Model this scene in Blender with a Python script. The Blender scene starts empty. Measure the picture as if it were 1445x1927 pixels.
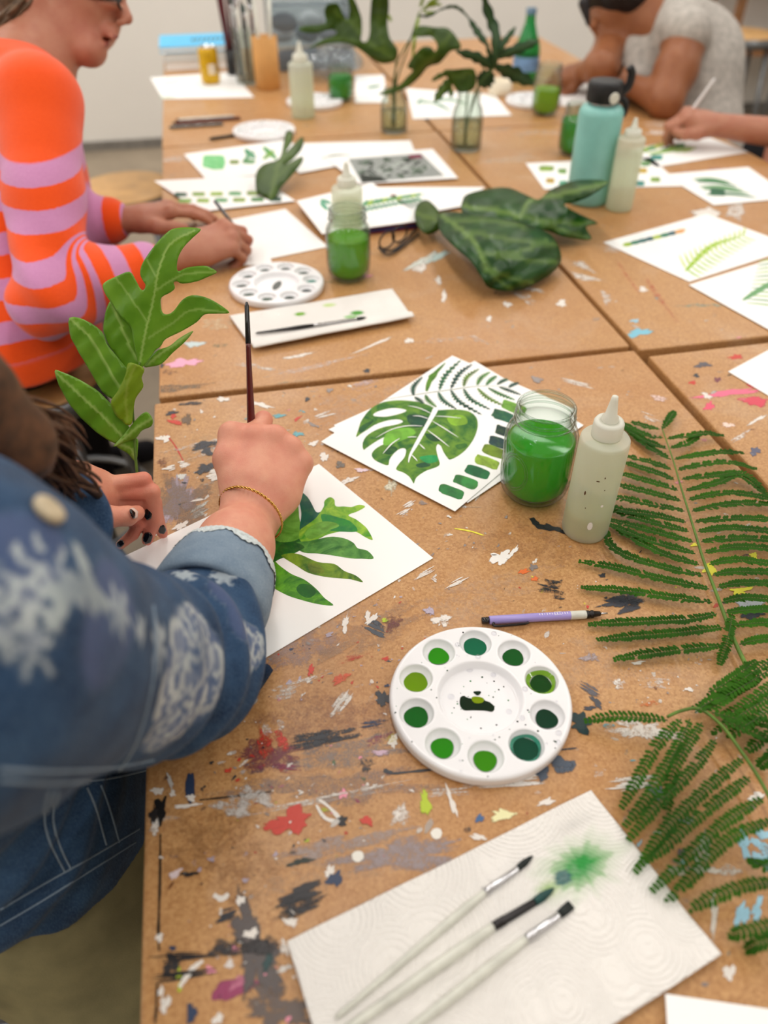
import bpy, bmesh, math, random
import numpy as np
from mathutils import Vector, Matrix
from mathutils.geometry import delaunay_2d_cdt
PI = math.pi
scene = bpy.context.scene
COL = scene.collection
rng = random.Random(7)

# ------------------------------------------------------------------ camera (measured from the table edges)
FPX, CX, CY = 1447.0, 722.5, 963.5          # focal length and centre for the 1445 x 1927 frame
CAMZ = 0.62                                  # camera height above the table tops (table top is z = 0)
PITCH, YAW = math.radians(41.4), math.radians(11.9)
FLOOR = -0.78
fw = np.array([math.sin(YAW)*math.cos(PITCH), math.cos(YAW)*math.cos(PITCH), -math.sin(PITCH)])
rt = np.array([math.cos(YAW), -math.sin(YAW), 0.0])
dn = np.cross(fw, rt)
CAM = np.array([0.0, 0.0, CAMZ])
def ray(x, y): return fw + rt*((x-CX)/FPX) + dn*((y-CY)/FPX)
def PT(x, y, h=0.0):                         # measured point at height h above the table
    r = ray(x, y); return CAM + r*((h-CAMZ)/r[2])
def PD(x, y, z): return CAM + ray(x, y)*z    # measured point at distance z
def PY(x, y, yy):                            # measured point on the vertical plane y = yy
    r = ray(x, y); return CAM + r*(yy/r[1])
def depth(p): return float(np.dot(np.asarray(p)-CAM, fw))
def nrm(v): v = np.asarray(v, float); return v/(np.linalg.norm(v)+1e-12)
def V(*a): return np.array(a, float)

def lin(c):
    c = np.asarray(c, float)/255.0
    return np.where(c <= 0.04045, c/12.92, ((c+0.055)/1.055)**2.4)
def L4(c): a = lin(c); return (float(a[0]), float(a[1]), float(a[2]), 1.0)

# ------------------------------------------------------------------ naming
def tag(o, label=None, cat=None, group=None, kind=None):
    if label: o['label'] = label
    if cat: o['category'] = cat
    if group: o['group'] = group
    if kind: o['kind'] = kind
    return o
def thing(name, label, cat, loc=(0, 0, 0), rz=0.0, group=None):
    o = bpy.data.objects.new(name, None); COL.objects.link(o)
    o.location = tuple(float(v) for v in loc); o.rotation_euler = (0, 0, rz)
    o.empty_display_size = 0.05
    return tag(o, label, cat, group)
def mesh_obj(name, verts, faces, mats, parent=None, smooth=True, midx=None, world=True):
    me = bpy.data.meshes.new(name)
    v = np.asarray(verts, float)
    if parent is not None and world:         # verts given in world space: bring them into the parent's space
        m = np.array(pw(parent).inverted())
        v = v @ m[:3, :3].T + m[:3, 3]
    if isinstance(faces, np.ndarray):
        n = faces.shape[1]
        me.vertices.add(len(v)); me.vertices.foreach_set('co', v.astype(np.float32).ravel())
        me.loops.add(faces.size); me.loops.foreach_set('vertex_index', faces.astype(np.int32).ravel())
        me.polygons.add(len(faces)); me.polygons.foreach_set('loop_start', np.arange(0, faces.size, n, dtype=np.int32))
        me.update(calc_edges=True); me.validate()
    else:
        me.from_pydata([tuple(q) for q in v], [], faces)
    if not isinstance(mats, (list, tuple)): mats = [mats]
    for m in mats: me.materials.append(m)
    if midx is not None: me.polygons.foreach_set('material_index', np.asarray(midx, dtype=np.int32))
    me.polygons.foreach_set('use_smooth', np.full(len(me.polygons), smooth, dtype=bool))
    me.update()
    o = bpy.data.objects.new(name, me); COL.objects.link(o)
    if parent is not None: o.parent = parent
    return o
def pw(o):                                    # world matrix of empties without a depsgraph update
    m = Matrix.LocRotScale(o.location, o.rotation_euler, o.scale)
    return pw(o.parent) @ m if o.parent else m
def fattr(o, name, vals):
    a = o.data.attributes.new(name, 'FLOAT', 'POINT'); a.data.foreach_set('value', np.asarray(vals, np.float32))
def cattr(o, name, cols):
    c = np.ones((len(cols), 4), np.float32); c[:, :cols.shape[1]] = cols
    a = o.data.attributes.new(name, 'FLOAT_COLOR', 'POINT'); a.data.foreach_set('color', c.ravel())
def copy_tree(o, parent=None):
    c = o.copy(); COL.objects.link(c); c.parent = parent
    for ch in list(o.children): copy_tree(ch, c)
    return c
def sol(o, t, off=0.0):
    m = o.modifiers.new('thickness', 'SOLIDIFY'); m.thickness = t; m.offset = off; return o
def bev(o, w, seg=2):
    m = o.modifiers.new('bevel', 'BEVEL'); m.width = w; m.segments = seg; m.limit_method = 'ANGLE'; return o
def sub(o, n=1):
    m = o.modifiers.new('subd', 'SUBSURF'); m.levels = n; m.render_levels = n; return o

# ------------------------------------------------------------------ mesh collectors
class MB:
    def __init__(s): s.v = []; s.f = []; s.m = []
    def add(s, v, f, m=0):
        b = len(s.v); s.v += [tuple(map(float, q)) for q in v]
        s.f += [tuple(b+i for i in q) for q in f]; s.m += [m]*len(f); return s
    def box(s, c, h, rot=None, m=0):
        P = []
        for sx in (-1, 1):
            for sy in (-1, 1):
                for sz in (-1, 1): P.append((sx*h[0], sy*h[1], sz*h[2]))
        P = np.array(P)
        if rot is not None: P = P @ np.array(rot).T
        return s.add(P+np.asarray(c), [(0, 1, 3, 2), (4, 6, 7, 5), (0, 4, 5, 1), (2, 3, 7, 6), (0, 2, 6, 4), (1, 5, 7, 3)], m)
    def tube(s, path, rad, n=10, cap=True, m=0, flat=None):
        path = np.asarray(path, float); k = len(path)
        rad = np.full(k, rad, float) if np.isscalar(rad) else np.asarray(rad, float)
        T = np.gradient(path, axis=0); T /= (np.linalg.norm(T, axis=1)[:, None]+1e-12)
        a = V(0, 0, 1) if abs(T[0][2]) < 0.9 else V(1, 0, 0)
        u = nrm(np.cross(T[0], a)); P = []
        for i in range(k):
            u = nrm(u - T[i]*np.dot(u, T[i])); w = np.cross(T[i], u)
            for j in range(n):
                t = 2*PI*j/n
                q = u*math.cos(t)+w*math.sin(t)
                if flat is not None: q = q - flat[0]*np.dot(q, flat[0])*(1-flat[1])
                P.append(path[i]+q*rad[i])
        F = [(i*n+j, i*n+(j+1) % n, (i+1)*n+(j+1) % n, (i+1)*n+j) for i in range(k-1) for j in range(n)]
        if cap: F += [tuple(range(n-1, -1, -1)), tuple(range((k-1)*n, k*n))]
        return s.add(P, F, m)
    def lathe(s, prof, c=(0, 0, 0), ax=(0, 0, 1), n=40, m=0, close=False):
        ax = nrm(ax); a = V(0, 0, 1) if abs(ax[2]) < 0.9 else V(1, 0, 0)
        u = nrm(np.cross(a, ax)); w = np.cross(ax, u); P = []; k = len(prof)
        for r, z in prof:
            for j in range(n):
                t = 2*PI*j/n; P.append(np.asarray(c)+ax*z+(u*math.cos(t)+w*math.sin(t))*max(r, 1e-5))
        kk = k if close else k-1
        F = [(i*n+j, i*n+(j+1) % n, ((i+1) % k)*n+(j+1) % n, ((i+1) % k)*n+j) for i in range(kk) for j in range(n)]
        return s.add(P, F, m)
    def build(s, name, mats, parent=None, smooth=True, world=True):
        return mesh_obj(name, s.v, s.f, mats, parent, smooth, s.m, world)

def smooth_path(pts, n=24, closed=False):     # Catmull-Rom through the points
    P = np.asarray(pts, float); k = len(P); out = []
    segs = k if closed else k-1
    for i in range(segs):
        g = (lambda j: P[j % k]) if closed else (lambda j: P[min(max(j, 0), k-1)])
        p0, p1, p2, p3 = g(i-1), g(i), g(i+1), g(i+2)
        m = max(2, int(round(n/segs)))
        for t in np.arange(m)/m:
            out.append(0.5*((2*p1)+(-p0+p2)*t+(2*p0-5*p1+4*p2-p3)*t*t+(-p0+3*p1-3*p2+p3)*t**3))
    if not closed: out.append(P[-1])
    return np.array(out)

def inside(P, poly):
    P = np.asarray(P, float); x, y = P[:, 0], P[:, 1]; r = np.zeros(len(P), bool); n = len(poly)
    for i in range(n):
        x1, y1 = poly[i]; x2, y2 = poly[(i+1) % n]
        c = ((y1 > y) != (y2 > y)); 
        if y1 != y2: r ^= c & (x < (x2-x1)*(y-y1)/(y2-y1)+x1)
    return r
def edge_dist(P, poly):
    P = np.asarray(P, float); d = np.full(len(P), 1e9); poly = np.asarray(poly, float)
    for i in range(len(poly)):
        a, b = poly[i], poly[(i+1) % len(poly)]; ab = b-a
        t = np.clip(((P-a)@ab)/(ab@ab+1e-12), 0, 1)
        d = np.minimum(d, np.linalg.norm(P-a-t[:, None]*ab, axis=1))
    return d
def fill2d(outer, holes=(), step=None, extra=None):        # triangulated 2-D shape with interior points
    outer = [tuple(map(float, p[:2])) for p in outer]
    vs = list(outer); fs = [list(range(len(outer)))]
    for h in holes:
        b = len(vs); vs += [tuple(map(float, p[:2])) for p in h]; fs.append(list(range(b, b+len(h))))
    es = []
    for f in fs: es += [(f[i], f[(i+1) % len(f)]) for i in range(len(f))]
    if step:
        o = np.array(outer); lo, hi = o.min(0), o.max(0)
        gx = np.arange(lo[0], hi[0], step); gy = np.arange(lo[1], hi[1], step*0.87)
        G = np.array([(x+(0.5*step if j % 2 else 0), y) for j, y in enumerate(gy) for x in gx])
        if len(G):
            ok = inside(G, outer) & (edge_dist(G, outer) > step*0.45)
            for h in holes: ok &= ~inside(G, h) & (edge_dist(G, h) > step*0.45)
            if extra is not None and len(extra): ok &= np.min(np.linalg.norm(G[:, None]-extra[None], axis=2), axis=1) > step*.5
            vs += [tuple(p) for p in G[ok]]
    if extra is not None and len(extra): E_ = extra[inside(extra, np.array(outer)) & (edge_dist(extra, np.array(outer)) > 1e-6)]; vs += [tuple(p) for p in E_]
    r = delaunay_2d_cdt([Vector(p) for p in vs], es, [], 0, 1e-9)
    P = np.array([tuple(p) for p in r[0]]); T = [tuple(t) for t in r[2]]
    if len(T) == 0: return P, []
    cen = np.array([P[list(t)].mean(0) for t in T]); ok = inside(cen, outer)
    for h in holes: ok &= ~inside(cen, h)
    return P, [t for t, k in zip(T, ok) if k]

# ------------------------------------------------------------------ organic shapes: blended distance fields, meshed with surface nets
def smin(a, b, k):
    if k <= 0: return np.minimum(a, b)
    h = np.clip(0.5+0.5*(b-a)/k, 0, 1); return b+(a-b)*h-k*h*(1-h)
class Field:
    def __init__(s): s.p = []; s.disp = None
    def cone(s, a, b, ra, rb, k=0.01, flat=None, neg=False, q=1.0):
        a = np.asarray(a, float); b = np.asarray(b, float); ba = b-a; L = float(ba@ba)+1e-12
        fl = None if flat is None else (nrm(flat[0]), flat[1])
        def f(P):
            t = np.clip(((P-a)@ba)/L, 0, 1)
            d = P-a-t[:, None]*ba; r = ra+(rb-ra)*(t if q == 1 else t**q)
            if fl is not None:
                n, sc = fl; d = d+n*((d@n)*(1/sc-1))[:, None]
                return (np.linalg.norm(d, axis=1)-r)*min(1, sc)
            return np.linalg.norm(d, axis=1)-r
        s.p.append((f, (a+b)/2, math.sqrt(L)/2+max(ra, rb)*(1 if flat is None else max(1, flat[1]))*1.02, k, neg)); return s
    def chain(s, pts, rad, k=0.01, flat=None):
        for i in range(len(pts)-1): s.cone(pts[i], pts[i+1], rad[i], rad[i+1], k, flat)
        return s
    def ell(s, c, r, rot=None, k=0.01, neg=False):
        c = np.asarray(c, float); r = np.asarray(r, float)*np.ones(3); R = np.eye(3) if rot is None else np.asarray(rot, float)
        def f(P):
            q = (P-c)@R; k0 = np.linalg.norm(q/r, axis=1); k1 = np.linalg.norm(q/(r*r), axis=1)+1e-9
            return k0*(k0-1)/k1
        s.p.append((f, c, float(r.max())*1.05, k, neg)); return s
    def custom(s, f, c, R, k=0.0, neg=False):
        s.p.append((f, np.asarray(c, float), R, k, neg)); return s
    def eval_pts(s, P):
        d = np.full(len(P), 1.0)
        for f, c, R, k, neg in s.p:
            if neg: d = -smin(-d, f(P), k)
            else: d = smin(d, f(P), k)
        if s.disp: d = d-s.disp(P)
        return d
    def mesh(s, h, B=12):
        lo = np.min([c-R for _, c, R, _, n in s.p if not n], axis=0)-4*h
        hi = np.max([c+R for _, c, R, _, n in s.p if not n], axis=0)+4*h
        nb = np.ceil((hi-lo)/(h*B)).astype(int)
        I = np.stack(np.meshgrid(*[np.arange(n) for n in nb], indexing='ij'), -1).reshape(-1, 3)
        cen = lo+(I+0.5)*h*B; hb = h*B*0.87
        act = np.abs(s.eval_pts(cen)) < hb*1.7+0.004
        I = I[act]; cen = cen[act]; n1 = B+1
        loc = np.stack(np.meshgrid(*[np.arange(n1)]*3, indexing='ij'), -1).reshape(-1, 3)
        nB = len(I); D = np.full((nB, n1**3), 1.0)
        for f, c, R, k, neg in s.p:
            w = np.where(np.linalg.norm(cen-c, axis=1) < R+hb+k+0.004)[0]
            for c0 in range(0, len(w), 400):
                ww = w[c0:c0+400]
                P = (lo+(I[ww][:, None, :]*B+loc[None])*h).reshape(-1, 3)
                v = f(P).reshape(len(ww), -1)
                D[ww] = -smin(-D[ww], v, k) if neg else smin(D[ww], v, k)
        if s.disp:
            for c0 in range(0, nB, 400):
                P = (lo+(I[c0:c0+400][:, None, :]*B+loc[None])*h).reshape(-1, 3)
                D[c0:c0+400] -= s.disp(P).reshape(-1, n1**3)
        D = D.reshape(nB, n1, n1, n1); S = D < 0
        dims = nb*B+2
        def key(g): return (g[:, 0]*dims[1]+g[:, 1])*dims[2]+g[:, 2]
        cnt = sum(S[:, a:a+B, b:b+B, c:c+B].astype(np.int8) for a in (0, 1) for b in (0, 1) for c in (0, 1))
        bi, x, y, z = np.where((cnt > 0) & (cnt < 8))
        acc = np.zeros((len(bi), 3)); num = np.zeros(len(bi))
        corners = [(a, b, c) for a in (0, 1) for b in (0, 1) for c in (0, 1)]
        for c1 in corners:
            for ax in range(3):
                if c1[ax]: continue
                c2 = list(c1); c2[ax] = 1
                d1 = D[bi, x+c1[0], y+c1[1], z+c1[2]]; d2 = D[bi, x+c2[0], y+c2[1], z+c2[2]]
                m = (d1 < 0) != (d2 < 0); t = np.where(m, d1/np.where(m, d1-d2, 1), 0)
                p = np.tile(np.array(c1, float), (len(bi), 1)); p[:, ax] += t
                acc += p*m[:, None]; num += m
        g = I[bi]*B+np.stack([x, y, z], -1)
        verts = lo+(g+acc/num[:, None])*h
        kk = key(g); order = np.argsort(kk); ks = kk[order]; verts = verts[order]
        quads = []
        for ax in range(3):
            e = [slice(0, B)]*3; e2 = list(e); e2[ax] = slice(1, B+1)
            A = S[:, e[0], e[1], e[2]]; C = S[:, e2[0], e2[1], e2[2]]
            b2, x, y, z = np.where(A != C); gg = I[b2]*B+np.stack([x, y, z], -1); fl = A[b2, x, y, z]
            u, w = [(1, 2), (2, 0), (0, 1)][ax]; idx = []; ok = np.ones(len(gg), bool)
            for du, dw in ((0, 0), (-1, 0), (-1, -1), (0, -1)):
                q = gg.copy(); q[:, u] += du; q[:, w] += dw; kq = key(q)
                j = np.clip(np.searchsorted(ks, kq), 0, len(ks)-1); ok &= ks[j] == kq; idx.append(j)
            Q = np.stack(idx, -1); Q[~fl] = Q[~fl][:, ::-1]; quads.append(Q[ok])
        return verts, np.concatenate(quads)
    def build(s, name, h, m, parent=None):
        v, q = s.mesh(h); return mesh_obj(name, v, q, m, parent)
def wob(P, f, seed=0, n=5):                    # cheap smooth noise, about -1..1
    r = np.random.RandomState(seed); o = np.zeros(len(P))
    for i in range(n):
        d = nrm(r.randn(3))*f*(0.7+0.9*r.rand()); o += np.sin(P@d+r.rand()*6.28+1.3*np.sin(P@(nrm(r.randn(3))*f*0.6)+r.rand()*6))
    return o/n
def basis(y, z):                               # columns: x, y, z with y exact
    y = nrm(y); z = np.asarray(z, float); z = nrm(z-y*(z@y)); return np.stack([np.cross(y, z), y, z], -1)
# ------------------------------------------------------------------ materials
class NT:
    def __init__(s, name):
        s.mat = bpy.data.materials.new(name); s.mat.use_nodes = True; s.t = s.mat.node_tree; s.t.nodes.clear()
        s.out = s.n('ShaderNodeOutputMaterial'); s.tc = None
    def n(s, kind, **kw):
        x = s.t.nodes.new(kind)
        for k, v in kw.items(): setattr(x, k, v)
        return x
    def l(s, a, b): s.t.links.new(a, b); return s
    def set(s, sock, v):
        if hasattr(v, 'default_value') or isinstance(v, bpy.types.NodeSocket): s.t.links.new(v, sock)
        else: sock.default_value = v
    def pos(s, kind='Object'):
        if not s.tc: s.tc = s.n('ShaderNodeTexCoord')
        return s.tc.outputs[kind]
    def world_pos(s): return s.n('ShaderNodeNewGeometry').outputs['Position']
    def noise(s, scale, detail=4, rough=.55, vec=None, dist=0.0, out='Fac'):
        x = s.n('ShaderNodeTexNoise'); x.inputs['Scale'].default_value = scale; x.inputs['Detail'].default_value = detail
        x.inputs['Roughness'].default_value = rough; x.inputs['Distortion'].default_value = dist
        s.l(vec or s.pos(), x.inputs['Vector']); return x.outputs[out]
    def vor(s, scale, vec=None, feature='F1', out='Distance', rnd=1.0):
        x = s.n('ShaderNodeTexVoronoi', feature=feature); x.inputs['Scale'].default_value = scale
        x.inputs['Randomness'].default_value = rnd
        s.l(vec or s.pos(), x.inputs['Vector']); return x.outputs[out]
    def ramp(s, fac, stops, interp='LINEAR'):
        x = s.n('ShaderNodeValToRGB'); r = x.color_ramp; r.interpolation = interp
        while len(r.elements) < len(stops): r.elements.new(0.5)
        for e, (p, c) in zip(r.elements, stops):
            e.position = p; e.color = c if len(c) == 4 else L4(c)
        s.l(fac, x.inputs['Fac']); return x.outputs['Color']
    def mix(s, fac, a, b, mode='MIX'):
        x = s.n('ShaderNodeMix', data_type='RGBA', blend_type=mode); x.clamp_factor = True
        s.set(x.inputs[0], fac); s.set(x.inputs[6], a); s.set(x.inputs[7], b); return x.outputs[2]
    def math(s, op, a, b=0.0, c=0.0):
        x = s.n('ShaderNodeMath', operation=op)
        s.set(x.inputs[0], a); s.set(x.inputs[1], b); s.set(x.inputs[2], c); return x.outputs[0]
    def attr(s, name, out='Fac'): return s.n('ShaderNodeAttribute', attribute_name=name).outputs[out]
    def bump(s, h, strength=.3, dist=.001):
        x = s.n('ShaderNodeBump'); x.inputs['Strength'].default_value = strength; x.inputs['Distance'].default_value = dist
        s.l(h, x.inputs['Height']); return x.outputs['Normal']
    def pbr(s, col, rough=.5, spec=.5, normal=None, metal=0.0, **kw):
        x = s.n('ShaderNodeBsdfPrincipled')
        s.set(x.inputs['Base Color'], col); s.set(x.inputs['Roughness'], rough); s.set(x.inputs['Specular IOR Level'], spec)
        s.set(x.inputs['Metallic'], metal)
        if normal is not None: s.l(normal, x.inputs['Normal'])
        for k, v in kw.items(): s.set(x.inputs[k.replace('_', ' ')], v)
        return x.outputs[0]
    def done(s, sh): s.l(sh, s.out.inputs['Surface']); return s.mat
    def mixs(s, f, a, b):
        x = s.n('ShaderNodeMixShader'); s.set(x.inputs[0], f); s.l(a, x.inputs[1]); s.l(b, x.inputs[2]); return x.outputs[0]

def plain(name, c, rough=.5, spec=.5, var=.12, scale=30, metal=0.0, bump=0.0, bscale=200, **kw):
    t = NT(name); c = np.asarray(c, float)
    f = t.noise(scale, 3)
    col = t.ramp(f, [(.3, tuple(np.clip(c*(1-var), 0, 255))), (.7, tuple(np.clip(c*(1+var*.6), 0, 255)))])
    nm = t.bump(t.noise(bscale, 2), bump, .001) if bump else None
    return t.done(t.pbr(col, rough, spec, nm, metal, **kw))
M = {}
def m_wood():                                   # varnished particle board
    t = NT('particle_board'); w = t.world_pos()
    chips = t.vor(420, w, out='Color'); c2 = t.noise(900, 2, .7, w); big = t.noise(3.2, 4, .6, w)
    sep = t.n('ShaderNodeSeparateColor'); t.l(chips, sep.inputs[0])
    a = t.mix(sep.outputs[0], L4((171, 124, 77)), L4((197, 152, 101)))
    dark = t.ramp(c2, [(.30, (1, 1, 1, 1)), (.42, (0, 0, 0, 1))])
    b = t.mix(t.math('MULTIPLY', dark, .55), a, L4((120, 74, 38)))
    light = t.ramp(t.noise(620, 2, .7, w), [(.62, (0, 0, 0, 1)), (.72, (1, 1, 1, 1))])
    b = t.mix(t.math('MULTIPLY', light, .5), b, L4((212, 163, 113)))
    stain = t.ramp(big, [(.40, (0, 0, 0, 1)), (.68, (1, 1, 1, 1))])
    b = t.mix(t.math('MULTIPLY', stain, .45), b, L4((166, 108, 54)))
    haze = t.ramp(t.noise(7, 5, .65, w, .6), [(.52, (0, 0, 0, 1)), (.75, (1, 1, 1, 1))])
    b = t.mix(t.math('MULTIPLY', haze, .28), b, L4((200, 176, 152)))
    rg = t.ramp(t.noise(9, 4, .6, w), [(.3, (.30, .30, .30, 1)), (.7, (.46, .46, .46, 1))])
    return t.done(t.pbr(b, rg, .42, t.bump(c2, .08, .0006)))
def m_stain():                                  # old paint marks: colour and dry-brush coverage come with the mark
    t = NT('dried_paint'); w = t.world_pos(); c = t.attr('col', 'Color'); cov = t.attr('cov')
    n = t.noise(420, 5, .8, w)
    n = t.math('ADD', t.math('MULTIPLY', n, .5), t.math('MULTIPLY', t.noise(85, 4, .7, w), .5))
    lo = t.math('SUBTRACT', .62, t.math('MULTIPLY', cov, .36))
    f = t.n('ShaderNodeMapRange'); f.clamp = True
    t.l(n, f.inputs['Value']); t.l(lo, f.inputs['From Min']); t.l(t.math('ADD', lo, t.math('SUBTRACT', .30, t.math('MULTIPLY', cov, .25))), f.inputs['From Max'])
    sh = t.pbr(c, .42, .45, t.bump(t.noise(400, 2, .5, w), .25, .001))
    tr = t.n('ShaderNodeBsdfTransparent').outputs[0]
    return t.done(t.mixs(t.math('MULTIPLY', f.outputs[0], t.attr('opa')), tr, sh))
def m_paper(name='white_paper', c=(244, 243, 240)):
    t = NT(name); return t.done(t.pbr(L4(c), .75, .25, t.bump(t.noise(700, 3, .6), .12, .0005)))
def m_water(name='watercolour'):                # watercolour on paper, pigment pooling in the wash
    t = NT(name); w = t.world_pos(); c = t.attr('col', 'Color'); d = t.attr('col2', 'Color')
    n = t.noise(34, 5, .6, w, 1.2); f = t.ramp(n, [(.36, (0, 0, 0, 1)), (.62, (1, 1, 1, 1))])
    b = t.mix(f, c, d)
    n2 = t.ramp(t.noise(90, 4, .6, w), [(.5, (0, 0, 0, 1)), (.8, (1, 1, 1, 1))])
    b = t.mix(t.math('MULTIPLY', n2, .18), b, L4((140, 184, 60)))
    return t.done(t.pbr(b, .5, .3))
def m_attr(name, rough=.6, spec=.3, nscale=0, nstr=.2, sheen=0.0, nd=.001, **kw):
    t = NT(name); c = t.attr('col', 'Color')
    nm = t.bump(t.noise(nscale, 3, .6), nstr, nd) if nscale else None
    return t.done(t.pbr(c, rough, spec, nm, Sheen_Weight=sheen, **kw))
def m_skin(name, c, red):
    t = NT(name); w = t.world_pos()
    n = t.noise(38, 4, .6, w); f = t.ramp(n, [(.35, (0, 0, 0, 1)), (.7, (1, 1, 1, 1))])
    col = t.mix(t.math('MULTIPLY', f, .6), L4(c), L4(red))
    sp = t.ramp(t.noise(420, 2, .6, w), [(.62, (0, 0, 0, 1)), (.8, (1, 1, 1, 1))])
    col = t.mix(t.math('MULTIPLY', sp, .25), col, L4(tuple(np.array(red)*.85)))
    red_a = t.attr('red'); col = t.mix(red_a, col, L4(tuple(np.array(red)*np.array([1.0, .8, .78]))))
    vb = t.vor(900, w)
    return t.done(t.pbr(col, .48, .38, t.bump(t.math('ADD', vb, t.noise(150, 3, .6, w)), .16, .0007), Subsurface_Weight=.12, Subsurface_Radius=(.006, .002, .001), Subsurface_Scale=1.0))
def m_glass(name, c=(250, 255, 252), refl=1.0, op=.06, body=(205, 215, 205)):
    t = NT(name); lw = t.n('ShaderNodeLayerWeight'); lw.inputs['Blend'].default_value = .5
    fr = t.math('ADD', .03, t.math('MULTIPLY', t.math('POWER', lw.outputs['Facing'], 3.0), .50))
    tr = t.n('ShaderNodeBsdfTransparent'); t.l(t.mix(t.math('POWER', lw.outputs['Facing'], 3.0), L4(c), L4(tuple(np.array(c)*.66))), tr.inputs['Color'])
    gl = t.n('ShaderNodeBsdfGlossy'); gl.inputs['Roughness'].default_value = .03
    fac = t.math('MULTIPLY', fr, refl)
    base = t.mixs(op, tr.outputs[0], t.pbr(L4(body), .2, .5)) if op else tr.outputs[0]
    return t.done(t.mixs(fac, base, gl.outputs[0]))
def m_plastic(name, c, alpha=.7, tl=.5, rough=.35):   # milky translucent plastic
    t = NT(name); tr = t.n('ShaderNodeBsdfTransparent'); tr.inputs['Color'].default_value = L4((235, 240, 225))
    ts = t.n('ShaderNodeBsdfTranslucent'); ts.inputs['Color'].default_value = L4(c)
    b = t.pbr(L4(c), rough, .5, t.bump(t.noise(60, 3), .05, .001))
    return t.done(t.mixs(alpha, tr.outputs[0], t.mixs(tl, b, ts.outputs[0])))
def m_liquid(name, c, c2=None, alpha=1.0):
    t = NT(name); ts = t.n('ShaderNodeBsdfTranslucent'); ts.inputs['Color'].default_value = L4(c2 or c)
    b = t.pbr(L4(c), .08, .5); s_ = t.mixs(.45, b, ts.outputs[0])
    if alpha < 1:
        tr = t.n('ShaderNodeBsdfTransparent'); tr.inputs['Color'].default_value = L4(c2 or c); s_ = t.mixs(alpha, tr.outputs[0], s_)
    return t.done(s_)
def m_leaf(name, c, c2, vein=(150, 175, 90), rough=.32, back=None, veins=True, spec=.38):
    t = NT(name); w = t.pos()
    n = t.noise(14, 4, .6, w); f = t.ramp(n, [(.3, (0, 0, 0, 1)), (.7, (1, 1, 1, 1))])
    col = t.mix(f, L4(c), L4(c2))
    if veins:
        v = t.attr('vein'); col = t.mix(v, col, L4(vein))
    ts = t.n('ShaderNodeBsdfTranslucent'); ts.inputs['Color'].default_value = L4(tuple(np.clip(np.array(c2)*1.25, 0, 255)))
    nm = t.bump(t.noise(45, 3, .5, w), .28, .004)
    return t.done(t.mixs(.22, t.pbr(col, rough, spec, nm), ts.outputs[0]))
def m_knit():                                   # striped jumper, stripe coordinate comes with the mesh
    t = NT('striped_knit'); s_ = t.attr('stripe'); w = t.world_pos()
    s2 = t.math('ADD', s_, t.math('MULTIPLY', t.math('SUBTRACT', t.noise(160, 2, .5, w), .5), .05))
    fr = t.math('FRACT', s2); band = t.math('LESS_THAN', fr, .5)
    band = t.math('MULTIPLY', band, t.attr('on'))
    fuzz = t.noise(350, 3, .7, w)
    o = t.mix(fuzz, L4((226, 66, 2)), L4((252, 92, 14))); p = t.mix(fuzz, L4((190, 122, 170)), L4((212, 150, 190)))
    return t.done(t.pbr(t.mix(band, o, p), .9, .1, t.bump(t.math('ADD', fuzz, t.noise(90, 2, .5, w)), .35, .002), Sheen_Weight=.25, Sheen_Roughness=.6))
def m_denim(name, base, light, dark):
    t = NT(name); w = t.pos(); c = t.attr('col', 'Color'); k = t.attr('print')
    n = t.noise(22, 5, .65, w); f = t.ramp(n, [(.3, (0, 0, 0, 1)), (.72, (1, 1, 1, 1))])
    col = t.mix(f, L4(dark), L4(base))
    st = t.n('ShaderNodeMapping'); st.inputs['Scale'].default_value = (900, 900, 160); t.l(w, st.inputs['Vector'])
    fine = t.noise(1, 3, .7, st.outputs[0]); ff = t.ramp(fine, [(.45, (0, 0, 0, 1)), (.75, (1, 1, 1, 1))])
    col = t.mix(t.math('MULTIPLY', ff, .35), col, L4(light))
    col = t.mix(k, col, c)
    return t.done(t.pbr(col, .85, .15, t.bump(t.math('ADD', fine, t.noise(500, 2, .6, w)), .3, .0012), Sheen_Weight=.08))
def m_towel():
    t = NT('paper_towel'); w = t.world_pos()
    v = t.n('ShaderNodeTexVoronoi'); v.inputs['Scale'].default_value = 16; t.l(w, v.inputs['Vector'])
    rings = t.math('SINE', t.math('MULTIPLY', v.outputs['Distance'], 130.0))
    dots = t.vor(420, w); h = t.math('ADD', t.math('MULTIPLY', rings, .5), dots)
    st = t.attr('stain'); c = t.attr('col', 'Color')
    edge = t.math('MULTIPLY', st, t.math('ADD', .75, t.math('MULTIPLY', t.noise(90, 3, .6, w), .5)))
    col = t.mix(edge, L4((236, 232, 226)), c)
    return t.done(t.pbr(col, .9, .1, t.bump(h, .55, .0016)))
def m_concrete():
    t = NT('concrete_floor'); w = t.world_pos()
    col = t.ramp(t.noise(2.2, 6, .65, w), [(.3, (128, 116, 101)), (.7, (162, 147, 126))])
    sp = t.ramp(t.noise(60, 4, .7, w), [(.55, (0, 0, 0, 1)), (.75, (1, 1, 1, 1))])
    col = t.mix(t.math('MULTIPLY', sp, .3), col, L4((112, 104, 96)))
    return t.done(t.pbr(col, .55, .35))
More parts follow.
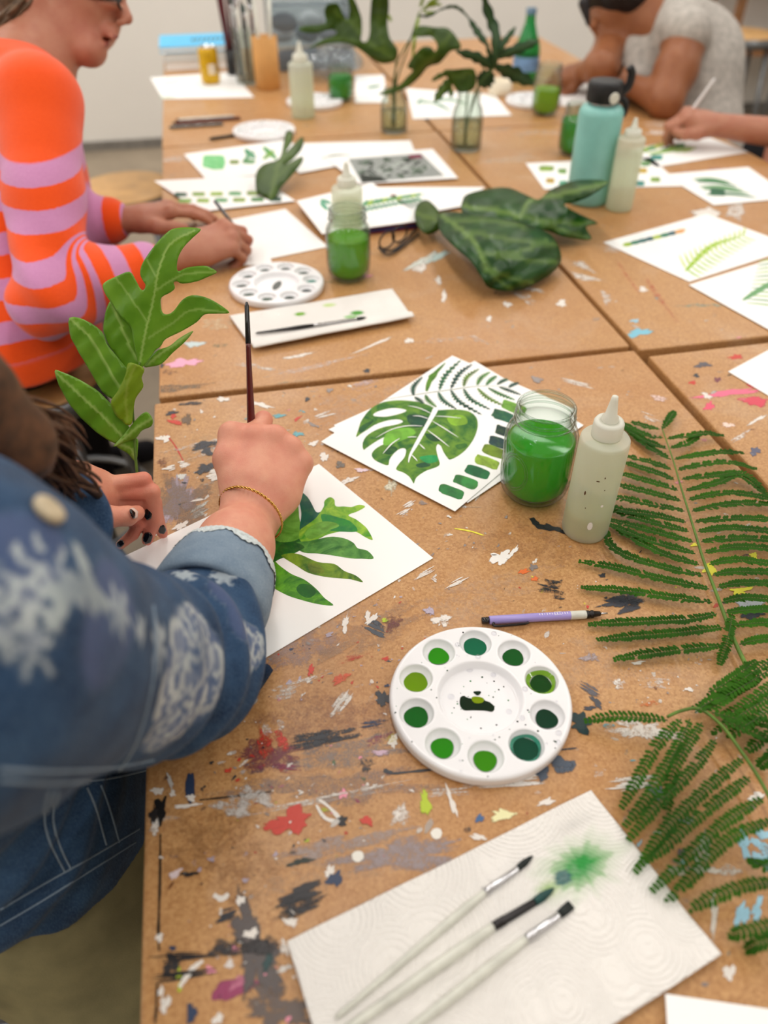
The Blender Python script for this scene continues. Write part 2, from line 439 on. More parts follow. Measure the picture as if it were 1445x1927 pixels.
M.update(
    wood=m_wood(), stain=m_stain(), paper=m_paper(), water=m_water(), towel=m_towel(), floor=m_concrete(), knit=m_knit(),
    wall=plain('painted_wall', (236, 232, 225), .8, .2, .02, 1.5), ceiling=plain('ceiling_paint', (225, 223, 218), .9, .1, .02, 1),
    base=plain('grey_baseboard', (128, 123, 116), .6, .3), edge=plain('board_edge', (128, 86, 50), .7, .2, .2, 60),
    steel=plain('grey_steel', (120, 122, 124), .35, .5, .05, 10, .7), dark=plain('black_rubber', (24, 24, 25), .5, .4), chrome=plain('chrome', (205, 205, 208), .18, .5, .03, 10, 1.0),
    gun=plain('gunmetal', (52, 50, 50), .25, .5, .1, 10, .8), gold=plain('gold', (214, 168, 92), .25, .5, .05, 10, 1.0),
    white=plain('white_plastic', (236, 235, 236), .22, .5, .01, 10), stoolwood=plain('stool_wood', (196, 152, 96), .45, .4, .12, 12),
    lilac=plain('lilac_plastic', (160, 146, 210), .3, .5, .04, 10), handle=plain('pearl_handle', (214, 214, 202), .28, .5, .08, 40), brown=plain('red_brown_lacquer', (92, 24, 18), .22, .5, .1, 40),
    black=plain('black_gloss', (18, 17, 18), .12, .6, .05, 10), bristle=plain('dark_bristle', (34, 40, 38), .6, .3, .3, 300), tealb=plain('teal_bristle', (10, 66, 62), .4, .4, .2, 300),
    skinA=m_skin('fair_skin', (222, 158, 130), (206, 124, 104)), skinB=m_skin('rosy_skin', (178, 122, 96), (162, 94, 74)), skinC=m_skin('brown_skin', (150, 94, 58), (128, 74, 46)),
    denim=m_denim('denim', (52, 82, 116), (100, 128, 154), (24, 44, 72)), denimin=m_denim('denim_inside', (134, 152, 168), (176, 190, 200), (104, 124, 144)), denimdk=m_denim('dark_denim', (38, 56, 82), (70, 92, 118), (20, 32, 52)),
    khaki=plain('olive_twill', (134, 126, 92), .85, .15, .12, 20, bump=.2, bscale=600), linen=plain('grey_linen', (182, 176, 168), .9, .1, .12, 60, bump=.4, bscale=300),
    glass=m_glass('clear_glass', (246, 250, 247), 1.0, .012), glassd=m_glass('green_bottle_glass', (110, 214, 150), .9, .30, (40, 160, 90)), bottle=m_plastic('milky_bottle', (246, 248, 238), .50, .22), cap=m_plastic('milky_cap', (240, 240, 230), .88, .25),
    liq=m_liquid('green_rinse_water', (48, 170, 4), (110, 236, 20)), liq2=m_liquid('yellow_green_rinse_water', (104, 176, 2), (150, 220, 20)), liq3=m_liquid('deep_green_rinse_water', (20, 150, 24), (60, 210, 50)), liq4=m_liquid('lime_rinse_water', (146, 190, 0), (190, 230, 10)),
    water_clear=m_liquid('cloudy_water', (236, 240, 222), (240, 244, 230), .3), sediment=m_liquid('tinted_water', (206, 208, 100), (226, 226, 120), .8), vasewater=m_glass('vase_water', (238, 242, 228), .5, .05, (200, 206, 186)),
    leafA=m_leaf('bright_leaf', (84, 134, 22), (132, 178, 54), (168, 198, 104), .30), leafY=m_leaf('young_leaf', (120, 150, 20), (146, 172, 30), (150, 170, 60), .4), leafD=m_leaf('dark_leaf', (8, 52, 4), (28, 82, 10), (104, 136, 58), .36), leafO=m_leaf('olive_leaf', (42, 70, 2), (66, 94, 8), (90, 116, 40), .4),
    leafG=m_leaf('deep_green_leaf', (20, 52, 26), (38, 74, 34), (60, 90, 50), .4), leaflet=m_leaf('fern_leaflet', (22, 62, 2), (52, 104, 10), rough=.6, spec=.16, veins=False), stem=plain('green_stem', (92, 124, 48), .5, .3, .15, 60), stemd=plain('dark_stem', (58, 84, 26), .5, .3, .15, 60),
    flask=plain('teal_powder_coat', (132, 194, 186), .35, .45, .03, 30), amber=plain('gold_can', (214, 168, 20), .25, .5, .15, 30, .35), tan=plain('tan_cup', (202, 148, 84), .6, .3, .06, 20), blue=plain('blue_cover', (84, 190, 236), .45, .4, .04, 20),
    hairA=plain('brown_hair', (84, 54, 34), .6, .35, .35, 80), hairB=plain('grey_brown_hair', (104, 82, 62), .6, .3, .3, 60), hairC=plain('black_hair', (26, 20, 20), .5, .4, .25, 60),
    lace=plain('white_lace', (206, 214, 214), .9, .1, .12, 300, bump=.6, bscale=700), bone=plain('bone_button', (196, 180, 150), .5, .4, .1, 200), attr=m_attr('printed_sheet'), paint=m_attr('wet_paint', .06, .6), cream=plain('cream_tub', (232, 220, 196), .5, .3, .03, 20),
    clearbin=m_glass('clear_plastic', (235, 242, 246), .7, .16, (190, 200, 206)), maroon=plain('maroon_wood', (92, 20, 32), .4, .4, .1, 20), greystuff=plain('grey_cloth', (130, 128, 132), .9, .1, .2, 20), brownwood=plain('brown_wood', (142, 98, 62), .5, .3, .2, 12),
    nail=plain('black_nail_polish', (14, 10, 12), .08, .7, .05, 10), bare=plain('bare_nail', (226, 200, 186), .3, .5, .05, 60), lip=plain('lips', (150, 78, 66), .45, .4, .1, 40), jeansdk=plain('black_trousers', (34, 33, 36), .85, .15, .1, 40), blackknit=plain('black_wool', (20, 19, 22), .9, .1, .2, 60))
# ------------------------------------------------------------------ room
ZC = 2.05
def slab(name, lo, hi, m, kind='structure'):
    b = MB(); lo = np.array(lo, float); hi = np.array(hi, float); b.box((lo+hi)/2, (hi-lo)/2)
    return tag(b.build(name, m, smooth=False), kind=kind)
X0, X1, Y0, Y1 = -3.4, 4.6, -3.0, 5.06
slab('floor', (X0-.1, Y0-.1, FLOOR-.1), (X1+.1, Y1+.1, FLOOR), M['floor'])
slab('ceiling', (X0-.1, Y0-.1, ZC), (X1+.1, Y1+.1, ZC+.1), M['ceiling'])
slab('wall_back', (X0-.1, Y1, FLOOR), (X1+.1, Y1+.1, ZC), M['wall'])
slab('wall_front', (X0-.1, Y0-.1, FLOOR), (X1+.1, Y0, ZC), M['wall'])
slab('wall_left', (X0-.1, Y0, FLOOR), (X0, Y1, ZC), M['wall'])
slab('wall_right', (X1, Y0, FLOOR), (X1+.1, Y1, ZC), M['wall'])
slab('baseboard_back', (X0, Y1-.015, FLOOR), (X1, Y1, FLOOR+.05), M['base'])

# ------------------------------------------------------------------ paint marks on the boards
W_, K_, R_, P_, G_, LV, B_, LB, Y_, LG, MG, TL, BR = (224, 217, 208), (52, 54, 60), (198, 62, 46), (226, 142, 160), (146, 136, 132), (178, 166, 182), (44, 58, 86), (150, 194, 212), (236, 226, 60), (176, 196, 44), (146, 56, 88), (96, 160, 168), (120, 66, 40)
class Marks:
    def __init__(s): s.v = []; s.f = []; s.c = []; s.cov = []; s.opa = []; s.z = 0
    def poly(s, pts, col, cov, opa, soft=True):
        s.z = (s.z+1) % 60; h = .00025+s.z*.00001; n = len(pts); b = len(s.v); pts = np.asarray(pts)[:, :2]; c = pts.mean(0)
        s.v.append((c[0], c[1], h))
        for p in pts: q = c+(p-c)*.72; s.v.append((q[0], q[1], h))
        for p in pts: s.v.append((p[0], p[1], h))
        for i in range(n):
            j = (i+1) % n; s.f.append((b, b+1+i, b+1+j)); s.f.append((b+1+i, b+1+n+i, b+1+n+j, b+1+j))
        cl = lin(col); s.c += [cl]*(2*n+1); s.cov += [cov]*(n+1)+[cov*(.55 if soft else 1)]*n; s.opa += [opa]*(2*n+1)
    def blob(s, x, y, rx, ry, ang, col, cov=1.0, opa=1.0, jag=.30, n=30):
        c = PT(x, y); a = math.radians(ang); ux = PT(x+rx*math.cos(a), y+rx*math.sin(a))-c; uy = PT(x-ry*math.sin(a), y+ry*math.cos(a))-c
        ph = [rng.random()*6.28 for _ in range(4)]; P = []
        for i in range(n):
            t = 2*PI*i/n; r = 1+jag*(math.sin(2*t+ph[0])*.5+math.sin(3*t+ph[1])*.6+math.sin(5*t+ph[2])*.5+math.sin(8*t+ph[3])*.4)+rng.uniform(-.5, .5)*jag
            P.append(c+ux*math.cos(t)*r+uy*math.sin(t)*r)
        s.poly(P, col, cov, opa); return s
    def wblob(s, x, y, r, el, ang, col, cov, opa, jag=.3, n=10):
        ph = rng.random()*6.28; P = []
        for i in range(n):
            t = 2*PI*i/n; q = r*(1+jag*math.sin(2*t+ph)*.5+rng.uniform(-.5, .5)*jag)
            a, b = q*math.cos(t)*el, q*math.sin(t); P.append((x+a*math.cos(ang)-b*math.sin(ang), y+a*math.sin(ang)+b*math.cos(ang)))
        s.poly(P, col, cov, opa)
    def line(s, pts, w, col, cov=1.0, opa=1.0):
        P = smooth_path([PT(*p) for p in pts], 14); T = np.gradient(P, axis=0); n = np.stack([-T[:, 1], T[:, 0]], -1); n /= np.linalg.norm(n, axis=1)[:, None]+1e-9
        k = len(P); ww = w*(.45+.55*np.sin(np.linspace(.25, 2.9, k)))*(1+.3*np.array([rng.uniform(-1, 1) for _ in range(k)]))
        for i in range(k-1):
            a, b = P[i][:2], P[i+1][:2]
            s.z = 30; bb = len(s.v)
            for q in (a-n[i]*ww[i], a+n[i]*ww[i], b+n[i+1]*ww[i+1], b-n[i+1]*ww[i+1]): s.v.append((q[0], q[1], .00045))
            s.f.append((bb, bb+1, bb+2, bb+3)); s.c += [lin(col)]*4; s.cov += [cov]*4; s.opa += [opa]*4
        return s
    def streak(s, x, y, L, w, ang, col, cov=.55, opa=.9, n=7):
        a = math.radians(ang); dx, dy = math.cos(a), math.sin(a)
        for i in range(n):
            o = (i-(n-1)/2)/max(n-1, 1)*2*w+rng.uniform(-.3, .3)*w; l = L*rng.uniform(.45, 1); sh = rng.uniform(-.3, .3)*L
            s.blob(x+dx*sh-dy*o, y+dy*sh+dx*o, l, max(1.2, w*rng.uniform(.25, .6)), ang+rng.uniform(-4, 4), col, cov*rng.uniform(.75, 1.15), opa, .2, 14)
        return s
    def build(s, parent, x0, x1, y0, y1):
        v = np.array(s.v); v[:, 0] = np.clip(v[:, 0], x0, x1); v[:, 1] = np.clip(v[:, 1], y0, y1)
        o = mesh_obj('paint_stains', v, s.f, M['stain'], parent, False)
        cattr(o, 'col', np.array(s.c)); fattr(o, 'cov', s.cov); fattr(o, 'opa', s.opa); return tag(o, kind='stuff')
PAL = [W_]*16+[K_]*3+[R_, P_, G_, LV, B_, G_, BR, BR, (190, 176, 160), (206, 190, 170), TL]
def table(label, x0, x1, y0, y1, marks, rz=0.0, legs=True):
    t = thing('work_table', label, 'table', (0, 0, FLOOR), 0, 'particle board work tables pushed together')
    b = MB(); b.box(((x0+x1)/2, (y0+y1)/2, -.0165), ((x1-x0)/2, (y1-y0)/2, .0165)); o = bev(b.build('tabletop', [M['wood']], t, False), .003, 2)
    if marks: marks.build(t, x0+.002, x1-.002, y0+.002, y1-.002)
    for a in (x0+.07, x1-.07):
        for c in (y0+.07, y1-.07):
            MB().box((a, c, FLOOR/2-.017), (.024, .024, -FLOOR/2-.017)).build('leg', M['steel'], t, False)
    a = MB()
    for c in (y0+.07, y1-.07): a.box(((x0+x1)/2, c, -.063), ((x1-x0)/2-.095, .012, .03))
    for c in (x0+.07, x1-.07): a.box((c, (y0+y1)/2, -.063), (.012, (y1-y0)/2-.095, .03))
    a.build('apron', M['steel'], t, False); return t
def sprinkle(m, n, x0, x1, y0, y1, big=1.0, cov=(.5, 1)):
    for i in range(n):
        r = abs(rng.gauss(0, 1))*.0015*big+.0005; el = 1+abs(rng.gauss(0, 1.5)); col = PAL[rng.randrange(len(PAL))]
        c = tuple(np.clip(np.array(col)*rng.uniform(.8, 1.08), 0, 255))
        m.wblob(rng.uniform(x0, x1), rng.uniform(y0, y1), r, el, rng.uniform(-.4, .9) if rng.random() < .7 else rng.uniform(0, 3), c, rng.uniform(*cov)*.8, rng.uniform(.35, .9))
def cluster(m, x, y, sx, sy, n, cols, r=2.1, cov=(.45, .95)):
    for i in range(n):
        q = abs(rng.gauss(0, 1))*r*.8+.6
        m.blob(x+rng.gauss(0, sx), y+rng.gauss(0, sy), q*rng.uniform(1, 2.6), q, rng.uniform(-60, 30), cols[rng.randrange(len(cols))], rng.uniform(*cov), rng.uniform(.7, 1), .35, 12)

n_ = Marks()
for a in [(560, 1180, 120, 60, -20, (196, 172, 150), .40, .40), (900, 1120, 140, 40, -10, (206, 180, 156), .36, .35), (1150, 1250, 120, 60, 0, (206, 176, 146), .36, .35), (640, 1350, 160, 60, -8, (150, 104, 84), .42, .45), (420, 1600, 110, 90, 0, (120, 76, 40), .40, .35), (700, 760, 130, 40, -10, (214, 186, 164), .38, .4), (420, 860, 110, 60, -10, (206, 178, 140), .38, .4), (1000, 1020, 120, 50, 0, (160, 112, 80), .36, .35), (600, 1640, 110, 50, -10, (196, 166, 136), .4, .4)]: n_.blob(*a[:6], a[6]+.12, a[7], .35, 60)
# broad smears first
for a in [(640, 1420, 150, 26, -8, G_, .34, .55), (620, 1480, 190, 30, -4, (150, 128, 118), .36, .5), (760, 1610, 130, 30, -6, (158, 146, 148), .42, .7), (560, 1220, 70, 40, -20, (168, 140, 130), .40, .5),
          (505, 1420, 70, 26, -8, (120, 60, 70), .42, .7), (335, 940, 26, 52, 14, LV, .5, .75), (345, 960, 50, 70, 0, (140, 116, 96), .42, .6), (640, 1590, 110, 20, -12, (172, 156, 150), .42, .6), (1210, 1375, 60, 20, 8, W_, .42, .8),
          (480, 1790, 40, 90, -14, (92, 84, 82), .55, .85), (520, 1900, 60, 40, 20, (104, 92, 86), .5, .8), (420, 1000, 60, 30, -20, (150, 122, 96), .4, .6), (700, 1190, 120, 26, -26, (176, 140, 110), .36, .45)]: n_.blob(*a[:6], a[6]+.22, min(1, a[7]+.1), .35, 60)
n_.streak(610, 1390, 75, 11, -10, K_, .62, .9, 10); n_.streak(700, 1365, 30, 6, -8, B_, .62, .9, 5); n_.streak(525, 1445, 60, 5, 6, MG, .6, .9, 5)
n_.streak(510, 1395, 30, 22, 65, R_, .6, .95, 6); n_.streak(515, 1370, 14, 16, 70, W_, .52, .9, 5); n_.blob(548, 1545, 36, 22, -18, R_, .95, .95); n_.blob(520, 1552, 30, 8, -8, R_, .85, .95); n_.blob(690, 1545, 11, 9, 0, R_, .9)
n_.streak(640, 1500, 190, 5, -9, W_, .5, .85, 9); n_.streak(945, 1470, 80, 8, -7, (226, 222, 216), .72, .95, 7); n_.streak(850, 1490, 60, 6, -6, W_, .5, .85, 6); n_.blob(990, 1462, 30, 9, -14, W_, .95)
n_.streak(640, 1325, 36, 9, -52, W_, .62, .9, 7); n_.streak(575, 1280, 40, 3, -16, W_, .55, .85, 4); n_.streak(540, 1300, 34, 10, -16, (214, 206, 196), .5, .8, 6); n_.streak(655, 1240, 50, 5, -14, R_, .48, .75, 5)
n_.blob(640, 1278, 16, 10, -30, (214, 90, 60), .7, .8); n_.blob(585, 1262, 6, 10, 20, R_, .8)
for x, y in [(475, 1500), (440, 1520)]: n_.blob(x, y, 34, 20, 10, (196, 190, 184), .62, .9)
n_.blob(358, 1482, 9, 30, 3, B_, 1, 1, .1); n_.blob(302, 1524, 12, 22, 8, (28, 26, 26), .95); n_.blob(290, 1535, 8, 18, 0, (40, 36, 36), .8); n_.blob(352, 1517, 24, 4, -8, W_, 1); n_.blob(360, 1502, 9, 6, 0, W_, 1)
n_.blob(297, 1489, 11, 7, -10, W_, 1); n_.blob(325, 1494, 6, 6, 0, W_, 1); n_.blob(320, 1470, 4, 16, -20, (200, 196, 190), .9); n_.blob(291, 1560, 9, 16, 0, W_, .6)
n_.line([(375, 1506), (430, 1500), (510, 1490)], .0009, (46, 34, 26)); n_.line([(722, 1450), (735, 1456), (800, 1450), (850, 1447)], .0012, (52, 52, 56)); n_.blob(730, 1452, 8, 4, 30, K_, 1)
n_.line([(302, 1570), (301, 1660), (298, 1760), (300, 1790)], .001, (44, 32, 24), .8); n_.line([(296, 1850), (294, 1900), (292, 1927)], .0009, (44, 32, 24), .8)
n_.streak(560, 1700, 56, 16, -20, (48, 46, 48), .72, .95, 9); n_.streak(430, 1722, 26, 8, -18, K_, .75, .95, 5); n_.streak(460, 1780, 20, 56, 82, (60, 56, 56), .62, .9, 8); n_.streak(350, 1800, 60, 5, -4, (36, 34, 36), .78, .95, 5); n_.streak(340, 1838, 70, 5, -8, (36, 34, 36), .78, .95, 5); n_.blob(322, 1815, 18, 20, 0, (50, 46, 46), .78)
n_.blob(440, 1860, 46, 19, -22, (150, 62, 98), .88, .95, .12); n_.blob(452, 1848, 26, 9, -22, (206, 124, 150), .7, .8); n_.blob(395, 1825, 9, 8, 0, P_, 1); n_.blob(440, 1785, 7, 8, 0, P_, 1); n_.blob(337, 1832, 5, 10, 0, LG, 1); n_.blob(340, 1855, 4, 12, 25, LG, 1); n_.line([(338, 1858), (360, 1826), (382, 1808)], .002, W_)
n_.blob(473, 1757, 13, 9, 0, W_, 1); n_.blob(452, 1695, 8, 9, 0, W_, .9); n_.blob(303, 1866, 6, 9, 0, W_, 1); n_.blob(311, 1890, 8, 18, 12, W_, 1); n_.blob(300, 1765, 8, 7, 0, W_, 1); n_.blob(432, 1815, 9, 8, 0, (214, 206, 200), 1); n_.blob(630, 1655, 14, 15, 0, B_, 1); n_.blob(620, 1640, 8, 12, 20, W_, .9)
n_.blob(547, 1735, 12, 11, 0, W_, .8); n_.blob(505, 1810, 10, 18, 10, (44, 70, 70), .7); n_.blob(325, 1785, 6, 5, 0, B_, 1); n_.blob(535, 1785, 8, 16, -10, W_, .7); n_.blob(536, 1823, 14, 6, -20, (206, 200, 192), .8); n_.blob(360, 1908, 8, 22, 5, B_, .9); n_.blob(410, 1918, 8, 14, 30, W_, .9); n_.line([(402, 1684), (418, 1692), (430, 1682)], .0022, W_, .8)
n_.blob(330, 1645, 14, 7, -45, (214, 196, 198), .85); n_.blob(356, 1645, 18, 5, 0, (40, 34, 34), .75); n_.blob(565, 1622, 22, 6, -14, (36, 44, 34), .85); n_.blob(673, 1612, 12, 11, 0, (230, 226, 216), 1, 1, .04); n_.blob(821, 1569, 11, 11, 0, (230, 226, 216), 1, 1, .04)
n_.blob(643, 1545, 11, 9, 0, (26, 22, 22), 1); n_.blob(755, 1535, 16, 24, 10, W_, .55); n_.blob(800, 1512, 9, 28, -12, LG, .85); n_.blob(945, 1534, 20, 12, 0, (226, 222, 170), .85); n_.blob(902, 1541, 8, 8, 0, (60, 96, 140), .9); n_.blob(850, 1510, 5, 28, -22, W_, 1); n_.blob(900, 1576, 16, 5, 14, W_, 1); n_.blob(1027, 1510, 16, 6, -20, W_, .9); n_.blob(646, 1495, 8, 9, 0, P_, 1)
n_.line([(595, 1515), (612, 1540), (640, 1545), (620, 1520), (600, 1505)], .0016, W_, .8); n_.streak(780, 1330, 10, 30, 60, (140, 40, 40), .5, .7, 4); n_.blob(740, 1395, 9, 12, 0, W_, .9); n_.blob(690, 1440, 14, 14, 30, K_, .6); n_.blob(714, 1417, 20, 5, 0, (200, 170, 186), .6); n_.blob(720, 1315, 12, 18, -30, K_, .78); n_.blob(712, 1392, 8, 26, 60, MG, .5); n_.blob(735, 1390, 12, 10, 0, Y_, .4)
# right of the palette and around it
n_.blob(1093, 1360, 23, 18, 20, (6, 44, 44), 1, 1, .3); n_.streak(1047, 1445, 22, 26, 75, (74, 84, 98), .78, .95, 6); n_.blob(1055, 1435, 24, 10, 10, (70, 80, 94), .8); n_.line([(1050, 1412), (1085, 1408)], .0008, K_)
n_.streak(1113, 1300, 26, 5, 28, (96, 94, 100), .75, .95, 5); n_.blob(1122, 1322, 18, 5, 45, (70, 70, 76), .85); n_.blob(1109, 1333, 12, 4, 0, (60, 62, 70), .85); n_.blob(1165, 1288, 10, 12, 45, W_, .55); n_.streak(1240, 1287, 30, 8, 0, W_, .5, .85, 5); n_.blob(1296, 1298, 10, 3, 8, W_, 1); n_.blob(1200, 1248, 12, 3, -8, W_, 1); n_.blob(1110, 1238, 16, 9, 0, (160, 146, 146), .6)
n_.blob(1222, 1325, 16, 6, -6, (204, 110, 50), .5); n_.streak(1190, 1474, 46, 9, -6, W_, .82, .98, 6); n_.blob(1235, 1490, 16, 14, 0, (120, 126, 140), .7); n_.blob(1125, 1452, 14, 12, 0, W_, .45); n_.blob(1422, 1500, 16, 7, -10, W_, .9)
n_.streak(1333, 1640, 14, 60, 90, (206, 198, 186), .7, .9, 5); n_.blob(1322, 1600, 14, 40, 8, (204, 198, 190), .65, .9); n_.blob(1343, 1720, 7, 40, 4, (206, 198, 186), .75); n_.blob(1400, 1590, 10, 30, -18, LB, .8); n_.blob(1425, 1615, 14, 12, 0, LB, .75); n_.blob(1396, 1720, 12, 26, 10, LB, .9); n_.blob(1425, 1710, 9, 24, 18, LB, .9); n_.blob(1435, 1570, 16, 10, 0, LB, .8); n_.line([(1412, 1580), (1440, 1600), (1442, 1640)], .004, LB, .7)
n_.blob(1283, 1605, 8, 10, 0, (100, 84, 84), .8); n_.blob(1372, 1830, 10, 16, 25, W_, 1); n_.blob(1290, 1545, 16, 6, 10, (150, 140, 146), .7)
n_.blob(1040, 995, 26, 5, 18, (34, 34, 38), .92); n_.line([(1000, 975), (1008, 985), (1020, 993), (1055, 996)], .0045, (34, 34, 38), .95); n_.blob(942, 1050, 20, 12, -25, (236, 232, 226), 1); n_.blob(965, 1040, 14, 4, -50, (236, 232, 226), 1)
n_.blob(1003, 1068, 7, 6, 0, (130, 120, 116), 1); n_.blob(985, 1076, 12, 4, -12, (222, 110, 50), .9); n_.blob(1006, 1090, 7, 4, 0, (222, 110, 50), .9); n_.streak(1040, 1105, 26, 9, 10, (40, 42, 48), .62, .95, 6); n_.blob(1166, 1133, 40, 10, -10, (48, 50, 58), .78); n_.streak(1185, 1135, 32, 12, -12, (48, 50, 58), .7, .95, 6); n_.streak(1048, 1120, 20, 5, 8, (40, 42, 48), .6, .95, 4)
n_.blob(1335, 1070, 10, 12, 0, Y_, 1, 1, .35); n_.blob(1392, 1112, 17, 7, 0, Y_, 1, 1, .4); n_.blob(1418, 1046, 8, 5, 0, Y_, 1); n_.blob(1415, 1140, 28, 14, 0, (176, 180, 186), .8); n_.blob(1410, 1155, 26, 10, 5, (40, 44, 52), .85); n_.blob(1306, 1026, 6, 4, 0, Y_, .8); n_.line([(855, 995), (885, 1000), (910, 1008)], .0012, Y_, .9)
n_.streak(705, 1180, 26, 9, 28, (72, 76, 84), .78, .96, 6); n_.blob(692, 1162, 6, 12, 0, W_, .8); n_.blob(700, 1165, 14, 5, -45, W_, .8); n_.blob(650, 1175, 6, 20, 12, W_, .75); n_.blob(724, 1168, 6, 4, 0, LG, 1); n_.blob(740, 1172, 20, 16, 0, (110, 60, 60), .5); n_.blob(832, 1168, 16, 12, -20, W_, .7); n_.streak(800, 1080, 22, 3, -30, W_, .65, .9, 4); n_.streak(858, 1098, 22, 4, -24, W_, .75, .95, 4); n_.streak(770, 950, 12, 3, -30, W_, .8, .95, 4); n_.blob(808, 1150, 10, 8, 20, LV, .7); n_.blob(720, 1080, 6, 26, 10, LV, .5); n_.blob(737, 915, 10, 18, 10, (206, 200, 176), .6)
n_.streak(760, 965, 16, 3, -28, W_, .85, .95, 3); n_.line([(835, 960), (860, 955), (905, 955)], .0006, (180, 160, 140))
# upper left of the near table
n_.line([(313, 818), (330, 840), (345, 868)], .001, (186, 50, 36)); n_.blob(300, 825, 10, 3, -10, W_, .9); n_.blob(312, 826, 8, 6, 0, W_, 1); n_.blob(330, 795, 16, 4, 10, R_, .8); n_.blob(326, 783, 6, 5, 0, R_, .8); n_.blob(352, 790, 9, 12, -30, (110, 90, 70), .7); n_.streak(440, 830, 130, 8, -12, W_, .46, .85, 9); n_.blob(385, 838, 28, 6, -12, K_, .72); n_.blob(390, 850, 10, 9, 0, K_, .8); n_.blob(392, 880, 24, 9, -14, K_, .7); n_.blob(378, 888, 10, 4, -12, K_, .9)
n_.streak(405, 893, 22, 7, -12, W_, .85, .96, 6); n_.streak(320, 882, 14, 4, -16, W_, .85, .95, 4); n_.streak(345, 874, 12, 4, -8, W_, .85, .95, 4); n_.blob(342, 897, 8, 6, 0, (206, 206, 200), .9); n_.blob(345, 940, 14, 26, 0, (60, 68, 74), .6); n_.blob(340, 937, 8, 8, 0, LB, .8); n_.streak(375, 960, 26, 8, -30, (206, 212, 206), .68, .95, 7); n_.streak(345, 945, 18, 2, -20, W_, .9, 1, 3); n_.streak(372, 940, 14, 2, -12, W_, .9, 1, 3); n_.blob(340, 990, 14, 6, -30, W_, .9); n_.blob(308, 870, 10, 12, 0, (120, 66, 40), .5)
n_.streak(500, 815, 34, 4, -14, W_, .6, .9, 5); n_.blob(490, 762, 22, 4, 10, W_, .8); n_.blob(560, 817, 10, 5, 0, TL, .8); n_.blob(525, 783, 12, 4, -6, TL, .7); n_.streak(610, 780, 30, 3, -16, W_, .65, .9, 4); n_.streak(690, 720, 34, 10, -20, (214, 190, 186), .45, .8, 6); n_.blob(590, 835, 10, 4, -10, W_, .9); n_.blob(610, 860, 9, 8, 0, W_, .9); n_.blob(575, 870, 8, 5, 0, G_, .7); n_.blob(640, 875, 10, 6, 0, (110, 100, 90), .7); n_.blob(680, 885, 12, 4, 10, (220, 196, 204), .8); n_.blob(655, 905, 16, 6, -20, W_, .7)
n_.blob(578, 752, 4, 4, 0, K_, 1); n_.blob(620, 735, 6, 4, 0, G_, .8); n_.blob(360, 760, 22, 4, -5, K_, .6); n_.blob(420, 752, 12, 5, 0, W_, .8); n_.blob(323, 778, 14, 3, -8, K_, .8); n_.streak(1010, 760, 60, 2, 35, (220, 200, 190), .6, .85, 3); n_.streak(900, 690, 50, 8, -8, (222, 196, 96), .36, .7, 5); n_.blob(1010, 715, 10, 6, 0, G_, .8); n_.blob(930, 672, 16, 4, 30, K_, .9); n_.blob(855, 693, 5, 3, 0, K_, 1); n_.streak(1080, 720, 36, 3, 14, W_, .6, .85, 4); n_.line([(1080, 815), (1060, 850), (1075, 870)], .0012, Y_, .9); n_.streak(1220, 785, 20, 4, 20, W_, .6, .85, 3); n_.blob(1240, 750, 14, 6, 10, (230, 200, 190), .6)
for a in [(450, 1450, 40, 40, 40, [W_, K_, R_, G_]), (620, 1470, 70, 30, 40, [W_, W_, K_, P_, MG, (90, 110, 80)]), (560, 1260, 50, 40, 34, [W_, R_, LV, G_, B_]), (580, 1560, 60, 36, 40, [W_, W_, R_, G_, LG, K_]), (740, 1250, 40, 60, 26, [W_, R_, LV, B_]), (400, 1640, 60, 40, 24, [W_, LV, K_]), (380, 900, 50, 60, 40, [W_, W_, K_, BR]), (560, 790, 120, 30, 50, [W_, W_, P_, R_, G_, TL]), (460, 1790, 60, 60, 34, [W_, P_, K_, W_]), (700, 1130, 60, 60, 40, [W_, R_, LV, G_]), (800, 1000, 80, 60, 30, [W_, W_, G_]), (1080, 1090, 80, 50, 30, [W_, R_, K_, Y_]), (1250, 1290, 60, 50, 30, [W_, W_, G_]), (1300, 1650, 60, 90, 24, [W_, G_, LB])]: cluster(n_, *a)
sprinkle(n_, 520, -.12, .61, .05, .98, .8)
table('paint-stained work table in the foreground under the white palette', -.132, .618, -.25, .990, n_)
r_ = Marks()
n2 = r_
for a in [(1370, 740, 60, 6, -8, (232, 110, 140), .85, .95), (1420, 755, 26, 9, 0, (214, 70, 90), .9, .95), (1335, 765, 10, 8, 0, (226, 80, 110), .8), (1430, 728, 30, 6, 20, (200, 50, 60), .9, .95), (1322, 687, 14, 6, -5, (90, 84, 90), .8), (1303, 720, 6, 4, 0, R_, 1), (1385, 672, 12, 5, 0, R_, .9), (1330, 745, 10, 5, 20, W_, .8), (1425, 790, 20, 3, -25, W_, .8), (1370, 800, 12, 5, 0, (236, 206, 190), .7), (1310, 707, 5, 4, 0, K_, 1), (1350, 715, 6, 5, 0, (120, 60, 70), .9), (1420, 850, 10, 8, 0, (90, 90, 110), .8), (1395, 820, 20, 5, -30, (226, 216, 206), .6)]: n2.blob(*a)
sprinkle(n2, 160, .63, 1.35, .3, .96, 1.0)
table('work table at the right foreground with splashes of pink paint', .632, 1.382, -.25, .968, n2)
m_ = Marks()
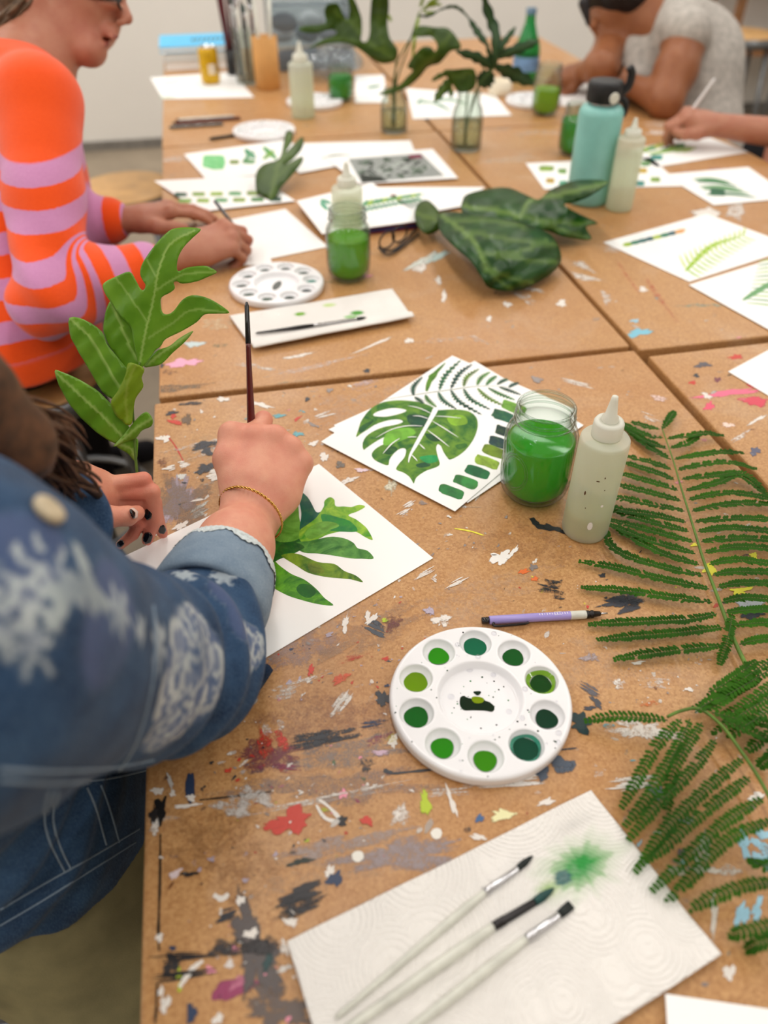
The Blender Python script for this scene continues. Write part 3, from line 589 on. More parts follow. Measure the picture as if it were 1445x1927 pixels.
for a in [(345, 683, 30, 8, -4, (232, 164, 190), .95), (300, 687, 10, 6, -20, K_, .8), (365, 648, 18, 6, 0, (190, 206, 206), .8), (330, 730, 70, 6, -4, (130, 112, 92), .6, .8), (530, 725, 60, 6, -6, (172, 168, 140), .5, .8), (590, 690, 80, 5, -14, (224, 206, 196), .5, .8), (560, 670, 30, 3, -12, W_, .7), (480, 690, 40, 4, 8, W_, .5), (705, 648, 40, 2, -24, W_, .9), (770, 641, 8, 5, 0, W_, 1), (690, 698, 6, 4, 0, K_, 1), (415, 650, 14, 5, 0, (120, 130, 100), .5), (800, 490, 34, 8, -24, (202, 206, 196), .75), (790, 505, 14, 8, 0, W_, .7), (825, 483, 26, 5, -28, (186, 206, 200), .8), (825, 528, 6, 7, 0, W_, .9), (955, 573, 8, 5, 0, W_, 1), (1056, 571, 10, 6, 0, W_, .9), (985, 560, 30, 7, 30, W_, .5), (1000, 545, 26, 4, 10, W_, .6), (920, 600, 6, 5, 0, W_, .8), (835, 640, 70, 4, -4, (222, 204, 190), .4), (900, 640, 20, 5, 20, (222, 204, 190), .5), (1170, 660, 14, 4, 0, (110, 110, 110), .8), (835, 558, 4, 14, 10, W_, .8), (410, 610, 40, 10, 0, (226, 200, 160), .5), (340, 600, 60, 16, -5, (160, 110, 70), .3, .5), (1090, 500, 26, 6, 10, W_, .6), (1070, 470, 30, 10, 10, W_, .5), (440, 545, 12, 6, 0, W_, .6), (690, 520, 10, 4, 0, P_, .7), (320, 700, 14, 6, 0, (150, 110, 80), .5), (340, 212, 10, 6, 0, P_, .8), (330, 300, 30, 6, 0, W_, .5), (650, 530, 40, 8, 0, (190, 160, 110), .4)]: m_.blob(*a)
sprinkle(m_, 200, -.12, .61, 1.03, 2.2, 1.2, (.45, .9))
table('work table in the middle left with the big dark leaves on it', -.126, .618, 1.004, 2.228, m_)
q_ = Marks()
for a in [(1200, 627, 28, 7, -8, (120, 186, 206), .9), (1195, 604, 8, 4, 0, LB, .8), (1100, 522, 34, 5, 10, W_, .6), (1095, 500, 26, 6, 20, W_, .55), (1140, 560, 14, 10, 40, W_, .5), (1210, 545, 8, 5, 0, W_, .9), (1330, 400, 26, 9, 0, W_, .8), (1385, 395, 16, 22, 0, W_, .6), (1320, 575, 40, 3, 0, (120, 170, 160), .5), (1390, 640, 10, 5, 0, P_, .8), (1240, 560, 4, 60, -35, (206, 110, 80), .5), (1180, 520, 3, 40, -35, (206, 110, 80), .5), (1155, 470, 20, 6, 0, W_, .5), (1030, 250, 60, 6, 0, W_, .4), (960, 300, 60, 7, -3, (226, 206, 180), .45), (1250, 235, 40, 8, 0, (226, 206, 190), .5), (1330, 325, 60, 9, -4, (200, 150, 150), .5), (920, 240, 40, 8, 0, (214, 196, 176), .45), (1240, 250, 30, 5, 0, (230, 214, 200), .6)]: q_.blob(*a)
sprinkle(q_, 180, .64, 1.36, 1.0, 2.2, 1.2, (.45, .9))
table('work table in the middle right under the fern paintings', .628, 1.366, .988, 2.222, q_)
f_ = Marks(); sprinkle(f_, 120, -.12, .61, 2.26, 3.3, 1.6, (.45, .9))
table('work table at the far left with the gold can and blue book', -.128, .616, 2.236, 3.45, f_)
g_ = Marks(); sprinkle(g_, 120, .64, 1.36, 2.26, 3.3, 1.6, (.45, .9))
table('work table at the far right with the green glass bottle', .626, 1.37, 2.232, 3.45, g_)

# ------------------------------------------------------------------ stools
def stool(label, c, zs, group='round wooden stools'):
    t = thing('round_stool', label, 'stool', (c[0], c[1], FLOOR), 0, group)
    MB().lathe([(0, zs-.012), (.15, zs-.012), (.158, zs-.006), (.158, zs-.002), (.15, zs+.003), (0, zs+.004)], (c[0], c[1], 0)).build('seat', M['stoolwood'], t)
    MB().lathe([(.14, zs-.045), (.163, zs-.045), (.165, zs-.004), (.159, zs-.004), (.159, zs-.013), (.14, zs-.013)], (c[0], c[1], 0), close=True).build('seat_rim', M['steel'], t)
    for k in range(4):
        a = k*PI/2+.6; d = V(math.cos(a), math.sin(a), 0)
        MB().tube([V(c[0], c[1], zs-.03)+d*.13, V(c[0], c[1], FLOOR)+d*.20], .012, 10).build('leg', M['steel'], t)
    MB().tube([V(c[0], c[1], FLOOR+.2)+.185*V(math.cos(a), math.sin(a), 0) for a in np.linspace(0, 2*PI, 29)], .009, 8, False).build('foot_ring', M['steel'], t)
    return t
s1 = PT(236, 352, -.24); stool('empty round stool with tan wooden seat beyond the striped jumper', s1, -.24)
stool('round stool under the person in the striped jumper', PT(50, 700, -.215), -.215)
# ------------------------------------------------------------------ light: rows of ceiling strips over the tables, plus added fill strips
def strip(x, y, L, w, e):
    d = bpy.data.lights.new('ceiling_strip_and_fill', 'AREA'); d.shape = 'RECTANGLE'; d.size = w; d.size_y = L; d.energy = e; d.color = (1.0, .98, .955)
    o = bpy.data.objects.new('ceiling_strip_and_fill', d); COL.objects.link(o); o.location = (x, y, ZC-.04)
for x, y, e in [(x, y, 11) for x in (-1.25, .12, 1.6) for y in (-.5, 1.2, 2.75)]+[(x, y, 17) for x in (-2.75, 3.2) for y in (-1.6, .3, 2.1, 3.9)]+[(x, 4.25, 15) for x in (-1.25, .12, 1.6)]: strip(x, y, 1.2, .22, e)  # side rows and back row are fill, added to brighten the walls
w = bpy.data.worlds.new('room_air'); scene.world = w; w.use_nodes = True
w.node_tree.nodes['Background'].inputs[0].default_value = (.9, .92, 1, 1); w.node_tree.nodes['Background'].inputs[1].default_value = .1
# ------------------------------------------------------------------ camera
cd = bpy.data.cameras.new('camera'); co = bpy.data.objects.new('camera', cd); COL.objects.link(co)
co.matrix_world = Matrix(((rt[0], -dn[0], -fw[0], 0), (rt[1], -dn[1], -fw[1], 0), (rt[2], -dn[2], -fw[2], CAMZ), (0, 0, 0, 1)))
cd.sensor_fit = 'VERTICAL'; cd.sensor_height = 36; cd.lens = 36*FPX/1927.0; cd.clip_start = .02
cd.dof.use_dof = True; cd.dof.focus_distance = .85; cd.dof.aperture_fstop = cd.lens/1000/.0100
scene.camera = co
scene.view_settings.view_transform = 'Standard'; scene.view_settings.look = 'None'; scene.view_settings.exposure = -0.22; scene.view_settings.gamma = 1.0
scene.view_settings.use_curve_mapping = False
try:
    scene.cycles.transparent_max_bounces = 32; scene.cycles.max_bounces = 8; scene.cycles.diffuse_bounces = 4; scene.cycles.glossy_bounces = 3; scene.cycles.use_denoising = True; scene.cycles.sample_clamp_indirect = 6; scene.cycles.caustics_reflective = False; scene.cycles.caustics_refractive = False
except Exception: pass
# ------------------------------------------------------------------ sheets of paper and what is painted on them
def PH(b, py):                                # height at which the upright through b is seen at row py
    b = np.array([b[0], b[1], 0.0]); k = (py-CY)/FPX; v = b-CAM
    return float(-(v@dn-k*(v@fw))/(dn[2]-k*fw[2]))
def rect4(a, b, c, h):                        # three measured corners -> a true rectangle
    A, B, C = PT(*a, h), PT(*b, h), PT(*c, h); u = nrm(B-A); n = V(-u[1], u[0], 0); return [A, B, B+n*((C-B)@n), A+n*((C-B)@n)]
def sheet(name, label, cat, corners, h, group=None, th=.0005, m='paper', wave=0.0, rect=False, world=None):
    Q = world if world is not None else (rect4(*corners[:3], h) if rect else [PT(*c, h) for c in corners]); Q = [np.asarray(q) for q in Q]
    n = 14; P = []; F = []
    for lay in (0, 1):
        for i in range(n+1):
            for j in range(n+1):
                u, v = i/n, j/n; p = (Q[0]*(1-u)+Q[1]*u)*(1-v)+(Q[3]*(1-u)+Q[2]*u)*v
                p = p+V(0, 0, wave*(.5+.5*math.sin(u*5+v*3))*abs(u-.5)*2 - lay*th); P.append(p)
    N = (n+1)**2; q = lambda i, j: i*(n+1)+j
    for i in range(n):
        for j in range(n):
            F.append((q(i, j), q(i+1, j), q(i+1, j+1), q(i, j+1))); F.append((N+q(i, j), N+q(i, j+1), N+q(i+1, j+1), N+q(i+1, j)))
    for i in range(n):
        for a, b in (((i, 0), (i+1, 0)), ((i+1, n), (i, n)), ((0, i+1), (0, i)), ((n, i), (n, i+1))): F.append((q(*a), N+q(*a), N+q(*b), q(*b)))
    return tag(mesh_obj(name, P, F, M[m], None, False), label, cat, group)
class Paint:
    def __init__(s, h): s.h = h; s.v = []; s.f = []; s.a = []; s.b = []; s.k = 0
    def poly(s, pts, c, c2=None, sm=True, holes=(), off=None, n=None, up=0.0):
        P = np.array([p if off is None else (off[0]+p[0]/off[2], off[1]+p[1]/off[2]) for p in pts], float)
        H = [np.array([p if off is None else (off[0]+p[0]/off[2], off[1]+p[1]/off[2]) for p in h], float) for h in holes]
        if sm: P = smooth_path(P, n or len(P)*4, True); H = [smooth_path(h, len(h)*4, True) for h in H]
        W = np.array([PT(x, y, s.h)[:2] for x, y in P]); HW = [np.array([PT(x, y, s.h)[:2] for x, y in h]) for h in H]
        v, f = fill2d(W, HW); s.k += 1; z = s.h+.00008+s.k*.000004+up; b = len(s.v)
        s.v += [(x, y, z) for x, y in v]; s.f += [tuple(b+i for i in t) for t in f]
        s.a += [lin(c)]*len(v); s.b += [lin(c2 if c2 is not None else c)]*len(v); return s
    def stroke(s, pts, w, c, c2=None, off=None, teeth=0, taper=True, up=0.0):
        P = np.array([p if off is None else (off[0]+p[0]/off[2], off[1]+p[1]/off[2]) for p in pts], float)
        W = smooth_path([PT(x, y, s.h) for x, y in P], 16 if not teeth else teeth*2)[:, :2]; T = np.gradient(W, axis=0); T /= np.linalg.norm(T, axis=1)[:, None]+1e-9; n = np.stack([-T[:, 1], T[:, 0]], -1)
        k = len(W); pr = np.sin(np.linspace(.35, 3.0, k)) if taper else np.ones(k)
        if teeth: pr = pr*np.where(np.arange(k) % 2 == 0, 1.1, .26)
        s.k += 1; z = s.h+.00008+s.k*.000004+up; b = len(s.v)
        for i in range(k):
            sh = T[i]*(w*.75*pr[i] if teeth else 0)
            for q in (W[i]-n[i]*w*pr[i]+sh, W[i], W[i]+n[i]*w*pr[i]+sh): s.v.append((q[0], q[1], z))
        for i in range(k-1):
            o = b+3*i; s.f += [(o, o+1, o+4, o+3), (o+1, o+2, o+5, o+4)]
        s.a += [lin(c)]*(3*k); s.b += [lin(c2 if c2 is not None else c)]*(3*k); return s
    def patch(s, x, y, w, h_, ang, c, c2=None, off=None):
        a = math.radians(ang); P = []
        for i in range(16):
            t = 2*PI*i/16; e = lambda v: math.copysign(abs(v)**.45, v)
            u, v = w*e(math.cos(t))*(1+rng.uniform(-.07, .07)), h_*e(math.sin(t))*(1+rng.uniform(-.1, .1)); P.append((x+u*math.cos(a)-v*math.sin(a), y+u*math.sin(a)+v*math.cos(a)))
        return s.poly(P, c, c2 or tuple(np.array(c)*.75), True, (), off)
    def build(s, name, parent, m='water'):
        o = mesh_obj(name, s.v, s.f, M[m], parent, False); cattr(o, 'col', np.array(s.a)); cattr(o, 'col2', np.array(s.b)); return o
DG, MG2, LGn, OL, TE, LM = (10, 74, 30), (44, 126, 40), (116, 172, 56), (112, 140, 24), (8, 84, 70), (158, 196, 60)

# the monstera study on its little stack
sheet('paper_sheet', 'lowest sheet of the stack under the split-leaf painting', 'paper', [(628, 800), (872, 948), (1086, 786), (872, 690)], .0012, 'sheets under the split-leaf painting')
sheet('paper_sheet', 'middle sheet of the stack, its corner poking out behind the green jar', 'paper', [(618, 808), (880, 946), (1098, 800), (893, 679)], .0024, 'sheets under the split-leaf painting')
mon = sheet('paper_sheet', 'sheet with a painted split leaf, fern and green swatches beside the jar', 'painting', [(604, 831), (856, 962), (1083, 771), (851, 669)], .0036)
o3 = (580, 640, 2.676); p = Paint(.0036)
p.poly([(640, 345), (600, 325), (540, 309), (450, 303), (370, 315), (310, 350), (268, 405), (252, 450), (241, 488), (268, 470), (300, 450), (340, 425), (400, 405), (455, 400), (476, 412), (440, 426), (380, 438), (330, 458), (292, 485), (274, 520), (278, 552), (298, 540), (330, 518), (380, 490), (440, 473), (468, 478), (445, 498), (390, 520), (345, 543), (320, 572), (330, 600), (365, 620), (402, 630), (410, 600), (440, 562), (472, 545), (492, 553), (484, 590), (455, 625), (443, 652), (480, 668), (508, 688), (522, 708), (532, 722), (545, 692), (590, 660), (640, 642), (662, 625), (652, 585), (644, 545), (652, 525), (668, 535), (680, 562), (700, 592), (716, 602), (760, 580), (800, 545), (836, 492), (854, 432), (845, 388), (810, 360), (760, 350), (700, 350), (655, 352)],
       (24, 92, 26), (98, 140, 34), True, [[(328, 380), (350, 360), (420, 343), (480, 348), (492, 358), (450, 374), (385, 386)]], o3, 260)
for q, c in [([(500, 380), (560, 375), (610, 392), (600, 430), (540, 440), (505, 415)], (4, 56, 36)), ([(590, 470), (640, 480), (665, 505), (630, 510), (600, 495)], (8, 58, 20)), ([(390, 545), (430, 535), (450, 552), (420, 575), (385, 572)], (10, 62, 18)), ([(545, 625), (600, 615), (615, 632), (580, 642), (550, 640)], (6, 56, 30)), ([(740, 530), (790, 520), (800, 535), (760, 552)], (30, 80, 16)), ([(260, 440), (290, 420), (330, 405), (300, 440), (262, 470)], (10, 66, 24)), ([(560, 590), (640, 580), (650, 610), (600, 620)], (10, 120, 60)), ([(700, 390), (780, 380), (800, 420), (730, 430)], (110, 152, 30)), ([(400, 460), (500, 440), (540, 470), (460, 510), (380, 530)], (92, 148, 40))]: p.poly(q, c, tuple(np.array(c)*1.2+6), True, (), o3)
p.build('painted_leaf', mon)
wv = Paint(.0036); wc = (244, 244, 240)
wv.poly([(632, 342), (655, 350), (600, 445), (555, 525), (520, 580), (505, 620), (508, 580), (545, 505), (590, 425), (618, 370)], wc, None, True, (), o3)
for q in [[(620, 372), (560, 345), (500, 332)], [(610, 400), (560, 385), (525, 384)], [(575, 435), (500, 434), (420, 452), (340, 495)], [(640, 385), (700, 388), (770, 395)], [(625, 410), (690, 450), (755, 492)], [(600, 455), (660, 500), (710, 540)], [(560, 525), (575, 540), (588, 552)], [(520, 580), (535, 595), (550, 612)], [(545, 490), (520, 490), (500, 492)], [(460, 498), (420, 525), (375, 575)]]: wv.stroke(q, .0009, wc, None, o3, 0, True, .00035)
for v_ in range(len(wv.v)): wv.v[v_] = (wv.v[v_][0], wv.v[v_][1], wv.v[v_][2]+.0004)
wv.build('painted_midrib', mon)
fp = Paint(.0036); fp.stroke([(380, 300), (560, 272), (720, 250), (860, 232), (1010, 235)], .0008, (60, 80, 40), None, o3)
cols = [(14, 74, 52), (74, 128, 30), (24, 96, 56), (10, 66, 56), (96, 130, 40), (80, 140, 50), (50, 120, 40), (30, 90, 60), (20, 70, 60)]
for i, q in enumerate([[(530, 280), (530, 235), (575, 185)], [(595, 258), (620, 190), (690, 115)], [(660, 252), (690, 180), (768, 100)], [(718, 245), (760, 170), (825, 122)], [(782, 235), (800, 185), (860, 145)], [(850, 228), (870, 190), (915, 160)], [(895, 228), (920, 200), (948, 180)], [(950, 225), (980, 205), (1004, 196)], [(1010, 240), (1030, 225), (1060, 214)]]): fp.stroke(q, .0056, cols[i], tuple(np.array(cols[i])*.7), o3, 11 if i == 0 else (1 if i == 1 else 10))
fp.stroke([(595, 258), (620, 190), (690, 115)], .004, (84, 132, 24), (50, 100, 20), o3)
for i, q in enumerate([[(535, 285), (555, 300), (580, 320)], [(590, 275), (605, 305), (645, 338)], [(655, 262), (680, 305), (745, 348)], [(718, 252), (760, 310), (872, 376)], [(782, 245), (820, 300), (915, 350)], [(852, 242), (900, 288), (985, 332)], [(905, 240), (960, 270), (1040, 302)], [(960, 236), (1000, 250), (1070, 276)]]): fp.stroke(q, .0056, cols[(i*2+3) % 9], tuple(np.array(cols[(i*2+3) % 9])*.7), o3, 11)
fp.build('painted_fern', mon)
for x, y, c in [(985, 384, (20, 96, 66)), (1035, 340, LGn), (1000, 465, (20, 60, 50)), (968, 520, (20, 60, 60)), (938, 562, OL), (898, 614, LM), (850, 664, (14, 116, 62)), (792, 714, (52, 140, 62)), (720, 764, (44, 128, 60))]: sw = Paint(.0036); sw.patch(x, y, 62, 25, 20, c, None, o3); sw.build('colour_swatch', mon)

# the painting being worked on
A, B = PT(600, 873, .0014), PT(815, 1050, .0014); u = nrm(PT(485, 1235, .0014)-B); nn = nrm(B-A); u = nrm(u-nn*(u@nn)); 
wk = sheet('paper_sheet', 'sheet with the lobed leaf painting under the hand with the brush', 'painting', None, .0014, world=[A, B, B+u*.30, A+u*.30])
o4 = (380, 750, 3.211); p = Paint(.0014)
for q, c, c2 in [([(440, 800), (540, 780), (640, 790), (640, 880), (560, 935), (470, 970), (410, 990)], (8, 66, 20), (40, 112, 20)), ([(440, 780), (500, 700), (540, 640), (555, 610), (580, 640), (588, 720), (600, 755), (622, 745), (640, 800), (560, 860), (450, 860)], (70, 130, 20), (110, 170, 60)),
                 ([(575, 560), (606, 568), (640, 598), (665, 640), (690, 685), (720, 683), (742, 662), (752, 690), (700, 740), (620, 800), (590, 790), (600, 700), (588, 625)], (4, 72, 60), (8, 96, 70)),
                 ([(735, 655), (740, 620), (772, 596), (800, 612), (808, 650), (860, 652), (905, 655), (950, 642), (986, 654), (940, 682), (885, 705), (930, 730), (970, 760), (1000, 790), (1032, 853), (990, 840), (930, 805), (870, 798), (760, 822), (700, 850), (600, 865), (590, 800), (640, 760), (690, 720)], (60, 140, 20), (150, 190, 50)),
                 ([(570, 870), (640, 862), (700, 850), (780, 835), (860, 845), (915, 872), (942, 905), (1000, 920), (1037, 967), (965, 968), (900, 966), (780, 947), (700, 937), (620, 932), (560, 900)], (20, 90, 16), (90, 150, 60)),
                 ([(480, 948), (540, 935), (600, 945), (700, 988), (800, 1000), (860, 1042), (930, 1070), (972, 1110), (900, 1093), (840, 1087), (740, 1077), (640, 1052), (560, 1003), (505, 970)], (40, 90, 4), (120, 150, 20)),
                 ([(405, 1000), (440, 985), (470, 1010), (540, 1060), (620, 1095), (690, 1150), (740, 1205), (794, 1250), (700, 1242), (600, 1217), (500, 1182), (405, 1115)], (10, 96, 10), (90, 160, 20)),
                 ([(600, 1120), (660, 1130), (690, 1170), (650, 1205), (600, 1190), (570, 1150)], (4, 80, 8), (10, 96, 10)), ([(720, 700), (830, 720), (900, 745), (940, 800), (860, 805), (760, 790)], (4, 110, 50), (40, 140, 30)), ([(620, 810), (700, 750), (780, 745), (830, 770), (760, 800), (660, 850)], (110, 170, 60), (80, 130, 20)), ([(640, 1000), (700, 1000), (740, 1050), (660, 1050)], (70, 90, 10), (120, 140, 20)), ([(480, 880), (560, 870), (620, 900), (540, 930), (460, 930)], (4, 60, 20), (20, 90, 10))]: p.poly(q, c, c2, True, (), o4)
p.build('painted_leaf', wk)

# papers further up the table
def simple(label, c, h, paints=(), group='watercolour sheets lying about the tables', cat='painting', wave=0.0):
    h = max(h, .0014)
    o = sheet('paper_sheet', label, cat, c, h, group, wave=wave)
    if paints and all(k[0] == 'p' for k in paints):
        for k in paints: p = Paint(h); p.patch(*k[1:]); p.build('colour_swatch', o)
    elif paints:
        p = Paint(h)
        for k in paints:
            if k[0] == 'p': p.patch(*k[1:])
            elif k[0] == 's': p.stroke(*k[1:])
            else: p.poly(*k[1:])
        p.build('painted_marks', o)
    return o
ST = lambda x0, y0, x1, y1, w, c, bend=0: ('s', [(x0, y0), ((x0+x1)/2+bend*.3, (y0+y1)/2+bend), (x1, y1)], w, c)
simple('blank sheet under the pencil hand of the striped jumper', [(425, 415), (537, 393), (617, 464), (448, 499)], .0008, cat='paper', group='blank paper')
simple('sheet with two rows of pale green swatches by the left table edge', [(290, 340), (482, 331), (556, 378), (376, 398)], .0040, [('p', 340+j*34+r*8, 366+r*12-j*.6, 12, 4, 0, [(40, 90, 70), (150, 190, 90), (160, 196, 80), (120, 190, 130), (160, 190, 100), (90, 150, 90)][(j+r) % 6]) for j in range(6) for r in (0, 1)])
simple('sheet with a block of bright green and leaf marks near the left edge', [(346, 290), (545, 262), (580, 320), (388, 338)], .0024, [('p', 403, 305, 21, 13, 4, (96, 186, 110), (130, 206, 140)), ('p', 441, 305, 9, 4, 0, OL), ST(462, 280, 480, 298, .010, (60, 140, 100), 3), ST(460, 302, 478, 284, .007, (90, 150, 110)), ST(496, 276, 520, 300, .009, (70, 150, 70)), ST(496, 300, 516, 282, .008, (110, 160, 60)), ('p', 468, 304, 12, 4, 0, (90, 160, 90))])
simple('sheet with one thin grey green stroke behind the standing dark leaf', [(548, 270), (772, 264), (780, 284), (562, 326)], .0036, [ST(606, 298, 660, 292, .006, (90, 110, 90), -3)])
ph = sheet('photo_print', 'printed dark photograph of foliage on white paper with a maroon corner', 'print', [(610, 296), (814, 280), (862, 335), (676, 346)], .0052)
p = Paint(.0052); q4 = [(655, 299), (792, 289), (836, 331), (680, 344)]; p.poly(q4, (146, 150, 146), (120, 126, 120), False)
for i in range(70):
    u, v = rng.random(), rng.random(); x = (q4[0][0]*(1-u)+q4[1][0]*u)*(1-v)+(q4[3][0]*(1-u)+q4[2][0]*u)*v; y = (q4[0][1]*(1-u)+q4[1][1]*u)*(1-v)+(q4[3][1]*(1-u)+q4[2][1]*u)*v
    if inside([(x, y)], [(664, 304), (786, 295), (824, 327), (690, 339)])[0]: p.patch(x, y, rng.uniform(4, 9), rng.uniform(1.5, 3), rng.uniform(-40, 40), [(60, 78, 60), (96, 112, 96), (170, 176, 170), (40, 50, 42)][i % 4])
p.poly([(676, 328), (716, 332), (730, 341), (682, 344)], (26, 34, 26), None, False); p.poly([(768, 292), (790, 290), (798, 297), (772, 299)], (120, 40, 66), None, False); p.build('printed_image', ph, 'attr')
# book with papers on it
bk = thing('book', 'thick book with red cover and navy pages edge under the fern sketch', 'book', PT(715, 430), 0)
Q = rect4((688, 443), (789, 431), (772, 376), 0); 
b = MB()
for z0, z1, e in ((.0, .004, .003), (.012, .016, .003)): 
    P = [q*(1)+V(0, 0, z) for z in (z0, z1) for q in Q]; b.add(P, [(3, 2, 1, 0), (4, 5, 6, 7), (0, 1, 5, 4), (1, 2, 6, 5), (2, 3, 7, 6), (3, 0, 4, 7)])
b.build('cover', plain('brick_red_cover', (110, 34, 34), .5, .4), bk, False)
P = [np.mean(Q, axis=0)+(q-np.mean(Q, axis=0))*.97+V(0, 0, z) for z in (.004, .012) for q in Q]
MB().add(P, [(3, 2, 1, 0), (4, 5, 6, 7), (0, 1, 5, 4), (1, 2, 6, 5), (2, 3, 7, 6), (3, 0, 4, 7)]).build('page_block', plain('navy_page_edge', (34, 50, 100), .6, .3), bk, False)
fn = [ST(604+0, 375, 622, 384, .008, (80, 150, 120))]
for i in range(12):
    x = 684+i*9; fn += [ST(x, 388-i*1.6, x+8, 376-i*1.2, .005, [(60, 140, 90), (150, 180, 60), (90, 150, 110)][i % 3]), ST(x, 390-i*1.6, x+9, 398-i*1.8, .005, [(50, 120, 90), (70, 140, 100)][i % 2])]
fn += [ST(680, 390, 800, 368, .0025, (120, 160, 70), -3), ST(604, 380, 616, 396, .006, (90, 160, 130))]
simple('sheet with a sketched leafy sprig lying on the book by the eyeglasses', [(558, 378), (700, 344), (800, 414), (606, 440)], .0172, fn)
simple('blank corner of paper between the print and the big dark leaves', [(690, 352), (912, 352), (870, 388), (760, 408)], .0060, [ST(740, 372, 800, 364, .004, (190, 206, 120))], cat='paper')
sheet('paper_scrap', 'small folded scrap of white paper by the pencil hand', 'paper', [(446, 486), (508, 482), (512, 496), (446, 500)], .002)
simple('sheet under the gold can with a few pale green marks', [(283, 146), (437, 135), (478, 183), (306, 186)], .0008, [ST(302, 158, 340, 152, .006, (150, 180, 130)), ST(300, 183, 330, 182, .008, (150, 190, 150))])
simple('sheet beside the deep green jar with a dark green stroke', [(668, 142), (722, 141), (730, 193), (668, 193)], .0008, [ST(692, 166, 716, 160, .014, (60, 130, 100))])
simple('sheet with a spray of thin green strokes behind the glass vases', [(764, 166), (930, 178), (963, 217), (777, 224)], .0008, [ST(785+i*7, 196-i, 800+i*12, 186+(i % 5)*6, .006, [(60, 130, 100), (90, 150, 110)][i % 2], -3) for i in range(8)])
simple('white sheet under the hands of the person in grey linen', [(1046, 166), (1140, 148), (1165, 190), (1052, 200)], .0008, cat='paper', group='blank paper')
simple('sheet of green and yellow colour patches behind the teal flask', [(989, 307), (1225, 296), (1284, 350), (1024, 356)], .0008, [('p', x, y, w_, 5, 0, c) for x, y, w_, c in [(1028, 317, 14, (150, 186, 70)), (1035, 340, 8, (214, 176, 80)), (1058, 322, 8, (130, 180, 90)), (1206, 321, 12, (212, 178, 76)), (1202, 345, 11, (70, 150, 140)), (1233, 338, 9, (140, 176, 80)), (1215, 308, 9, (120, 170, 110)), (1060, 345, 8, (90, 170, 140))]])
simple('sheet of long grey green strokes at the right table edge', [(1247, 328), (1408, 314), (1492, 372), (1343, 386)], .0020, [ST(1305+i*6, 338+i*7-(i % 2)*3, 1375+i*12, 344+i*7, .010, [(96, 146, 100), (60, 120, 80), (120, 160, 120)][i % 3], -4) for i in range(5)]+[('p', 1350, 362, 14, 7, 4, (40, 110, 80))])
simple('sheet being painted by the hand with the white brush', [(1180, 284), (1318, 252), (1408, 286), (1236, 314)], .0008, [('p', 1215+i*13, 282-(i % 3)*4, 9, 4, -12, [(150, 190, 60), (90, 160, 90), (190, 200, 80), (60, 150, 130)][i % 4]) for i in range(7)]+[ST(1220, 290, 1300, 276, .012, (150, 186, 100)), ('p', 1236, 296, 11, 5, 0, (60, 160, 150)), ST(1270, 286, 1310, 278, .01, (170, 196, 110))])
fr = []
for i in range(8): fr.append(ST(1174+i*14, 463-i*3.4, 1190+i*14, 456-i*3.6, .008, [(150, 180, 40), (40, 120, 90), (30, 100, 100), (20, 80, 90), (170, 190, 80), (40, 120, 90), (40, 90, 100), (220, 160, 100)][i]))
fr.append(ST(1290, 510, 1395, 445, .006, (150, 190, 40), -14))
for i in range(14):
    x, y = 1292+i*8, 506-i*5.2+(i*i)*.03; fr += [ST(x, y, x+26, y+16-i*.5, .0028, [(150, 190, 60), (170, 204, 90)][i % 2], 2), ST(x, y, x-14+i*1.5, y-26+i*.8, .0024, [(196, 214, 130), (180, 204, 100)][i % 2], 3)]
simple('sheet with a lime fern and a row of swatches at the right', [(1135, 456), (1330, 402), (1500, 465), (1297, 530)], .0008, fr)
simple('sheet with grey green fern fronds cut off at the right', [(1296, 536), (1488, 476), (1700, 560), (1500, 650)], .0022, [ST(1405+i*2, 570-i*7, 1500, 590-i*9, .003, [(150, 186, 120), (110, 160, 110), (170, 200, 130)][i % 3], -5) for i in range(12)]+[ST(1398, 565, 1470, 520, .006, (110, 160, 110))])
simple('blank sheet cut off at the right by the pink paint', [(1370, 699), (1480, 640), (1570, 690), (1452, 748)], .0008, cat='paper', group='blank paper')
simple('blank white sheet in the bottom right corner below the paper towel', [(1252, 1870), (1470, 1902), (1490, 2080), (1262, 2040)], .006, cat='paper', group='blank paper')

# ------------------------------------------------------------------ paint palettes
def palette_mesh():
    R, H = .0855, .0068; f = Field()
    def disc(P):
        q0 = np.hypot(P[:, 0], P[:, 1])-R+.004; q1 = np.abs(P[:, 2]-H)-H+.004
        return np.hypot(np.maximum(q0, 0), np.maximum(q1, 0))+np.minimum(np.maximum(q0, q1), 0)-.004
    f.custom(disc, (0, 0, H), R*1.02)
    def mid(P):
        q0 = np.hypot(P[:, 0], P[:, 1])-.0375-(P[:, 2]-.006)*.35; q1 = .0045-P[:, 2]
        return np.maximum(q0, q1)
    f.custom(mid, (0, 0, .01), .05, .002, True)
    for k in range(10):
        a = k*PI/5; f.ell((.0632*math.cos(a), .0632*math.sin(a), .0136), (.0158, .0158, .0108), None, .0016, True)
    return f.mesh(.0009)
PV, PF = palette_mesh()
DKS = [(8, 66, 30), (6, 44, 24), (2, 34, 28), (40, 108, 12), (28, 108, 14), (10, 86, 24), (92, 132, 10), (36, 124, 14), (4, 84, 56), (4, 70, 30)]
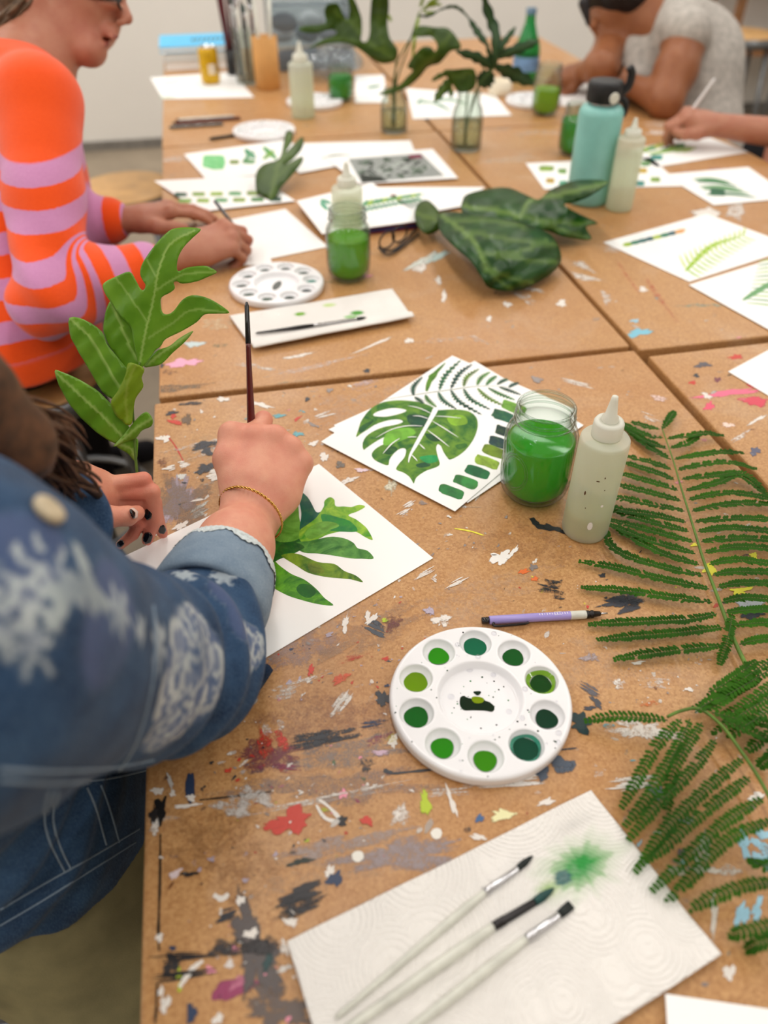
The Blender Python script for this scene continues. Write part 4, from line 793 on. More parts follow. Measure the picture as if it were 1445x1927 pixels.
def palette(label, c, rot, cols, blob=None, group='round white ten-well palettes', radii=None, share=None):
    t = thing('paint_palette', label, 'palette', (c[0], c[1], c[2] if len(c) > 2 else 0), rot, group)
    if share is None: tr = mesh_obj('palette_tray', PV, PF, M['white'], t, True, None, False)
    else: tr = share.copy(); COL.objects.link(tr); tr.parent = t
    for k, cl in enumerate(cols):
        if cl is None: continue
        a = k*PI/5; r = (radii or {}).get(k, .0103); P = [(.0632*math.cos(a), .0632*math.sin(a), .0066)]; n = 26
        for j in range(n):
            w = 2*PI*j/n; q = r*(1+.05*math.sin(3*w+k)); P.append((.0632*math.cos(a)+q*math.cos(w), .0632*math.sin(a)+q*math.sin(w), .0064))
        o = mesh_obj('paint_pool', P, [(0, 1+j, 1+(j+1) % n) for j in range(n)], M['paint'], t, True, None, False); cattr(o, 'col', np.tile(lin(cl), (len(P), 1)))
    return t, tr
c0 = PT(902.5, 1318, .006); a2 = PT(893, 1212, .006)-c0; r0 = math.atan2(a2[1], a2[0])
# wells run anticlockwise from the one furthest from the camera
wc_ = [(4, 96, 66), (36, 134, 14), (100, 140, 12), (6, 92, 26), (34, 128, 16), (52, 128, 12), (2, 66, 48), (2, 52, 34), (6, 62, 18), (6, 80, 28)]
pal, tray0 = palette('white round palette with ten wells of green paint nearest the camera', c0*V(1, 1, 0), r0, wc_, radii={0: .0118, 2: .0116, 3: .0114, 6: .0118})
def disc_mb(pts, z, col, name, parent, m='paint'):
    v, f = fill2d(pts); o = mesh_obj(name, [(x, y, z) for x, y in v], f, M[m], parent, True, None, True); cattr(o, 'col', np.tile(lin(col), (len(v), 1))); return o
def pxpoly(pts, off, h): return [PT(off[0]+x/off[2], off[1]+y/off[2], h)[:2] for x, y in pts]
o7 = (700, 1100, 2.89)
disc_mb(smooth_path(pxpoly([(480, 615), (500, 605), (520, 615), (560, 622), (600, 628), (640, 640), (665, 665), (655, 690), (610, 685), (550, 683), (500, 682), (478, 655)], o7, .005), 60, True), .0049, (2, 34, 18), 'paint_puddle', pal)
disc_mb(smooth_path(pxpoly([(545, 612), (580, 610), (608, 622), (600, 642), (565, 646), (545, 632)], o7, .005), 40, True), .0051, (116, 140, 10), 'paint_puddle', pal)
disc_mb(smooth_path(pxpoly([(552, 582), (588, 580), (590, 592), (575, 602), (560, 595)], o7, .005), 30, True), .0050, (4, 36, 22), 'paint_puddle', pal)
# stained well walls: thin washes of paint hugging two wells
def wash(k, r1, z1, r2, z2, col):
    P = []; n = 30; a = r0+k*PI/5; cc = c0[:2]+.0632*np.array([math.cos(a), math.sin(a)])
    for j in range(n):
        w = 2*PI*j/n; P.append((cc[0]+r1*math.cos(w), cc[1]+r1*math.sin(w), z1))
    for j in range(n):
        w = 2*PI*j/n; q = r2*(1+.06*math.sin(3*w)); P.append((cc[0]+q*math.cos(w), cc[1]+q*math.sin(w), z2))
    o = mesh_obj('paint_wash', P, [(j, (j+1) % n, n+(j+1) % n, n+j) for j in range(n)], M['paint'], pal); cattr(o, 'col', np.tile(lin(col), (len(P), 1)))
wash(8, .0105, .0068, .0142, .0098, (116, 160, 44)); wash(6, .0115, .0068, .0138, .0093, (60, 140, 116))
sp = MB(); spc = []
for i in range(90):
    a = rng.uniform(0, 2*PI); q = rng.choice([rng.uniform(.041, .083), rng.uniform(.041, .083), rng.uniform(0, .03)]); x, y = q*math.cos(a), q*math.sin(a)
    if any(math.hypot(x-.0632*math.cos(r0*0+k*PI/5), y-.0632*math.sin(k*PI/5)) < .0165 for k in range(10)): continue
    z = .0138 if q > .04 else .0047; r = rng.uniform(.0004, .0011); b0 = len(sp.v); sp.add([(x, y, z)]+[(x+r*math.cos(w), y+r*math.sin(w), z-.0001) for w in np.arange(8)*PI/4], [(0, 1+j, 1+(j+1) % 8) for j in range(8)])
    spc += [lin([(20, 40, 30), (20, 70, 40), (60, 130, 80), (30, 40, 40)][i % 4])]*9
o = mesh_obj('paint_specks', sp.v, sp.f, M['paint'], pal, True, None, False); cattr(o, 'col', np.array(spc)); tag(o, kind='stuff')
dr = MB()
for i in range(46):
    a = rng.uniform(0, 2*PI); q = rng.uniform(.043, .082); x, y = q*math.cos(a), q*math.sin(a)
    if any(math.hypot(x-.0632*math.cos(k*PI/5), y-.0632*math.sin(k*PI/5)) < .0175 for k in range(10)): continue
    r = rng.choice([.0007, .001, .0012, .0028]); dr.lathe([(r, 0), (r*.9, r*.25), (r*.5, r*.42), (0, r*.48)], (x, y, .0136), n=12)
for x, y in [(430, 610), (530, 462), (660, 490), (745, 690)]:
    q = PT(700+x/2.89, 1100+y/2.89, .005)-c0*V(1, 1, 0); rr = rng.uniform(.002, .0035); R_ = Matrix.Rotation(-r0, 3, 'Z') @ Vector((q[0], q[1], 0)); dr.lathe([(rr, 0), (rr*.8, .0006), (0, .0009)], (R_.x, R_.y, .0048), n=14)
tag(mesh_obj('water_drops', dr.v, dr.f, m_glass('water_drop', (250, 250, 252), .9, .10, (240, 240, 244)), pal, True, None, False), kind='stuff')
def far_pal(label, px, py, cols, rot=.2):
    c = PT(px, py, .006); return palette(label, (c[0], c[1], 0), rot, cols, share=tray0)[0]
dk = [(20, 46, 40), (40, 62, 52), (30, 60, 50), (50, 66, 58), (26, 60, 40), (26, 66, 40), (34, 54, 46), (22, 40, 40), (60, 130, 116), (40, 66, 54)]
q = far_pal('white palette of dark paints below the hand drawing with a pencil', 521, 536, dk, 1.2)
o = mesh_obj('paint_puddle', [(.012*math.cos(t)*1.6, .012*math.sin(t)*.6, .0049) for t in np.arange(16)*PI/8], [tuple(range(16))], M['paint'], q, True, None, False); cattr(o, 'col', np.tile(lin((70, 76, 74)), (16, 1)))
far_pal('white palette with pale washes near the far left pencils', 497, 247, [(186, 206, 180), None, (150, 180, 150), None, (176, 200, 160), (60, 150, 130), None, (190, 206, 170), None, (160, 190, 160)])
far_pal('clean white palette behind the tall white squeeze bottle', 592, 192, [(200, 206, 204)]*4+[None]*6)
far_pal('white palette beside the lime green jar', 1004, 190, [(190, 196, 192), None, (170, 180, 176)]+[None]*7)

# ------------------------------------------------------------------ jars, bottles, flask
def jar(label, base, rim_py, rb, liq, level=.6, group='mason jars of green rinse water', rim=.78):
    H = PH(base, rim_py); t = thing('mason_jar', label, 'jar', (base[0], base[1], 0), 0, group); s = rb; rr = rb*rim
    out = [(0, .0015), (s*.62, .0012), (s*.80, .004), (s*.93, .012), (s*.99, .025), (s, .04), (s, H*.66), (s*.985, H*.71), (s*.93, H*.76), (s*.84, H*.80), (rr*.985, H*.825), (rr*.97, H*.845), (rr*1.03, H*.855), (rr*1.05, H*.868), (rr*.98, H*.882), (rr*.97, H*.90), (rr*1.02, H*.912), (rr*1.0, H*.93), (rr*.97, H*.95), (rr*1.01, H*.975), (rr*.99, H*.995), (rr*.95, H), (rr*.90, H*.99)]
    inn = [(rr*.89, H*.95), (rr*.88, H*.86), (s*.80, H*.78), (s*.92, H*.70), (s*.94, H*.64), (s*.94, .04), (s*.90, .018), (s*.74, .009), (0, .007)]
    MB().lathe(out+inn, n=56).build('glass_body', M['glass'], t, True, False)
    rg = MB(); [rg.tube([(q*math.cos(w), q*math.sin(w), z) for w in np.linspace(0, 2*PI, 49)], tr_, 6, False) for q, z, tr_ in ((rr*1.05, H*.866, .0013), (rr*1.02, H*.910, .0008), (rr*1.02, H*.936, .0008), (rr*.96, H*.996, .0019))]; rg.build('rim_threads', M['glass'], t, True, False)
    L = H*level; li = [(0, .0085), (s*.72, .0095), (s*.885, .019), (s*.925, .04)]
    rad = lambda z: s*.925 if z < H*.64 else np.interp(z, [H*.64, H*.70, H*.78, H*.86], [s*.925, s*.905, s*.785, rr*.86])
    li += [(rad(z), z) for z in np.linspace(.05, L, 8)]+[(rad(L)*.985, L+.0008), (rad(L)*.9, L), (0, L)]
    MB().lathe(li, n=56).build('rinse_water', liq, t, True, False)
    if rim == .78:                          # raised oval on the glass
        oval = []; a0 = math.atan2(-base[1], -base[0])-.62
        for sc in (1.0, .86):
            pth = []
            for w in np.linspace(0, 2*PI, 41): a = a0+.42*sc*math.cos(w); z = H*.42+H*.20*sc*math.sin(w); pth.append((s*1.002*math.cos(a), s*1.002*math.sin(a), z))
            oval.append(pth)
        b = MB(); [b.tube(pp, .0008, 6, False) for pp in oval]; b.build('raised_oval', M['glass'], t, True, False)
    return t
jar('clear mason jar of green water beside the split-leaf painting', PT(1002, 926), 764, .0435, M['liq'], .64)
jar('mason jar of yellow green water in front of the white squeeze bottle', PT(657, 522), 392, .0405, M['liq2'], .60, rim=.80)
jar('deep green jar at the far left behind the tall squeeze bottle', PT(642, 189), 124, .040, M['liq3'], .72, rim=.9)
jar('lime green jar near the hands of the person in grey linen', PT(1024, 215), 120, .040, M['liq4'], .52, rim=.85)
jar('half hidden green jar behind the teal flask', PT(1078, 290), 196, .042, M['liq3'], .70, rim=.8)
def squeeze(label, base, shoulder_py, tip_py, r, fill=.9, tint=None, group='milky squeeze bottles', lean=0):
    t = thing('squeeze_bottle', label, 'bottle', (base[0], base[1], 0), 0, group); Hs = PH(base, shoulder_py); Ht = PH(base, tip_py); d = Ht-Hs
    out = [(0, .001), (r*.9, .0005), (r*.97, .002), (r, .006), (r, Hs-.006), (r*.985, Hs-.002), (r*.93, Hs), (r*.60, Hs+.001), (r*.54, Hs+.003), (r*.54, Hs+d*.12)]
    inn = []
    MB().lathe(out+inn, n=48).build('bottle_body', M['bottle'], t, True, False)
    L = .006+(Hs-.01)*fill
    MB().lathe([(0, .0045), (r*.92, .0055), (r*.925, .01), (r*.925, L), (0, L)], n=40).build('water', M['water_clear'], t, True, False)
    if tint: MB().lathe([(0, .0048), (r*.93, .0058), (r*.935, .01), (r*.935, tint), (r*.935, tint+.004), (0, tint+.005)], n=40).build('tinted_settling', M['sediment'], t, True, False)
    rc = r*.60
    cp = [(rc*.6, Hs+.002), (rc, Hs+.002), (rc*1.02, Hs+.004), (rc*1.0, Hs+d*.36), (rc*.92, Hs+d*.41), (rc*.55, Hs+d*.42), (rc*.55, Hs+d*.40)]
    cap_ = MB().lathe(cp, n=40).build('cap', M['cap'], t, True, False)
    MB().lathe([(rc*.56, Hs+d*.40), (rc*.54, Hs+d*.5), (rc*.40, Hs+d*.56), (rc*.24, Hs+d*.9), (rc*.20, Hs+d*.985), (rc*.12, Hs+d), (0, Hs+d)], n=28).build('nozzle', M['cap'], cap_, True, False)
    return t, Hs
bb = PT(1099, 997); bt, Hs = squeeze('milky squeeze bottle standing between the green jar and the fern frond', bb, 822, 745, .0268, .86, .032)
sp = MB()
for i, (a, z, w, h_) in enumerate([(.2, .03, .0030, .006), (.5, .06, .0016, .002), (-.3, .075, .001, .003), (.1, .095, .002, .0008), (.35, .10, .0007, .0014), (-.15, .055, .0006, .0008), (.45, .083, .0006, .001)]):
    a += math.atan2(-bb[1], -bb[0]); c = V(math.cos(a), math.sin(a), 0); tt = V(-math.sin(a), math.cos(a), 0)
    sp.add([c*.02695+V(0, 0, z)+tt*w*math.cos(w2)+V(0, 0, 1)*h_*math.sin(w2) for w2 in np.arange(10)*PI/5], [tuple(range(10))], 0 if i in (0, 1) else 1)
mesh_obj('paint_specks', sp.v, sp.f, [M['paper'], M['hairA']], bt, True, sp.m, False)
squeeze('milky squeeze bottle standing just right of the teal flask', PT(1163, 393), 258, 222, .0285, .8)
squeeze('white squeeze bottle standing behind the yellow green jar', PT(655, 440), 352, 305, .031, .7)
squeeze('tall white squeeze bottle at the far left behind the pale palette', PT(571, 220), 118, 78, .034, .8)
fb = PT(1103, 378); t = thing('water_flask', 'teal metal water flask with black loop lid at the right', 'flask', (fb[0], fb[1], 0)); Hs = PH(fb, 196); Ht = PH(fb, 150); r = .0465
MB().lathe([(0, .002), (r*.93, 0), (r*.98, .004), (r, .012), (r, Hs-.018), (r*.97, Hs-.010), (r*.86, Hs-.003), (r*.66, Hs), (r*.62, Hs+.002), (0, Hs+.002)], n=56).build('flask_body', M['flask'], t, True, False)
d = Ht-Hs
MB().lathe([(r*.58, Hs+.001), (r*.60, Hs+.004), (r*.58, Hs+d*.12), (0, Hs+d*.12)], n=40).build('steel_neck', M['chrome'], t, True, False)
lid_ = MB().lathe([(r*.74, Hs+d*.14), (r*.78, Hs+d*.2), (r*.78, Hs+d*.86), (r*.72, Hs+d*.97), (r*.5, Hs+d), (0, Hs+d)], n=44).build('lid', M['dark'], t, True, False)
vx = V(*(rt[:2]), 0)
lp = [vx*r*.70+V(0, 0, Hs+d*.45), vx*r*1.0+V(0, 0, Hs+d*.75), vx*r*1.04+V(0, 0, Hs+d*1.25), vx*r*.9+V(0, 0, Hs+d*1.5)]
MB().tube(smooth_path(lp, 18), .008, 10, flat=(V(-vx[1], vx[0], 0), 1.3)).build('lid_loop', M['dark'], lid_, True, False)
MB().tube(smooth_path([vx*r*.75+V(0, 0, Hs+d*.3), vx*r*1.02+V(0, 0, Hs+d*.05), vx*r*1.06+V(0, 0, Hs-d*.3), vx*r*.99+V(0, 0, Hs-d*.5)], 14), .006, 10).build('carry_strap', M['dark'], lid_, True, False)
e = -V(*fw[:2], 0); e = nrm(e)
MB().lathe([(0, 0), (.011, 0), (.011, .0015), (.009, .002), (0, .002)], e*r*.775+V(0, 0, Hs+d*.42)+vx*.012, e+vx*.3, 24).build('lid_emblem', M['handle'], lid_, True, False)

# ------------------------------------------------------------------ paper towels and brushes
def towel(label, Q, h, nx, ny, stain=None, wave=.0012, fold=None, th=.0012):
    P = []; S = []; Cc = []; F = []
    for i in range(nx+1):
        for j in range(ny+1):
            u, v = i/nx, j/ny; p = (Q[0]*(1-u)+Q[1]*u)*(1-v)+(Q[3]*(1-u)+Q[2]*u)*v
            z = h+wave*(math.sin(u*9+v*4)+math.sin(v*11-u*3)+.6*math.sin(u*23+v*17))*.5
            if fold and v > 1-fold: w = (v-1+fold)/fold; z += .007*math.sin(w*PI*.75)
            p = np.array([p[0], p[1], z]); P.append(p)
            if stain: s_, c_ = stain(p); S.append(s_); Cc.append(c_)
            else: S.append(0); Cc.append((.5, .5, .5))
    F = [(i*(ny+1)+j, (i+1)*(ny+1)+j, (i+1)*(ny+1)+j+1, i*(ny+1)+j+1) for i in range(nx) for j in range(ny)]
    o = mesh_obj('paper_towel', P, F, M['towel']); fattr(o, 'stain', S); cattr(o, 'col', np.array(Cc)); sol(o, th, -1); return tag(o, label, 'paper towel')
sc_, sg, sl = PT(1080, 1640), PT(1070, 1650), PT(1010, 1690)
axs = nrm(PT(1150, 1600)-PT(1010, 1690)); axn = V(-axs[1], axs[0], 0)
def st_near(p):
    def el(c, a, b, k=1.0):
        d = p-c; u, v = d@axs, d@axn; ang = math.atan2(v, u); r = math.hypot(u/a, v/b)*(1+.10*math.sin(ang*9)+.07*math.sin(ang*17+1)); return max(0, min(1, (1-r)*2.2*k))
    g1 = el(PT(1085, 1638), .050, .026, .5); g2 = el(PT(1088, 1638), .028, .015, .7); t_ = el(PT(1056, 1660), .008, .006, 3); y_ = el(PT(1030, 1680), .016, .009, .5); gr = el(PT(1075, 1560), .03, .008, .10)
    c = lin((120, 176, 100)); a = g1*.6
    if gr > a: a, c = gr, lin((120, 124, 116))
    if y_ > a: a, c = y_*.8, lin((140, 180, 90))
    if g2 > .05: f = g2; a = max(a, .55+.4*f); c = lin((60, 150, 74))*f+c*(1-f)
    if t_ > 0: a = max(a, .9*t_); c = lin((0, 92, 90))*t_+c*(1-t_)
    return a, c
qt = [PT(540, 1772, .006), PT(1112, 1487, .006), PT(1357, 1797, .006)]; qt.append(qt[0]+nrm(PT(640, 2100, .006)-qt[0])*np.linalg.norm(qt[2]-qt[1])*1.02)
towel('embossed white paper towel with a green blot under three pale brushes', [q_+V(0, 0, -.0) for q_ in qt], .0052, 150, 110, st_near)
def st_mid(p):
    for c, a, b, cl in [(PT(565, 597), .011, .008, (110, 170, 10)), (PT(620, 580), .014, .008, (200, 220, 150)), (PT(672, 595), .014, .010, (90, 160, 70)), (PT(660, 602), .014, .008, (150, 196, 130))]:
        d = p-c; r = math.hypot(d[0]/a, d[1]/b)
        if r < 1: return min(1, (1-r)*2.5), lin(cl)
    return 0, lin((200, 200, 200))
towel('folded white paper towel with green dabs beyond the held brush', [PT(432, 596, .004), PT(738, 545, .004), PT(779, 602, .004), PT(478, 660, .004)], .004, 80, 44, st_mid, .0006, .22, .002)
def brush(label, tip, f0, f1, f2, end, parts=('bristle', 'chrome', 'handle'), r=.0032, flat=False, group='paint brushes', name='paint_brush', dark_end=None, tipcol=None):
    tip, f0, f1, end = [np.asarray(q, float) for q in (tip, f0, f1, end)]; t = thing(name, label, 'brush', tuple(tip), 0, group)
    tail = end if dark_end is None else dark_end[0]
    if flat:
        n = nrm(np.cross(nrm(tip-f0), V(0, 0, 1))); b = MB(); b.tube([f0, f0*.5+tip*.5, tip], [r*1.05, r*1.25, r*1.2], 12, flat=(V(0, 0, 1), .35)); b.build('bristles', M[parts[0]], t)
    else: MB().tube(smooth_path([f0, f0*.62+tip*.38, f0*.3+tip*.7, tip], 9), [r*.95]+list(np.interp(np.linspace(.1, 1, 9), [0, .35, .7, 1], [r*.98, r*1.1, r*.7, r*.08])), 12).build('bristles', M[parts[0]], t)
    L = f1-f0
    MB().tube([f0, f0+L*.05, f0+L*.72, f0+L*.74, f0+L*.78, f0+L*.80, f0+L*.86, f0+L*.88, f0+L*.92, f1], [r*.85, r*.92, r*1.02, r*1.12, r*1.12, r*1.02, r*1.12, r*1.12, r*1.04, r*1.06], 16).build('ferrule', M[parts[1]], t)
    h = tail-f1; k = np.array([0, .04, .12, .25, .5, .8, .97, 1.0]); rr = np.array([1.02, 1.12, 1.32, 1.36, 1.1, .82, .72, .45])*r
    if dark_end is None: MB().tube([f1+h*q for q in k], rr, 16).build('handle', M[parts[2]], t)
    else:
        MB().tube([f1+h*q for q in k[:-1]]+[tail], list(rr[:-1])+[r*.75], 16).build('handle', M[parts[2]], t)
        e2 = end-tail; MB().tube([tail, tail+e2*.02, tail+e2*.9, end], [r*.78, r*.82, r*.66, r*.3], 16).build('handle_tip', M[dark_end[1]], t)
    return t
hb = .0085
def flatpt(x, y, h=hb): return PT(x, y, h)
def ext(a, b, L): return a+nrm(b-a)*L
a0, a1 = flatpt(912, 1679), flatpt(631, 1916); brush('pale handled brush nearest the palette, thin pointed tip, on the towel', flatpt(1003, 1610), flatpt(975, 1634), a0, None, a1, r=.0026)
a0 = flatpt(928, 1744); brush('middle pale brush on the towel, its dark tip in the green blot', flatpt(1043, 1671), flatpt(1006, 1698), a0, None, ext(a0, flatpt(640, 1946), .20), ('tealb', 'gun', 'handle'), .0032)
a0 = flatpt(990, 1767); brush('pale brush with a short square tip, lowest of three on the towel', flatpt(1075, 1702), flatpt(1052, 1722), a0, None, ext(a0, flatpt(781, 1930), .20), ('bristle', 'chrome', 'handle'), .0029, True)
a0 = flatpt(655, 601, .010); brush('small dark brush lying on the folded paper towel', flatpt(690, 597, .009), flatpt(672, 600, .009), flatpt(590, 612, .0095), None, flatpt(481, 627, .010), ('bristle', 'chrome', 'gun'), .0024)
# the brush in the hand: its point is on the paper, its end is seen above the fist
tip = PT(479, 962, .0012); top = None; r_ = ray(464, 568)
lo, hi = .3, 1.4
for zz in np.linspace(.55, 1.15, 1201):
    q_ = CAM+r_*zz
    if abs(np.linalg.norm(q_-tip)-.235) < .0009 and q_[2] > tip[2]+.08: top = q_; break
if top is None: top = CAM+r_*.9
dv = nrm(top-tip); BR_TIP, BR_TOP, BR_DIR = tip, top, dv
brush('red brown brush with black end held upright in the painting hand', tip, tip+dv*.016, tip+dv*.05, None, top, ('tealb', 'chrome', 'brown'), .0041, False, 'paint brushes', dark_end=(tip+dv*.200, 'black'))
# mechanical pencil
h = .005; A, B = PT(906, 1168, h), PT(1143, 1154, h); u = nrm(B-A); L = np.linalg.norm(B-A); t = thing('mechanical_pencil', 'lilac mechanical pencil with black ends and clip above the white palette', 'pencil', tuple(A*V(1, 1, 0)))
MB().tube([A+u*L*q for q in (0, .004, .06, .062)], [.003, .0036, .0036, .003], 16).build('push_button', M['black'], t)
MB().tube([A+u*L*q for q in (.06, .065, .70, .705)], [.0042, .0046, .0046, .0044], 20).build('barrel', M['lilac'], t)
MB().tube([A+u*L*q for q in (.70, .705, .82, .83)], [.0044, .0047, .0046, .004], 20).build('grip', M['handle'], t)
MB().tube([A+u*L*q for q in (.825, .83, .85, .852, .866, .868, .885, .888, .94, .945)], [.0036, .0043, .0043, .0036, .0036, .0043, .0043, .0034, .0026, .0018], 20).build('nose_cone', M['gun'], t)
MB().tube([A+u*L*q for q in (.94, 1.0)], [.0011, .0009], 10).build('lead_sleeve', M['chrome'], t)
s_ = V(-u[1], u[0], 0)*-1
b = MB(); b.tube(smooth_path([A+u*L*.09+s_*.0045+V(0, 0, .001), A+u*L*.09+s_*.008, A+u*L*.2+s_*.0085, A+u*L*.33+s_*.0075, A+u*L*.36+s_*.006], 14), .0013, 8); b.build('clip', M['gun'], t)
b = MB()                                      # little white print on the barrel
for q in np.arange(.46, .68, .02):
    w = rng.uniform(.6, 1.3); c = A+u*L*q+V(0, 0, .0047); n = V(-u[1], u[0], 0); b.add([c-n*.0012*w-u*.001, c+n*.0012*w-u*.001, c+n*.0012*w-u*.0004, c-n*.0012*w-u*.0004], [(0, 1, 2, 3)])
for dx, dy in ((.60, 1), (.60, -1)): c = A+u*L*dx+V(0, 0, .0047); n = V(-u[1], u[0], 0); b.add([c+n*.0018*dy-u*.004, c+n*.0022*dy-u*.004, c+n*.0022*dy+u*.004, c+n*.0018*dy+u*.004], [(0, 1, 2, 3)])
b.build('barrel_print', M['paper'], t)
# eyeglasses behind the yellow green jar
g = thing('eyeglasses', 'dark tortoiseshell eyeglasses folded beside the yellow green jar', 'glasses', PT(745, 462)); b = MB()
for (x, y) in ((728, 452), (752, 440)):
    c = PT(x, y, .018); w = nrm(PT(x+20, y-8, .018)-c); b.tube([c+w*.021*math.cos(a)+V(0, 0, .016)*math.sin(a) for a in np.linspace(0, 2*PI, 25)], .0019, 8, False)
b.build('frame', M['hairC'], g)
for a_, b_, c_ in (((712, 466), (735, 478), (788, 440)), ((716, 472), (745, 468), (782, 432))): MB().tube(smooth_path([PT(*a_, .010), PT(*b_, .006), PT(*c_, .004)], 14), .0022, 8).build('temple', M['hairC'], g)
# ------------------------------------------------------------------ leaves
def leafsheet(name, outline, axis, fn, m, parent, step, fold=.0, wave=.0, sides=(), off=None, vw=.9, th=.0004, seed=1, sm=True, curl=0.0):
    T = (lambda P: np.array([p if off is None else (off[0]+p[0]/off[2], off[1]+p[1]/off[2]) for p in P], float))
    O = T(outline); O = smooth_path(O, max(len(O)*3, 40), True) if sm else O
    A = smooth_path(T(axis), 40)
    def res(L, d): s_ = np.r_[0, np.cumsum(np.linalg.norm(np.diff(L, axis=0), axis=1))]; q = np.arange(0, s_[-1], d); return np.stack([np.interp(q, s_, L[:, j]) for j in (0, 1)], -1)
    sp_v = [smooth_path(T(s_), 14) for s_ in sides]; ex = np.concatenate([res(A, step*.6)]+[res(l_, step*.6) for l_ in sp_v])
    v, f = fill2d(O, (), step, ex)
    def dist(P, L): 
        d = np.full(len(P), 1e9)
        for i in range(len(L)-1):
            a, b = L[i], L[i+1]; ab = b-a; t = np.clip(((P-a)@ab)/(ab@ab+1e-9), 0, 1); d = np.minimum(d, np.linalg.norm(P-a-t[:, None]*ab, axis=1))
        return d
    d = dist(v, A); vein = np.exp(-(d/vw)**2)
    for s_ in sides: vein = np.maximum(vein, .6*np.exp(-(dist(v, smooth_path(T(s_), 14))/(vw*.8))**2))
    L = float(np.linalg.norm(A[-1]-A[0]))+1e-6
    w = fold*d + wave*L*(np.sin(v[:, 0]*9/L+seed)*np.sin(v[:, 1]*8/L+seed*2)*.5+.3*np.sin((v[:, 0]+v[:, 1])*21/L+seed)) - curl*d*d/L
    P = [fn(x, y, z) for (x, y), z in zip(v, w)]
    o = mesh_obj(name, P, f, m, parent); fattr(o, 'vein', vein); sol(o, th); return o
# the leaf held up in the left hand
SB = PT(259, 934, .052)                        # where the fingers pinch the stalk
nl = nrm(np.array([-fw[0], -fw[1], .42])); upl = nrm(V(0, 0, 1)-nl*nl[2]); 
def onleaf(x, y, z=0.0, o=0.0):               # z, o in pixels, towards the viewer
    r = ray(x, y); k = float((SB-CAM)@nl/(r@nl)); return CAM+r*k+nl*(z+o)*.00062
lf = thing('lobed_leaf', 'bright green lobed leaf held upright in the left hand', 'leaf', SB)
oh = (60, 420, 3.44)
def pc(name, out, ax, o, fold, wave, sides=(), m='leafA', seed=1, step=5, curl=0): return leafsheet(name, out, ax, lambda x, y, z: onleaf(x, y, z, o), M[m], lf, step, fold, wave*.55, sides, oh, .42, .0005, seed, True, curl)
pc('lobe', [(490, 500), (455, 580), (440, 690), (470, 780), (540, 880), (612, 968), (690, 915), (665, 760), (640, 690), (560, 590), (515, 520)], [(495, 510), (560, 660), (620, 800), (690, 912)], -14, -.10, .03, (), 'leafA', 2)
pc('lobe', [(232, 612), (330, 625), (440, 700), (475, 785), (560, 890), (622, 972), (590, 1070), (527, 1142), (440, 1090), (350, 940), (270, 800), (235, 720)], [(240, 620), (370, 740), (440, 850), (520, 990), (590, 1100)], -6, -.14, .035, (), 'leafA', 3)
pc('lobe', [(140, 960), (190, 965), (290, 1010), (400, 1075), (480, 1150), (560, 1240), (622, 1320), (645, 1400), (545, 1432), (400, 1350), (270, 1220), (190, 1100)], [(145, 965), (260, 1070), (420, 1220), (590, 1388)], -4, -.14, .03, (), 'leafA', 4)
pc('lobe', [(715, 925), (790, 830), (880, 795), (950, 740), (1035, 697), (980, 770), (900, 840), (830, 910), (760, 930)], [(730, 922), (830, 840), (930, 775), (1030, 700)], -10, -.1, .03, (), 'leafA', 5)
pc('blade', [(690, 915), (725, 925), (790, 830), (830, 795), (860, 750), (960, 700), (1060, 640), (1110, 590), (1190, 585), (1268, 577), (1200, 520), (1110, 475), (1030, 465), (970, 495), (920, 560), (880, 588), (845, 580), (832, 530), (838, 480), (890, 450), (922, 420), (915, 385), (935, 375), (970, 390), (1060, 375), (1130, 345), (1190, 315), (1150, 285), (1100, 272), (1000, 285), (945, 310), (938, 270), (950, 210), (985, 150), (1040, 95), (1095, 42), (1040, 28), (960, 27), (900, 40), (850, 80), (795, 140), (740, 215), (705, 275), (697, 330), (715, 370), (735, 400), (725, 430), (700, 425), (665, 365), (625, 312), (540, 340), (450, 385), (455, 440), (500, 510), (560, 590), (610, 640), (640, 680), (650, 740), (672, 840)],
   [(697, 912), (740, 680), (790, 480), (830, 280), (900, 130), (1060, 45)], 0, -.10, .022, [[(745, 635), (640, 490), (530, 345)], [(755, 740), (900, 650), (1030, 560), (1240, 575)], [(800, 440), (900, 370), (1000, 325), (1180, 315)], [(808, 352), (770, 290), (740, 230)]], 'leafA', 1, 4)
pc('lobe', [(635, 905), (700, 915), (740, 945), (722, 1000), (730, 1060), (685, 1130), (668, 1210), (662, 1290), (630, 1302), (590, 1270), (545, 1225), (523, 1150), (570, 1080), (620, 980)], [(690, 912), (640, 1030), (625, 1150), (635, 1290)], 14, -.22, .04, (), 'leafY', 6)
pc('lobe', [(792, 1270), (780, 1312), (720, 1340), (680, 1390), (620, 1412), (540, 1442), (600, 1370), (650, 1310), (700, 1250), (745, 1220), (775, 1238)], [(785, 1265), (690, 1320), (620, 1380), (550, 1438)], 10, -.2, .05, (), 'leafA', 7)
pc('lobe', [(540, 1434), (640, 1396), (682, 1400), (684, 1470), (672, 1542), (620, 1492)], [(560, 1430), (640, 1460), (672, 1535)], 0, -.1, .02, (), 'leafA', 8)
sp_ = [onleaf(60+x/3.44, 420+y/3.44, 1) for x, y in [(700, 900), (660, 1050), (655, 1200), (665, 1350), (670, 1480), (680, 1600), (692, 1720)]]+[SB]+[PT(264, 975, .03)]
MB().tube(smooth_path(sp_, 40), np.interp(np.linspace(0, 1, 41), [0, .5, 1], [.0009, .0015, .0019])[:len(smooth_path(sp_, 40))], 10).build('stem', M['stem'], lf)

